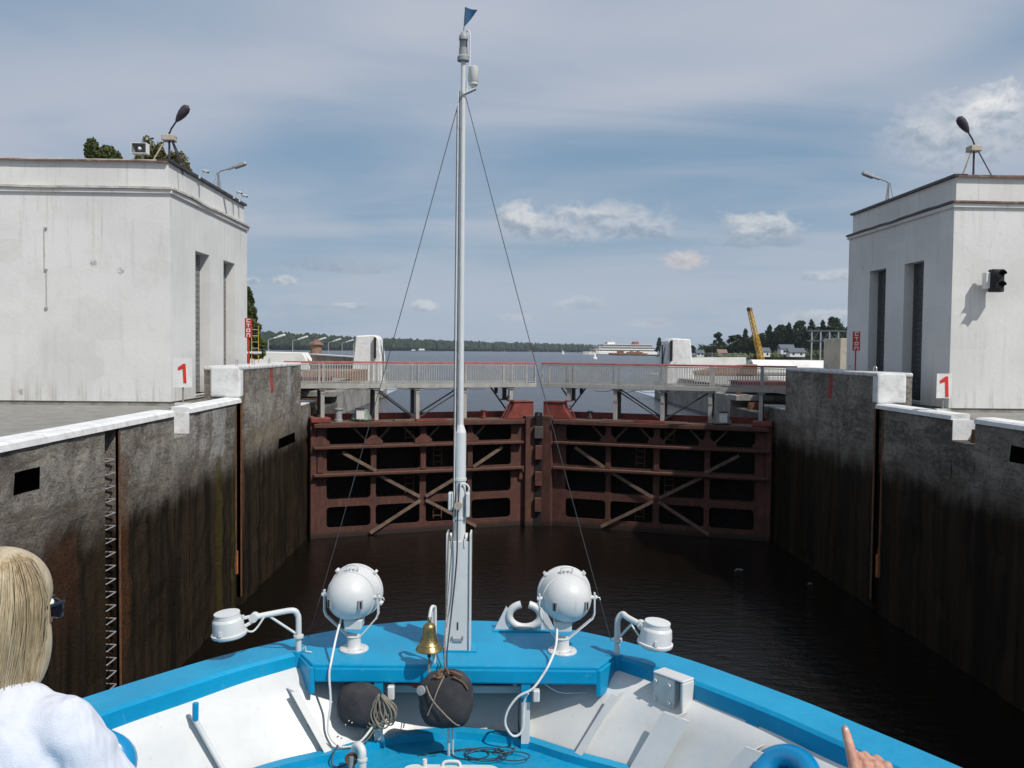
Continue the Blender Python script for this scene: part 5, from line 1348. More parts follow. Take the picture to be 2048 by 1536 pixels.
# bow platform: one plate filling between the rails
PX = 1.42; PY = -0.43
i0 = next(i for i, p in enumerate(inner) if p[0] > 1.30)
cn = inner[i0]
pl_ = [(PX, PY), (1.62, -0.02)] + [p for p in outer if p[1] > 0.30 and p[0] < 1.9][::-1]
mp = offset(outer, 0.03)
side_pts = [p for p in mp if p[0] < 1.72]
poly = [(PX, PY), (1.60, -0.12), (1.74, 0.05)] + [(p[0], p[1]) for p in side_pts[::-1]]
full = poly + [(-x, y) for x, y in poly[::-1] if x > 1e-6]
mbS().prism(full, 'z', BZ-0.05, BZ+0.004).build('bow_platform', M['ship_blue'], ship, bevel=0.015, seg=2)
mbS().box((-PX+0.02, PY-0.01, BZ-0.18), (PX-0.02, PY+0.03, BZ-0.03)).build('platform_edge', M['ship_blue'], ship, bevel=0.02, seg=2)
for s_ in (1, -1):   # corner webs joining the platform edge to the fascias
    mbS().prism([(s_*(PX-0.03), PY), (s_*(PX+0.02), PY-0.01), (s_*1.63, -0.10), (s_*1.60, -0.03)], 'z', BZ-0.30, BZ-0.03).build('corner_web', M['ship_blue'], ship, bevel=0.008)
    mbS().cyl((s_*1.64, -0.06, BZ-0.29), (s_*1.64, -0.06, BZ+0.01), 0.062, n=18).build('lamp_socket', M['ship_blue'], ship, smooth=True)
    mbS().box((s_*1.57, -0.13, BZ-0.36), (s_*1.72, 0.0, BZ-0.27)).build('socket_bracket', M['ship_white'], ship, bevel=0.02)
# bulwark frames (ribs): web plate standing off the plating with a flange
def find_t(x):
    return next(i for i, p in enumerate(plate) if p[0] > x)/(NS-1)
def rib(s_, x_top, x_bot, width, off=0.13, name='frame', pipe=False):
    zt_ = BZ-FH-0.003
    k1 = min(range(NS), key=lambda k: abs(plate_at(k, zt_).x-x_top)); k2 = min(range(NS), key=lambda k: abs(deckc[k][0]-x_bot))
    zs = [zt_, BZ-0.5, DZ+0.02]; F = []; Bk = []; n = Vector((-0.72, -0.69, 0)); tn = Vector((0.69, -0.72, 0))
    for i_, z in enumerate(zs):
        k = k1+(k2-k1)*i_/(len(zs)-1); a_ = plate_at(int(k), z); b2 = plate_at(min(NS-1, int(k)+1), z); p_ = a_.lerp(b2, k-int(k))
        Bk.append(p_); F.append(p_+n*off*(1.0-0.35*i_/(len(zs)-1)))
    F[1] = F[0].lerp(F[2], (F[0].z-F[1].z)/(F[0].z-F[2].z))
    def S(p): return (p.x*s_, p.y, p.z)
    m_ = len(zs); v = [S(p+tn*0.007) for p in F]+[S(p+tn*0.007) for p in Bk]+[S(p-tn*0.007) for p in F]+[S(p-tn*0.007) for p in Bk]
    f = []
    for i_ in range(m_-1): f += [(i_, i_+1, m_+i_+1, m_+i_), (2*m_+i_, 3*m_+i_, 3*m_+i_+1, 2*m_+i_+1), (i_, 2*m_+i_, 2*m_+i_+1, i_+1)]
    fr = mbS().add(v, f+[(m_-1, 2*m_-1, 4*m_-1, 3*m_-1), (0, m_, 3*m_, 2*m_)]).build(name, M['ship_white'], ship)
    if pipe:
        mbS().tube([S(F[0]+n*0.02+Vector((0, 0, 0.15)))]+[S(p+n*0.012) for p in F], 0.024, 12).build('drain_pipe', M['ship_white'], fr, smooth=True)
        mbS().cyl(S(F[0]+n*0.025+Vector((0, 0, 0.155))), S(F[0]+n*0.02), 0.028, n=12).build('pipe_head', M['ship_blue'], fr, smooth=True)
    else:
        h = width/2; v = []
        for p in F: v += [S(p-tn*h), S(p+tn*h), S(p+tn*h+n*0.014), S(p-tn*h+n*0.014)]
        f = [(4*i_+a_, 4*i_+(a_+1) % 4, 4*i_+4+(a_+1) % 4, 4*i_+4+a_) for i_ in range(m_-1) for a_ in range(4)]+[(0, 1, 2, 3), (4*m_-1, 4*m_-2, 4*m_-3, 4*m_-4)]
        mbS().add(v, f).build('flange', M['ship_white'], fr)
    return fr
rib(1, 1.66, 1.24, 0.085); rib(1, 2.20, 1.80, 0.30, 0.16); rib(1, 2.72, 2.30, 0.17, 0.15); rib(1, 3.3, 2.95, 0.12); rib(1, 3.8, 3.4, 0.12); rib(1, 4.3, 3.9, 0.12)
rib(-1, 1.66, 1.20, 0.085); rib(-1, 2.42, 2.02, 0.05, 0.10, pipe=True); rib(-1, 3.0, 2.62, 0.10); rib(-1, 3.5, 3.1, 0.12); rib(-1, 4.0, 3.6, 0.12)
# brackets on the fascia over the ribs, in blue
for s_, x in ((1, 3.02), (-1, 3.24)):
    i = int(find_t(x)*(NS-1)); p = Vector(inner[i]); tv = (Vector(inner[i+1])-Vector(inner[i-1])).normalized(); n = Vector((tv.y, -tv.x)); n = -n if n.x > 0 else n
    v = []
    for w in (-0.07, 0.07):
        q = p+tv*w
        v += [(s_*q.x, q.y, BZ-0.16), (s_*(q.x+n.x*0.07), q.y+n.y*0.07, BZ-FH), (s_*q.x, q.y, BZ-FH)]
    mbS().add(v, [(0, 1, 2), (3, 5, 4), (0, 3, 4, 1), (1, 4, 5, 2), (2, 5, 3, 0)]).build('knee', M['ship_blue'], ship)
# two knee plates carrying the platform, flange towards us; blue head and foot
for x in (-0.76, 0.70):
    kn = mbS().prism([(PY+0.03, BZ-0.17), (0.2, BZ-0.2), (-0.1, DZ), (PY+0.02, DZ)], 'x', x-0.006, x+0.006).build('knee_plate', M['ship_cream'], ship)
    mbS().bar((x, PY+0.012, BZ-0.36), (x, PY+0.012, DZ+0.05), 0.085, 0.012, up=(0, 1, 0)).build('flange', M['ship_white'], kn)
    mbS().bar((x, PY+0.010, BZ-0.16), (x, PY+0.010, BZ-0.36), 0.09, 0.014, up=(0, 1, 0)).build('flange_head', M['ship_blue'], kn)
    mbS().bar((x, PY+0.010, DZ+0.05), (x, PY+0.010, DZ), 0.09, 0.014, up=(0, 1, 0)).build('flange_foot', M['ship_blue'], kn)
# shelf and hawse openings under the platform
mbS().box((-0.72, -0.16, BZ-0.38), (0.66, -0.08, BZ-0.30)).build('breast_hook', M['ship_white'], ship, bevel=0.01)
for x in (-0.42, 0.36):
    fr = mbS().box((x-0.25, -0.16, BZ-0.30), (x-0.21, -0.12, BZ-0.06)).box((x+0.21, -0.16, BZ-0.30), (x+0.25, -0.12, BZ-0.06)).build('hawse_frame', M['ship_cream'], ship)
    mbS().box((x-0.21, -0.08, BZ-0.30), (x+0.21, -0.07, BZ-0.06)).build('hawse_opening', M['dark_hole'], fr)
    mbS().tube([(x+0.19*math.cos(a), -0.12, BZ-0.17+0.12*math.sin(a)) for a in [2*math.pi*k/20 for k in range(20)]], 0.025, 8, closed=True).build('hawse_ring', M['rubber_black'], fr, smooth=True)
mbS().box((-0.14, -0.20, BZ-0.30), (0.10, -0.17, BZ-0.06)).build('stem_plate', M['ship_cream'], ship, bevel=0.01)
for x in (-0.83, 0.80):
    mbS().box((x-0.035, PY-0.06, BZ-0.34), (x+0.035, PY+0.02, BZ-0.22)).build('cleat', M['ship_white'], ship, bevel=0.012)
mbS().box((-0.67, PY-0.05, BZ-0.34), (-0.60, PY+0.02, BZ-0.20)).build('cleat', M['ship_white'], ship, bevel=0.012)
# deck house of the ship under the viewing deck (aft, behind the frame)
mbS().box((-4.6, -9.4-6, DZ), (4.6, -7.35, 6.55)).build('deckhouse', M['ship_white'], ship)
mbS().box((-4.9, -16, 6.55), (4.9, -7.3, 6.65)).build('viewing_deck', M['ship_blue'], ship)
mbS().box((-4.9, -7.36, 6.65), (4.9, -7.3, 7.62)).build('deck_screen', M['ship_white'], ship)

# hatch lid and gooseneck vent on the deck
root = bempty('deck_hatch', (-0.1, -0.60, DZ), 'white hatch lid with a handle at the bottom edge of the photo', 'hatch')
pts = [(x+0.02, y-1.62) for x, y in rounded(-0.42, -0.35, 0.42, 0.42, 0.10)]
mbS().prism(pts, 'z', DZ, DZ+0.16).build('coaming', M['ship_white'], root)
mbS().prism([(x*1.03, y*1.0) for x, y in pts], 'z', DZ+0.16, DZ+0.20).build('lid', M['ship_white'], root, bevel=0.01)
mbS().tube(smooth_path([(-0.06, -1.25, DZ+0.19), (-0.04, -1.23, DZ+0.235), (0.08, -1.23, DZ+0.235), (0.10, -1.25, DZ+0.19)], 3), 0.014, 8).build('handle', M['ship_white'], root, smooth=True)
mbS().cyl((-0.22, -1.24, DZ+0.2), (-0.22, -1.24, DZ+0.26), 0.02, n=10).build('knob', M['ship_white'], root)
root = bempty('vent_pipe', (-0.95, -0.42, DZ), 'white gooseneck vent pipe on the deck beside a rusty valve', 'pipe')
mbS().tube(smooth_path([(-0.82, -1.02, DZ), (-0.82, -1.02, DZ+0.16), (-0.825, -1.01, DZ+0.23), (-0.86, -0.98, DZ+0.265), (-0.90, -0.94, DZ+0.23), (-0.91, -0.93, DZ+0.16)], 5), 0.038, 14).build('pipe', M['ship_white'], root, smooth=True)
mbS().cyl((-0.82, -1.02, DZ+0.14), (-0.82, -1.02, DZ+0.16), 0.047, n=16).build('collar', M['ship_white'], root, smooth=True)
root = bempty('deck_valve', (-1.12, -0.45, DZ), 'small rusty valve cluster left of the white gooseneck pipe', 'valve')
mbS().cyl((-0.93, -0.96, DZ), (-0.93, -0.96, DZ+0.16), 0.03, n=10).build('stem', M['lamp_grey'], root)
mbS().tube([(-0.93+0.05*math.cos(a), -0.97, DZ+0.13+0.05*math.sin(a)) for a in [2*math.pi*k/14 for k in range(14)]], 0.014, 6, closed=True).build('handwheel', M['rust_brown'], root)

# fenced hawse lips (blue bell mouths) on both bulwarks
def bell_mouth(s_, c, lab):
    root = bempty('hawse_lip', c, lab, 'fairlead', 'big blue bell-mouthed fairleads in the bulwarks')
    n = Vector((-s_*0.55, -0.42, 0.72)).normalized(); C_ = Vector(c)
    C_ = C_+n*0.09; x, y, _ = frame_from(n)
    R0, r0 = 0.20, 0.098; v = []; f = []; N, m = 36, 12
    for i in range(N):
        a = 2*math.pi*i/N; d = x*math.cos(a)*1.12+y*math.sin(a)
        for j in range(m):
            q = 2*math.pi*j/m; v.append(tuple(C_+d*(R0+r0*math.cos(q))+n*(r0*math.sin(q))))
    for i in range(N):
        for j in range(m): f.append((i*m+j, i*m+(j+1) % m, ((i+1) % N)*m+(j+1) % m, ((i+1) % N)*m+j))
    mbS().add(v, f).build('lip', M['hawse_blue'], root, smooth=True)
    mbS().cyl(C_-n*0.015, C_-n*0.005, R0-0.03, n=24).build('opening', M['dark_hole'], root)
    mbS().cyl(C_-n*0.30, C_-n*0.02, R0+r0*0.5, R0+r0*0.85, n=32, cap=False).build('collar', M['hawse_blue'], root, smooth=True)
bell_mouth(1, (2.87, -1.88, 5.09), 'blue rounded bell-mouth fairlead at the bottom right, below the pointing hand')
bell_mouth(-1, (-2.95, -1.79, 5.12), 'blue rounded bell-mouth fairlead at the bottom left beside the white sleeve')

# junction box bracket on the starboard fascia
i = int(find_t(2.44)*(NS-1)); p = Vector(inner[i]); tv = (Vector(inner[i+2])-Vector(inner[i-2])).normalized(); n = Vector((tv.y, -tv.x)); n = -n if n.x > 0 else n
root = bempty('junction_box', (p.x, p.y, BZ-0.3), 'white bolted junction box bracket on the right bulwark', 'junction box')
def jb(t0, t1, d0, d1, z0, z1, nm, mm='ship_white', bev=0.008):
    v = []
    for z in (z0, z1):
        for t_, d_ in ((t0, d0), (t1, d0), (t1, d1), (t0, d1)):
            q = p+tv*t_+n*d_; v.append((q.x, q.y, z))
    return mbS().add(v, [(0, 3, 2, 1), (4, 5, 6, 7), (0, 1, 5, 4), (1, 2, 6, 5), (2, 3, 7, 6), (3, 0, 4, 7)]).build(nm, M[mm], root, bevel=bev)
jb(-0.15, 0.22, 0.0, 0.17, BZ+0.012, BZ+0.035, 'top_flange'); jb(0.185, 0.22, 0.0, 0.17, BZ-0.36, BZ+0.01, 'side_web'); jb(-0.15, 0.185, 0.02, 0.06, BZ-0.29, BZ+0.01, 'back_plate')
pl2 = jb(-0.15, 0.11, 0.135, 0.165, BZ-0.27, BZ+0.008, 'cover_plate', 'ship_cream'); jb(-0.13, 0.10, 0.06, 0.135, BZ-0.25, BZ-0.02, 'box_body')
for t_ in (-0.11, 0.06):
    for z in (BZ-0.05, BZ-0.22):
        q = p+tv*t_+n*0.165; r_ = p+tv*t_+n*0.19
        mbS().cyl((q.x, q.y, z), (r_.x, r_.y, z), 0.022, n=6).build('bolt', M['ship_white'], root)

# ------------------------------------------------------------------ mast and tabernacle
root = bempty('bow_mast', (0, 0, BZ), 'tall white hinged mast in the middle of the bow', 'mast')
mbS().box((-0.115, -0.02, BZ+0.006), (0.105, -0.005, 6.70)).build('front_plate', M['ship_white'], root, bevel=0.004)
for x in (-0.125, 0.115): mbS().box((x-0.006, -0.04, BZ+0.006), (x+0.012, 0.20, 6.78)).build('cheek', M['ship_white'], root, bevel=0.004)
mbS().box((-0.20, -0.05, BZ+0.005), (0.19, 0.24, BZ+0.018)).build('foot_plate', M['ship_blue'], root)
mbS().box((-0.012, -0.026, 5.78), (0.0, -0.0205, 5.86)).build('slot', M['dark_hole'], root)
mbS().box((-0.05, -0.034, 5.66), (0.045, -0.0205, 5.69)).build('latch', M['lamp_grey'], root)
mbS().box((-0.06, -0.045, 5.688), (-0.052, -0.0205, 5.72)).box((0.047, -0.045, 5.688), (0.055, -0.0205, 5.72)).build('latch', M['lamp_grey'], root)
for x in (-0.07, 0.06): mbS().box((x-0.008, -0.03, 6.64), (x+0.008, 0.1, 6.72)).build('hinge_lug', M['ship_white'], root)
for x in (-0.085, 0.075): mbS().cyl((x-0.012, 0.05, 6.72), (x+0.012, 0.05, 6.72), 0.055, n=18).build('sheave', M['ship_cream'], root, smooth=True)
mz = 11.60
lower = mbS().cyl((0.0, 0.06, 5.7), (0.0, 0.06, 7.82), 0.063, 0.062, 20).cyl((0, 0.06, 7.82), (0, 0.06, 7.90), 0.062, 0.034, 20).build('lower_mast', M['ship_white'], root, smooth=True)
upper = mbS().cyl((0.0, 0.06, 7.90), (0.0, 0.06, mz), 0.033, 0.024, 16).build('upper_mast', M['ship_white'], root, smooth=True)
for z in (7.32, 6.92): mbS().cyl((0, 0.06, z), (0, 0.06, z+0.025), 0.07, n=20).build('band', M['ship_white'], root, smooth=True)
z = 8.1; k = 0
while z < 11.2:
    mbS().box((-0.030, 0.018, z), (-0.018, 0.03, z+0.05)).build('cable_clip', M['lamp_grey'], root); z += 0.47
for x in (-0.036, -0.052): mbS().tube([(x-0.004, 0.012, 6.9), (x, 0.02, 8.0), (x+0.004, 0.035, 11.3)], 0.0055, 6).build('mast_cable', M['cable_white' if x < -0.04 else 'wire'], root)
# control box at the folding joint
mbS().box((-0.115, -0.03, 7.02), (-0.065, 0.10, 7.20)).build('side_box', M['ship_cream'], root, bevel=0.008)
mbS().box((0.065, -0.03, 6.95), (0.105, 0.10, 7.20)).build('side_box', M['ship_white'], root, bevel=0.008)
mbS().cyl((-0.01, -0.004, 7.07), (-0.01, -0.06, 7.07), 0.042, n=18).build('knob', M['lamp_beige'], root, smooth=True)
mbS().tube([(0.05+0.05*math.cos(a), -0.01, 7.24+0.055*math.sin(a)) for a in [R(-60)+R(250)*k/14 for k in range(15)]], 0.009, 8).build('cable_loop', M['cable_white'], root, smooth=True)
# top light, flag staff, cross arm
tl_ = mbS().lathe([(0.03, 0), (0.062, 0.01), (0.062, 0.05), (0.045, 0.07), (0.045, 0.14)], (0, 0.06, mz), (0, 0, 1), 20).build('light_base', M['lamp_grey'], root, smooth=True)
mbS().cyl((0, 0.06, mz+0.14), (0, 0.06, mz+0.22), 0.042, n=20).build('lens', M['lens_glass'], tl_, smooth=True)
mbS().cyl((0, 0.06, mz+0.14), (0, 0.06, mz+0.22), 0.014, n=10).build('bulb', M['sign_white'], tl_)
for k in range(4):
    a = R(45+90*k); mbS().cyl((0.045*math.cos(a), 0.06+0.045*math.sin(a), mz+0.14), (0.045*math.cos(a), 0.06+0.045*math.sin(a), mz+0.225), 0.004, n=6).build('guard', M['lamp_dark'], tl_)
mbS().lathe([(0.046, 0.0), (0.048, 0.03), (0.03, 0.07), (0.01, 0.09)], (0, 0.06, mz+0.22), (0, 0, 1), 20).build('light_cap', M['lamp_grey'], tl_, smooth=True)
mbS().tube(smooth_path([(0.02, 0.06, mz+0.30), (0.045, 0.05, mz+0.315), (0.065, 0.04, mz+0.27), (0.068, 0.04, mz+0.1), (0.06, 0.04, mz-0.1), (0.035, 0.04, mz-0.32)], 4), 0.008, 8).build('light_cable', M['cable_white'], root, smooth=True)
mbS().bar((0.0, 0.05, 11.27), (0.13, 0.05, 11.33), 0.07, 0.015).build('cross_arm', M['ship_cream'], root)
mbS().bar((0.0, 0.05, 11.29), (-0.04, 0.05, 11.22), 0.03, 0.02).build('cross_arm', M['lamp_grey'], root)
mbS().cyl((0.0, 0.06, mz+0.30), (0.015, 0.06, mz+0.55), 0.004, n=6).build('flag_staff', M['wire'], root)
mbS().lathe([(0.02, 0), (0.045, 0.03), (0.045, 0.045), (0.036, 0.05), (0.05, 0.07), (0.05, 0.205), (0.035, 0.215)], (0.105, 0.05, 11.34), (0, 0, 1), 20).build('side_lantern', M['ship_cream'], root, smooth=True)
root = bempty('pennant', (0.015, 0.06, mz+0.42), 'small dark blue triangular pennant at the masthead', 'flag')
v = []; n_ = 8
for i in range(n_+1):
    t_ = i/n_; wv = 0.02*math.sin(t_*4)
    v += [(0.016+0.125*t_, 0.06+wv, mz+0.555-0.035*t_), (0.016-0.012*(1-t_)+0.125*t_, 0.06+wv, mz+0.555-0.035*t_-0.20*(1-t_)-0.001)]
mbS().add(v, [(2*i, 2*i+1, 2*i+3, 2*i+2) for i in range(n_)]).build('cloth', M['flag_blue'], root, smooth=True)
# stays: to the two rails, and halyards down to the black ball
for s_, lab in ((-1, 'thin wire stay from the masthead down to the left rail'), (1, 'thin wire stay from the masthead down to the right rail')):
    p0 = (s_*0.03, 0.05, 11.24); p1 = (s_*1.62, 0.30 if s_ > 0 else 0.30, BZ+0.02)
    o = mbS().tube(sag(p0, p1, 0.05, 10), 0.0042, 5).build('mast_stay', M['wire']); tag(o, lab, 'wire', 'wire stays of the mast')
o = mbS().tube(smooth_path([(-0.055, 0.0, 11.1), (-0.062, -0.02, 8.5), (-0.06, -0.06, 6.9), (-0.10, -0.10, 6.2), (-0.11, -0.42, 5.72), (-0.09, -0.62, 5.58)], 4), 0.0048, 5).build('halyard', M['wire']); tag(o, 'dark halyard running down the left side of the mast to the black ball', 'rope')
o = mbS().tube(smooth_path([(0.0, -0.008, 7.3), (-0.015, -0.07, 6.9), (-0.02, -0.06, 6.5), (-0.075, -0.08, 5.9), (-0.085, -0.44, 5.68), (-0.07, -0.60, 5.58)], 4), 0.008, 6).build('black_cable', M['cable_dark']); tag(o, 'black cable draped down the front of the mast housing', 'cable')
o = mbS().tube([(-0.105, -0.04, 6.75), (-0.125, -0.06, 5.9), (-0.12, -0.43, 5.68), (-0.10, -0.6, 5.58)], 0.006, 6).build('cord', M['rope_grey']); tag(o, 'pale cord stretched along the left edge of the mast housing', 'rope')

# ------------------------------------------------------------------ searchlights
def searchlight(x, turn, lab):
    root = bempty('searchlight', (x, 0.0, BZ), lab, 'searchlight', 'white searchlights on the bow')
    c = Vector((x+(0.045 if x > 0 else -0.035), 0.03, BZ+0.56)); d = Vector((math.sin(turn), math.cos(turn), 0.05)).normalized()   # beam looks ahead
    W_ = M['ship_white']
    mbS().lathe([(0.150, 0.004), (0.152, 0.016), (0.145, 0.026), (0.085, 0.032), (0.072, 0.05), (0.068, 0.14), (0.078, 0.15), (0.03, 0.16)], (x, 0.0, BZ), (0, 0, 1), 28).build('pedestal', W_, root, smooth=True)
    for k in range(6):
        a = k*R(60)+0.3; mbS().cyl((x+0.12*math.cos(a), 0.12*math.sin(a), BZ+0.026), (x+0.12*math.cos(a), 0.12*math.sin(a), BZ+0.04), 0.012, n=6).build('bolt', W_, root)
    side = Vector((math.cos(turn), -math.sin(turn), 0))
    yk = [c+side*-0.29+Vector((0, 0, 0.05)), c+side*-0.29+Vector((0, 0, -0.17)), c+side*-0.27+Vector((0, 0, -0.22)), Vector((x, 0.0, BZ+0.15))+side*-0.07, Vector((x, 0.0, BZ+0.13)),
          Vector((x, 0.0, BZ+0.15))+side*0.07, c+side*0.27+Vector((0, 0, -0.22)), c+side*0.29+Vector((0, 0, -0.17)), c+side*0.29+Vector((0, 0, 0.05))]
    y_ = MB(BT)
    for a_, b_ in zip(yk[:-1], yk[1:]): y_.bar(a_, b_, 0.014, 0.042, up=Vector((math.sin(turn), math.cos(turn), 0)))
    for p_ in yk[1:-1]: y_.cyl(p_-Vector((0, 0.02, 0)), p_+Vector((0, 0.02, 0)), 0.010, n=8)
    y_.build('yoke', W_, root)
    prof = [(0.02, -0.255), (0.09, -0.243), (0.155, -0.208), (0.205, -0.155), (0.237, -0.085), (0.246, -0.03), (0.246, -0.012), (0.258, -0.010), (0.258, 0.012), (0.246, 0.014), (0.248, 0.05), (0.268, 0.12), (0.272, 0.16), (0.285, 0.165), (0.285, 0.20), (0.262, 0.205)]
    dr = mbS().lathe(prof, c, d, 44).build('drum', W_, root, smooth=True)
    mbS().lathe([(0.255, 0.196), (0.255, 0.207), (0.2, 0.212), (0.01, 0.215)], c, d, 32).build('front_glass', M['lens_glass'], dr, smooth=True)
    up = side.cross(d).normalized(); up = up if up.z > 0 else -up
    # handle on top
    hp = c+d*0.05+up*0.25
    mbS().tube(smooth_path([hp-side*0.055, hp-side*0.052+up*0.055, hp+side*0.052+up*0.055, hp+side*0.055], 3), 0.009, 8).build('handle', W_, dr, smooth=True)
    for sx in (-1, 1): mbS().cyl(hp+side*sx*0.022-up*0.01, hp+side*sx*0.022+up*0.028, 0.012, n=8).build('vent_knob', W_, dr)
    # clamps round the rim
    for ang in (45, 135, 205, 335):
        q = c+d*0.18+(side*math.cos(R(ang))+up*math.sin(R(ang)))*0.292
        mbS().bar(q-d*0.03, q+d*0.04, 0.03, 0.035, up=(side*math.cos(R(ang))+up*math.sin(R(ang)))).build('clamp', W_, dr, bevel=0.004)
    # ventilation slots with dark louvres on the back
    for sx in (-1, 1):
        q = c-d*0.196+side*sx*0.150-up*0.02; nn = (-d*0.72+side*sx*0.62).normalized()
        fr = mbS().bar(q-up*0.045+nn*0.018, q+up*0.045+nn*0.018, 0.05, 0.022, up=nn).build('vent', M['lamp_grey'], dr)
        mbS().bar(q-up*0.036+nn*0.0305, q+up*0.036+nn*0.0305, 0.018, 0.004, up=nn).build('vent_slot', M['dark_hole'], dr)
    # trunnions
    for sx in (-1, 1): mbS().cyl(c+side*sx*0.24, c+side*sx*0.315, 0.022, n=12).build('trunnion', W_, root, smooth=True)
    mbS().tube([c+side*0.315, c+side*0.345-Vector((0, 0, 0.005)), c+side*0.35-Vector((0, 0, 0.03))], 0.006, 6).build('tilt_lever', W_, root)
    # lamp housing under the drum
    mbS().prism([(x-0.085, BZ+0.235), (x+0.085, BZ+0.235), (x+0.095, BZ+0.34), (x-0.095, BZ+0.34)], 'y', -0.09, 0.14).build('lamp_box', W_, root, bevel=0.01)
    return root
searchlight(-1.08, R(8), 'white searchlight on the bow to the left of the mast')
searchlight(1.08, R(-7), 'white searchlight on the bow to the right of the mast')

# ------------------------------------------------------------------ deck lamps on goosenecks
def neck_lamp(s_, lab):
    x = s_*1.64; y = -0.06
    root = bempty('deck_lamp', (x, y, BZ), lab, 'lamp', 'white goose-neck deck lamps')
    W_ = M['ship_white']; L_ = 1.0 if s_ < 0 else 0.5
    tip = Vector((x+s_*0.42*L_, y-0.13-(1-L_)*0.25, BZ+0.39))
    path = smooth_path([(x, y, BZ), (x, y, BZ+0.30), (x+s_*0.01, y, BZ+0.38), (x+s_*0.05, y-0.02, BZ+0.43), (x+s_*0.18*L_, y-0.05-(1-L_)*0.12, BZ+0.42), tuple(tip)], 5)
    mbS().tube(path, 0.030, 14).build('neck', W_, root, smooth=True)
    mbS().cyl((x, y, BZ+0.145), (x, y, BZ+0.17), 0.052, n=16).build('collar', W_, root, smooth=True)
    mbS().cyl((x+s_*0.02, y, BZ+0.18), tuple(Vector(path[22])-Vector((0, 0, 0.02))), 0.013, n=8).build('stay', W_, root)
    c = Vector((x+s_*(0.645 if s_ < 0 else 0.335), y-0.26-(1-L_)*0.3, BZ+0.375)); tl2 = Vector((s_*0.10, -0.05, 1)).normalized()
    hd = mbS().lathe([(0.170, -0.135), (0.176, -0.125), (0.176, -0.105), (0.158, -0.10), (0.150, 0.02), (0.148, 0.03), (0.128, 0.05), (0.124, 0.085), (0.128, 0.09), (0.126, 0.10), (0.02, 0.108)], c, tl2, 32).build('lamp_head', W_, root, smooth=True)
    mbS().lathe([(0.160, -0.136), (0.150, -0.150), (0.02, -0.160)], c, tl2, 28).build('glass', M['lens_glass'], hd, smooth=True)
    for k in range(3):
        a = R(20+120*k); q = c+Vector((math.cos(a), math.sin(a), 0))*0.160
        mbS().bar(q+Vector((0, 0, -0.10)), q+Vector((0, 0, -0.05)), 0.025, 0.02).build('catch', W_, hd)
    mbS().cyl(c+Vector((-s_*0.15, 0.0, 0.05)), c+Vector((-s_*0.15, 0, 0.075)), 0.014, n=8).build('catch', W_, hd)
    # fork bracket
    for dz in (0.03, -0.07): mbS().bar(tip+Vector((0, 0, dz*0.5)), c+Vector((-s_*0.12, 0.03, dz)), 0.022, 0.03).build('bracket', W_, root, bevel=0.003)
    mbS().cyl(tip+Vector((0, -0.045, 0)), tip+Vector((0, 0.045, 0)), 0.045, n=14).build('knuckle', W_, root, smooth=True)
    mbS().tube(smooth_path([tuple(tip+Vector((-s_*0.1, 0, 0.0))), tuple(tip+Vector((0.0, -0.05, -0.13))), tuple(c+Vector((-s_*0.13, -0.05, -0.03)))], 5), 0.010, 8).build('cable', M['cable_white'], root, smooth=True)
    if s_ < 0: mbS().tube([(x+0.06, y-0.06, BZ+0.05), (x+0.08, y-0.06, BZ+0.07), (x+0.09, y-0.06, BZ+0.02), (x+0.15, y-0.06, BZ+0.012)], 0.008, 6).build('clamp_screw', W_, root)
    return root
neck_lamp(-1, 'white goose-neck deck lamp leaning out over the left rail')
neck_lamp(1, 'white goose-neck deck lamp leaning out over the right rail')

# ------------------------------------------------------------------ bell
root = bempty('ship_bell', (-0.26, -0.46, BZ+0.2), 'polished brass ship bell hanging left of the mast', 'bell')
c = Vector((-0.255, -0.50, BZ+0.175))
mbS().lathe([(0.128, 0.0), (0.134, 0.008), (0.128, 0.022), (0.112, 0.045), (0.105, 0.055), (0.108, 0.06), (0.100, 0.066), (0.083, 0.10), (0.070, 0.15), (0.064, 0.20), (0.062, 0.235), (0.052, 0.255), (0.030, 0.268), (0.018, 0.275), (0.016, 0.30), (0.004, 0.305)], c, (0, 0, 1), 40).build('bell_body', M['brass'], root, smooth=True)
mbS().tube([(c.x+0.018*math.cos(a), c.y, c.z+0.315+0.018*math.sin(a)) for a in [2*math.pi*k/12 for k in range(12)]], 0.005, 6, closed=True).build('crown_loop', M['brass'], root)
mbS().cyl(c+Vector((0, 0, -0.055)), c+Vector((0, 0, 0.0)), 0.011, n=10).ell(c+Vector((0, 0, -0.055)), 0.02, 12, 8).build('clapper', M['lamp_dark'], root, smooth=True)
mbS().tube([(c.x, c.y, c.z-0.07), (c.x+0.004, c.y-0.01, c.z-0.12), (c.x-0.006, c.y-0.01, c.z-0.17), (c.x+0.002, c.y-0.01, c.z-0.21)], [0.010, 0.014, 0.010, 0.016], 8).build('bell_rope', M['rope_grey'], root, smooth=True)
mbS().tube(smooth_path([(c.x+0.04, -0.36, BZ+0.0), (c.x+0.045, -0.36, BZ+0.50), (c.x+0.035, -0.38, BZ+0.57), (c.x+0.015, -0.45, BZ+0.58), (c.x, -0.50, BZ+0.50)], 5), 0.016, 10).build('bracket', M['ship_white'], root, smooth=True)
mbS().prism([(c.x-0.03, BZ+0.36), (c.x+0.04, BZ+0.30), (c.x+0.04, BZ+0.56), (c.x+0.0, BZ+0.54)], 'y', -0.365, -0.355).build('bracket_web', M['ship_white'], root)

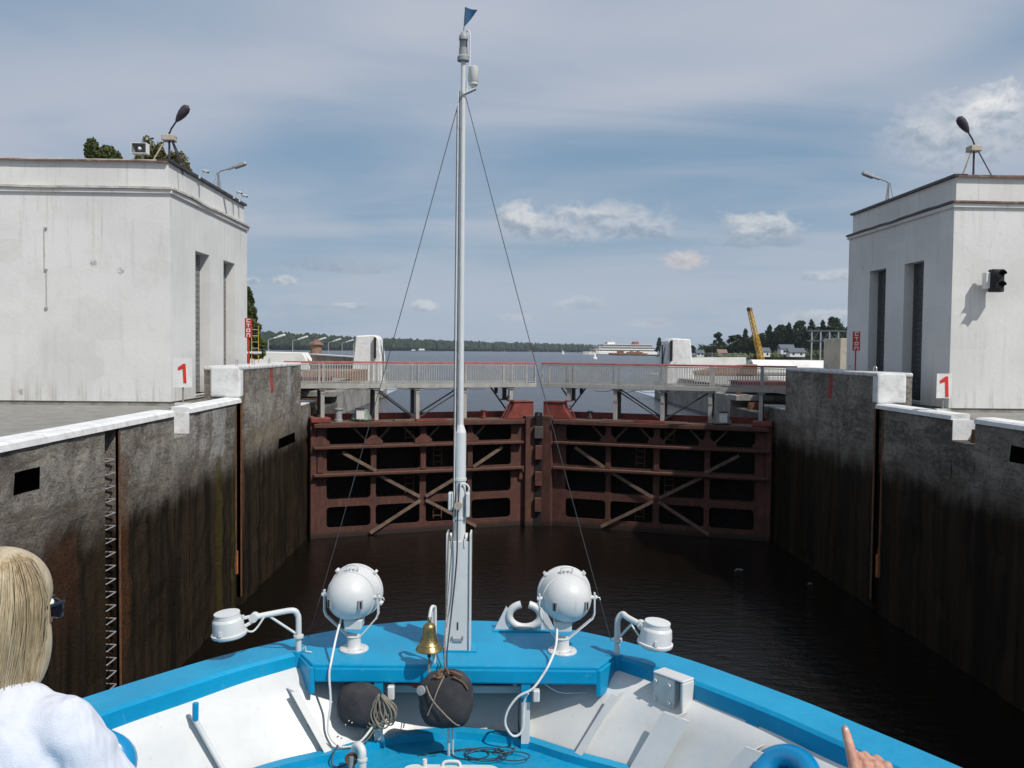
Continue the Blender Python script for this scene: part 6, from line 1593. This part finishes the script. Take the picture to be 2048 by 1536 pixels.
# ------------------------------------------------------------------ open ring fairlead on the stem
root = bempty('ring_fairlead', (0.62, 0.72, BZ), 'white open ring fairlead with side fins right of the mast', 'fairlead')
cx, cy, cz = 0.70, 0.72, BZ+0.165
mbS().tube([(cx+0.175*math.cos(a), cy, cz+0.13*math.sin(a)) for a in [R(105)+R(330)*k/40 for k in range(41)]], 0.042, 14).build('ring', M['ship_white'], root, smooth=True)
for s_ in (-1, 1): mbS().prism([(cx+s_*0.18, BZ+0.005), (cx+s_*0.34, BZ+0.005), (cx+s_*0.21, BZ+0.27), (cx+s_*0.19, BZ+0.24)], 'y', cy-0.012, cy+0.012).build('fin', M['ship_white'], root)
mbS().box((cx-0.35, cy-0.09, BZ+0.004), (cx+0.35, cy+0.09, BZ+0.016)).build('base', M['ship_blue'], root)

# ------------------------------------------------------------------ black day-shape balls
def day_ball(p, r, lab, seed, sq=(1, 0.55, 1.05)):
    root = bempty('day_shape', p, lab, 'day shape', 'black canvas day shapes')
    c = Vector(p); mb = MB(BT); v = []; f = []; N, m = 40, 22
    for i in range(m+1):
        t_ = math.pi*i/m
        for j in range(N):
            a = 2*math.pi*j/N
            q = Vector((math.sin(t_)*math.cos(a), math.sin(t_)*math.sin(a), -math.cos(t_)))
            e = 0.72; q = Vector([math.copysign(abs(k)**e, k) for k in q]); q = q/max(1e-6, (abs(q.x)**2.6+abs(q.y)**2.6+abs(q.z)**2.6)**(1/2.6))
            k = 1+0.05*noise.noise(q*2.2+Vector((seed, 0, 0)))+0.02*noise.noise(q*6+Vector((seed, 4, 0)))
            v.append(tuple(c+Vector((q.x*r*sq[0], q.y*r*sq[1], q.z*r*sq[2]))*k))
    for i in range(m):
        for j in range(N): f.append((i*N+j, i*N+(j+1) % N, (i+1)*N+(j+1) % N, (i+1)*N+j))
    mb.add(v, f).build('canvas', M['canvas_black'], root, smooth=True)
    return root, c
r_, c = day_ball((-0.07, -0.70, 5.325), 0.262, 'black canvas day shape hanging in front of the mast', 1.0)
def cord_over(c, r, pts, parent, mm='rope_grey', rad=0.007):
    mbS().tube(smooth_path([(c.x+x*r, c.y+y*r, c.z+z*r) for x, y, z in pts], 4), rad, 6).build('lashing', M[mm], parent, smooth=True)
cord_over(c, 0.27, [(0.0, -0.22, 1.02), (-0.25, -0.55, 0.55), (-0.40, -0.62, 0.15), (-0.62, -0.52, -0.40)], r_)
cord_over(c, 0.27, [(-0.68, -0.45, 0.62), (-0.45, -0.62, 0.2), (0.0, -0.66, -0.30), (0.35, -0.58, -0.66), (0.5, -0.46, -0.78)], r_)
cord_over(c, 0.27, [(0.25, -0.42, 0.95), (0.6, -0.42, 0.75), (0.78, -0.42, 0.5)], r_, 'rope_brown', 0.009)
mbS().lathe([(0.045, 0), (0.045, 0.02), (0.01, 0.025)], c+Vector((-0.225, -0.125, 0.125)), (-0.5, -0.85, 0.2), 16).build('eyelet', M['lamp_grey'], r_, smooth=True)
rg = random.Random(3)
kn = MB(BT)
for k in range(7):
    a = rg.uniform(0, 6.28); q = Vector((c.x+0.0, c.y-0.05, 5.60))
    kn.tube(smooth_path([q, q+Vector((0.07*math.cos(a), -0.04, 0.05*math.sin(a))), q+Vector((0.14*math.cos(a)+0.02, -0.06, 0.02*math.sin(a)-0.02))], 4), 0.012, 6)
tag(kn.build('rope_knot', M['rope_brown']), 'frayed brown rope knot on top of the central black ball', 'rope')
mbS().cyl((c.x+0.02, c.y+0.05, 5.12), (c.x+0.02, c.y+0.12, DZ), 0.014, n=8).cyl((c.x+0.06, c.y+0.05, 5.12), (c.x+0.06, c.y+0.12, DZ), 0.010, n=8).build('stanchion', M['ship_white'], r_)
r_, c2 = day_ball((-0.94, -0.40, 5.15), 0.228, 'black canvas day shape lying left under the platform, half in shade', 5.0, (1, 0.8, 0.98))
for q in ((-0.35, -0.85, -0.4), (-0.22, -0.85, -0.48), (-0.5, -0.78, -0.6)):
    mbS().ell(c2+Vector(q)*0.235, 0.008, 8, 6).build('rivet', M['galvanised'], r_)
# life buoy red bit in the recess
root = bempty('red_float', (-0.38, 0.02, BZ-0.38), 'bright red float lying in the dark recess left of the mast', 'float')
mbS().ell((-0.38, -0.20, BZ-0.26), (0.10, 0.05, 0.06), 18, 12).build('body', M['life_red'], root, smooth=True)
mbS().cyl((-0.30, -0.21, BZ-0.22), (-0.26, -0.23, BZ-0.21), 0.02, n=10).build('neck', M['life_red'], root, smooth=True)

# ------------------------------------------------------------------ coils, cables
rg = random.Random(12)
cl = MB(BT); q0 = Vector((-0.73, PY-0.11, BZ-0.26))
for k in range(11):
    lean = -0.10+0.02*k; L = 0.30+rg.uniform(-0.03, 0.06); w = 0.05+rg.uniform(0, 0.04); yo = rg.uniform(-0.03, 0.03)
    cl.tube(smooth_path([q0+Vector((-0.01, yo, 0)), q0+Vector((lean*0.8-w, yo, -L*0.6)), q0+Vector((lean-w*0.4, yo, -L)), q0+Vector((lean+w*0.5, yo, -L*0.97)), q0+Vector((lean*0.8+w, yo, -L*0.55)), q0+Vector((0.02, yo, 0.0))], 5), 0.0085, 6)
for k in range(7):
    lean = 0.05+0.013*k; L = 0.22+rg.uniform(-0.02, 0.05); w = 0.03; yo = rg.uniform(-0.02, 0.02)
    cl.tube(smooth_path([q0+Vector((0.02, yo, 0)), q0+Vector((lean-w, yo, -L*0.6)), q0+Vector((lean, yo, -L)), q0+Vector((lean+w, yo, -L*0.6)), q0+Vector((0.03, yo, 0.0))], 5), 0.0085, 6)
tag(cl.build('rope_coil', M['rope_grey'], smooth=True), 'grey brown rope coil hung on the left knee plate beside the black ball', 'rope coil')
o = mbS().tube(smooth_path([(-1.20, -0.06, BZ+0.35), (-1.22, -0.2, BZ+0.22), (-1.23, -0.42, BZ+0.03), (-1.24, -0.47, BZ-0.1), (-1.22, -0.50, BZ-0.35), (-1.23, -0.56, BZ-0.62), (-1.10, -0.62, BZ-0.74), (-0.92, -0.62, BZ-0.70), (-0.78, -0.52, BZ-0.55), (-0.70, -0.48, BZ-0.42)], 5), 0.0115, 8).build('white_cable', M['cable_white'], smooth=True); tag(o, 'white cable looping from the left searchlight round the black ball', 'cable')
o = mbS().tube(smooth_path([(1.02, -0.06, BZ+0.30), (1.0, -0.25, BZ+0.15), (0.93, -0.42, BZ+0.03), (0.86, -0.46, BZ-0.08), (0.76, -0.50, BZ-0.20), (0.62, -0.50, BZ-0.28), (0.52, -0.50, BZ-0.42), (0.50, -0.50, BZ-0.56), (0.58, -0.48, BZ-0.68), (0.67, -0.46, BZ-0.62), (0.68, -0.46, BZ-0.35), (0.72, -0.50, BZ-0.24)], 5), 0.0125, 8).build('white_cable', M['cable_white'], smooth=True); tag(o, 'white cable looping from the right searchlight to the right knee plate', 'cable')
o = mbS().tube(smooth_path([(0.64, -0.48, BZ-0.3), (0.63, -0.42, BZ-0.55), (0.645, -0.30, BZ-0.8), (0.64, -0.1, DZ+0.05)], 5), 0.009, 6).build('black_cable', M['cable_dark']); tag(o, 'black cable running down the left side of the right knee plate', 'cable')
rg = random.Random(5); cb = MB(BT)
for k in range(5):
    cx_ = 0.15+0.11*k+rg.uniform(-0.05, 0.05); cy_ = -0.62+rg.uniform(-0.12, 0.10); rr = rg.uniform(0.07, 0.17)
    cb.tube([(cx_+rr*math.cos(a)*1.2, cy_+rr*0.8*math.sin(a), DZ+0.012+0.008*k) for a in [2*math.pi*j/26 for j in range(26)]], 0.006, 5, closed=True)
cb.tube(smooth_path([(-0.35, -0.62, DZ+0.01), (-0.1, -0.52, DZ+0.01), (0.2, -0.5, DZ+0.02), (0.5, -0.55, DZ+0.01), (0.6, -0.5, DZ+0.05)], 5), 0.006, 5)
tag(cb.build('cable_tangle', M['cable_dark']), 'tangle of thin black cable lying on the blue deck', 'cable')
o = mbS().tube(smooth_path([(-1.63, -0.16, BZ-0.32), (-1.52, -0.46, BZ-0.50), (-1.36, -0.58, BZ-0.62), (-1.18, -0.66, BZ-0.72), (-1.02, -0.64, BZ-0.74), (-0.86, -0.58, BZ-0.70), (-0.78, -0.54, BZ-0.6)], 5), 0.006, 6).build('hanging_cord', M['rope_grey']); tag(o, 'thin pale cord hanging across the left bulwark plating', 'rope')
o = mbS().tube(smooth_path([(0.86, -0.36, BZ-0.18), (1.02, -0.30, BZ-0.30), (1.2, -0.25, BZ-0.33), (1.38, -0.22, BZ-0.32)], 5), 0.006, 6).build('hanging_cord', M['cable_white']); tag(o, 'thin white cord sagging under the right platform edge', 'rope')
o = mbS().tube(smooth_path([(-0.88, -0.62, DZ+0.26), (-0.94, -0.75, DZ+0.12), (-1.0, -0.86, DZ+0.03), (-1.12, -0.88, DZ+0.02), (-1.14, -0.80, DZ+0.08), (-1.10, -0.74, DZ+0.16)], 5), 0.008, 6).build('black_cable', M['cable_dark']); tag(o, 'black cable curling on the deck below the left black ball', 'cable')

# ------------------------------------------------------------------ air over the reservoir
m = bpy.data.materials.new('haze'); m.use_nodes = True; g = NT(m.node_tree); g.n.clear()
o_ = g.node('ShaderNodeOutputMaterial'); pvn = g.node('ShaderNodeVolumePrincipled')
pvn.inputs['Color'].default_value = (0.80, 0.88, 1.0, 1); pvn.inputs['Density'].default_value = 0.00007; pvn.inputs['Anisotropy'].default_value = 0.2
g.l.new(pvn.outputs[0], o_.inputs['Volume'])
tag(MB().box((-5900, -200, -2.0), (5900, 9400, 48)).build('haze', m), 'thin summer haze over the water', 'haze', kind='stuff')

# ================================================================== PEOPLE
def remeshed(name, mb, material, parent, voxel, smooth_it=4, disp=None):
    o = mb.build(name, material, parent)
    r = o.modifiers.new('remesh', 'REMESH'); r.mode = 'VOXEL'; r.voxel_size = voxel; r.use_smooth_shade = True
    s_ = o.modifiers.new('smooth', 'SMOOTH'); s_.iterations = smooth_it; s_.factor = 0.5
    return o
def limb(mb, p, q, r0, r1, n=20):
    mb.cyl(p, q, r0, r1, n); mb.ell(p, r0, n, 12); mb.ell(q, r1, n, 12)

def woman():
    gx, gy, gz = -0.99, 1.86, 6.65
    hx, hy, hz = -1.045, 1.93, 8.095        # head centre
    root = empty('person', (gx, gy, gz), 0, 'person with blonde hair and white shirt at the left, back turned, wearing sunglasses', 'person')
    body = MB()
    fd = Vector((math.sin(R(36)), math.cos(R(36)), -0.05)).normalized(); sd_ = Vector((fd.y, -fd.x, 0)).normalized(); H = Vector((hx, hy, hz))
    q = Matrix(((sd_.x, fd.x, 0), (sd_.y, fd.y, 0), (0, 0, 1)))
    body.ell(H+Vector((0, 0, 0.03)), (0.074, 0.092, 0.095), 24, 16, q); body.ell(H+fd*0.035-Vector((0, 0, 0.045)), (0.056, 0.062, 0.075), 20, 14, q)
    body.ell(H+fd*0.098-Vector((0, 0, 0.018)), (0.013, 0.018, 0.026), 12, 8, q)            # nose
    body.ell(H+fd*0.088-Vector((0, 0, 0.062)), (0.024, 0.012, 0.010), 12, 8, q)            # lips
    for sg in (-1, 1): body.ell(H+sd_*sg*0.076-fd*0.005-Vector((0, 0, 0.005)), (0.012, 0.022, 0.032), 10, 8, q)
    limb(body, H-Vector((0.0, 0.01, 0.08)), (hx+0.02, hy-0.03, hz-0.17), 0.047, 0.050)
    sh = hz-0.165
    body.ell((gx, gy, sh-0.18), (0.13, 0.08, 0.17), 24, 16); body.ell((gx, gy, sh-0.38), (0.13, 0.095, 0.16), 24, 16); body.ell((gx, gy, sh-0.55), (0.165, 0.11, 0.14), 24, 16)
    for sg in (-1, 1):
        s0 = Vector((gx+sg*0.115, gy-0.01, sh-0.085)); el = s0+Vector((sg*0.085, 0.04, -0.25)); wr = el+Vector((-sg*0.07, 0.14, -0.13))
        limb(body, s0, el, 0.040, 0.036); limb(body, el, wr, 0.037, 0.025)
        body.ell(wr+Vector((0, 0.06, -0.01)), (0.038, 0.06, 0.018), 14, 10)
        for k in range(4): limb(body, wr+Vector((-0.026+0.018*k, 0.10, -0.01)), wr+Vector((-0.028+0.019*k, 0.155, -0.03)), 0.009, 0.007, 8)
        limb(body, wr+Vector((-sg*0.03, 0.04, -0.01)), wr+Vector((-sg*0.055, 0.085, -0.015)), 0.011, 0.008, 8)
        hp = Vector((gx+sg*0.085, gy, sh-0.62)); kn_ = Vector((gx+sg*0.09, gy+0.02, 7.06)); an = Vector((gx+sg*0.09, gy-0.01, 6.74))
        limb(body, hp, kn_, 0.085, 0.055); limb(body, kn_, an, 0.052, 0.036); body.ell(an+Vector((0, 0.06, -0.045)), (0.042, 0.115, 0.04), 14, 10)
    remeshed('body', body, M['skin'], root, 0.009, 3)
    shirt = MB()
    shirt.ell((gx-0.005, gy, sh-0.15), (0.145, 0.122, 0.19), 28, 18); shirt.ell((gx, gy, sh-0.33), (0.165, 0.118, 0.24), 28, 18); shirt.ell((gx, gy, sh-0.5), (0.185, 0.13, 0.16), 28, 18)
    shirt.cyl((gx-0.02, gy-0.005, sh-0.06), (hx+0.012, hy-0.03, sh+0.028), 0.085, 0.064, 24)
    for sg in (-1, 1):
        s0 = Vector((gx+sg*0.112, gy-0.01, sh-0.048)); s1 = s0+Vector((sg*0.018, 0.01, -0.03)); el = s0+Vector((sg*0.088, 0.04, -0.21))
        limb(shirt, Vector((gx+sg*0.03, gy-0.01, sh-0.035)), s0, 0.055, 0.062); limb(shirt, s0, s1, 0.062, 0.062)
        shirt.cyl(s1, el, 0.060, 0.074, 24)
    so = remeshed('shirt', shirt, M['shirt_white'], root, 0.007, 6)
    tx = bpy.data.textures.new('folds', 'CLOUDS'); tx.noise_scale = 0.075; tx.noise_depth = 1
    dm = so.modifiers.new('folds', 'DISPLACE'); dm.texture = tx; dm.strength = 0.020; dm.mid_level = 0.30; dm.texture_coords = 'LOCAL'
    MB().ell((gx, gy, sh-0.60), (0.182, 0.128, 0.13), 24, 14).cyl((gx-0.087, gy, sh-0.62), (gx-0.09, gy+0.01, 6.72), 0.098, 0.062, 20).cyl((gx+0.087, gy, sh-0.62), (gx+0.09, gy+0.01, 6.72), 0.098, 0.062, 20).build('trousers', M['trousers_navy'], root, smooth=True)
    hair = MB()
    hair.ell(H+Vector((-0.004, -0.006, 0.045)), (0.094, 0.108, 0.100), 28, 18, q)
    hair.ell(H-fd*0.030-Vector((0, 0, 0.03)), (0.092, 0.082, 0.125), 28, 18, q)
    hair.ell(H-fd*0.045-Vector((0, 0, 0.125)), (0.082, 0.058, 0.105), 28, 18, q)
    hair.ell(H+sd_*0.044+fd*0.020-Vector((0, 0, 0.06)), (0.040, 0.062, 0.115), 28, 18, q)
    hair.ell(H-sd_*0.045+fd*0.01-Vector((0, 0, 0.05)), (0.045, 0.065, 0.12), 28, 18, q)
    remeshed('hair', hair, M['hair_blonde'], root, 0.006, 4)
    rg = random.Random(8); st = MB()
    for k in range(2300):
        a = rg.uniform(0, 2*math.pi)
        dirn = sd_*math.cos(a)+fd*math.sin(a)*(0.95 if math.sin(a) < 0.35 else 0.75 if math.sin(a) < 0.7 else 0.3)
        crown = H+Vector((0, 0, 0.140))+dirn*0.012
        w = 1+rg.uniform(-0.02, 0.055)+(0.10 if rg.random() < 0.04 else 0); L = rg.uniform(0.15, 0.21); fz = rg.uniform(0, 6)
        pts = [crown, H+dirn*0.066*w+Vector((0, 0, 0.118)), H+dirn*0.100*w+Vector((0, 0, 0.045)), H+dirn*0.104*w-Vector((0, 0, 0.04))-fd*0.008, H+dirn*0.097*w-Vector((0, 0, 0.13))-fd*0.02, H+dirn*(0.075+rg.uniform(0, 0.03))*w-Vector((0, 0, L))-fd*0.03]
        pts = [p_+Vector((0.004*math.sin(fz+i_*1.3), 0.004*math.cos(fz+i_), 0)) for i_, p_ in enumerate(pts)]
        pts = smooth_path(pts, 2); st.tube(pts, [0.0011]*(len(pts)-3)+[0.0009, 0.0006, 0.0003], 3)
    tag(st.build('hair_strands', M['hair_blonde'], root, smooth=True), kind='stuff')
    gm = MB(); 
    for sg in (-1, 1):
        gm.ell(H+fd*0.097+sd_*sg*0.036+Vector((0, 0, 0.002)), (0.032, 0.010, 0.022), 18, 12, q)
        gm.bar(H+fd*0.092+sd_*sg*0.066+Vector((0, 0, 0.006)), H+fd*0.045+sd_*sg*0.086+Vector((0, 0, 0.008)), 0.005, 0.022)
        gm.tube([H+fd*0.102+sd_*sg*0.062+Vector((0, 0, 0.02)), H+fd*0.05+sd_*sg*0.088+Vector((0, 0, 0.02)), H-fd*0.01+sd_*sg*0.084+Vector((0, 0, 0.012))], 0.004, 8)
    gm.bar(H+fd*0.108-sd_*0.01+Vector((0, 0, 0.02)), H+fd*0.108+sd_*0.01+Vector((0, 0, 0.02)), 0.006, 0.006)
    gm.build('sunglasses', M['glasses_black'], root, smooth=True)
    for sg in (-1, 1): MB().ell(H+fd*0.086+sd_*sg*0.032+Vector((0, 0, 0.012)), 0.012, 12, 8).build('eye', M['sign_white'], root, smooth=True)
woman()

def pointer():
    # hand low at the right: knuckles of a fist with the index finger stretched up and ahead
    W0 = Vector((0.714, 1.60, 7.837))       # wrist
    gx, gy, gz = 0.88, 1.16, 6.65
    root = empty('person', (gx, gy, gz), 0, 'person at the bottom right of whom only a pointing hand shows', 'person')
    hd = MB()
    K = W0+Vector((0.0, 0.045, 0.050))     # centre of the palm
    up = Vector((-0.10, 0.35, 0.93)).normalized(); rt = Vector((0.98, 0.1, 0.05)).normalized(); nb = rt.cross(up).normalized()
    if nb.y > 0: nb = -nb                   # back of the hand looks towards the camera
    # palm
    for i_ in range(4):
        x_ = -0.030+0.0205*i_
        limb(hd, W0+rt*x_*0.55, W0+up*(0.078-0.004*abs(i_-1))+rt*x_, 0.0155, 0.0118, 12)
    hd.ell(W0+up*0.04+nb*-0.004, (0.034, 0.017, 0.045), 18, 12, Matrix((rt, -nb, up)).transposed())
    # index: straight, three phalanges
    b0 = W0+up*0.078-rt*0.030; d = (up*0.97+rt*0.02-nb*0.14).normalized()
    p1 = b0+d*0.032; p2 = p1+(d-nb*0.05)*0.019; p3 = p2+(d-nb*0.08)*0.014
    limb(hd, b0, p1, 0.0112, 0.0096, 12); limb(hd, p1, p2, 0.0096, 0.0086, 12); limb(hd, p2, p3, 0.0086, 0.0070, 12)
    # three folded fingers
    for i_, (L1, L2) in enumerate(((0.042, 0.026), (0.040, 0.025), (0.032, 0.020))):
        base = W0+up*(0.076-0.005*i_)+rt*(-0.0095+0.0190*i_)
        k1 = base+(up*0.35-nb*0.95).normalized()*L1*0.9+up*0.006; k2 = k1+(up*-0.92-nb*0.1).normalized()*L2; k3 = k2+(-up*0.35+nb*0.9).normalized()*0.018
        limb(hd, base, k1, 0.0115, 0.0098, 12); limb(hd, k1, k2, 0.0098, 0.0088, 12); limb(hd, k2, k3, 0.0088, 0.0075, 12)
    # thumb across the front
    t0 = W0+up*0.018-rt*0.030-nb*0.006; t1 = t0+(up*0.55-rt*0.35-nb*0.75).normalized()*0.034; t2 = t1+(rt*0.75-nb*0.35+up*0.5).normalized()*0.026
    limb(hd, t0, t1, 0.0150, 0.0115, 12); limb(hd, t1, t2, 0.0112, 0.0088, 12)
    # forearm
    elb = Vector((0.84, 1.36, 7.66))
    limb(hd, W0, elb, 0.0225, 0.032, 16)
    remeshed('hand_and_forearm', hd, M['skin'], root, 0.0024, 5)
    # nail of the index finger
    MB().ell(p3+nb*0.0058-d*0.004, (0.005, 0.0015, 0.007), 10, 8, Matrix((rt, -nb, d)).transposed()).build('nail', M['nail'], root, smooth=True)
    body = MB()
    sh = Vector((gx+0.05, gy, 7.60)); hy = 7.60
    limb(body, elb, sh+Vector((0.10, 0.02, -0.02)), 0.034, 0.042)
    body.ell((gx, gy, 7.42), (0.14, 0.09, 0.20), 22, 14); body.ell((gx, gy, 7.20), (0.12, 0.085, 0.16), 22, 14)
    limb(body, (gx-0.13, gy, 7.56), (gx-0.16, gy+0.03, 7.32), 0.042, 0.034); limb(body, (gx-0.16, gy+0.03, 7.32), (gx-0.15, gy+0.10, 7.12), 0.033, 0.024)
    for sg in (-1, 1):
        limb(body, (gx+sg*0.07, gy, 7.12), (gx+sg*0.075, gy+0.01, 6.92), 0.07, 0.05); limb(body, (gx+sg*0.075, gy+0.01, 6.92), (gx+sg*0.075, gy, 6.72), 0.046, 0.034); body.ell((gx+sg*0.075, gy+0.05, 6.69), (0.036, 0.09, 0.036), 12, 8)
    limb(body, (gx, gy, 7.58), (gx, gy+0.01, 7.66), 0.042, 0.042)
    remeshed('torso', body, M['shirt_white'], root, 0.011, 3)
    hdm = MB().ell((gx, gy+0.01, 7.755), (0.070, 0.085, 0.095), 22, 14).ell((gx, gy+0.05, 7.70), (0.05, 0.05, 0.06), 16, 10).ell((gx, gy+0.105, 7.735), (0.012, 0.016, 0.02), 10, 8)
    remeshed('head', hdm, M['skin'], root, 0.008, 3)
    MB().ell((gx, gy-0.01, 7.785), (0.080, 0.092, 0.085), 22, 14).build('hair', M['hair_blonde'], root, smooth=True)
pointer()
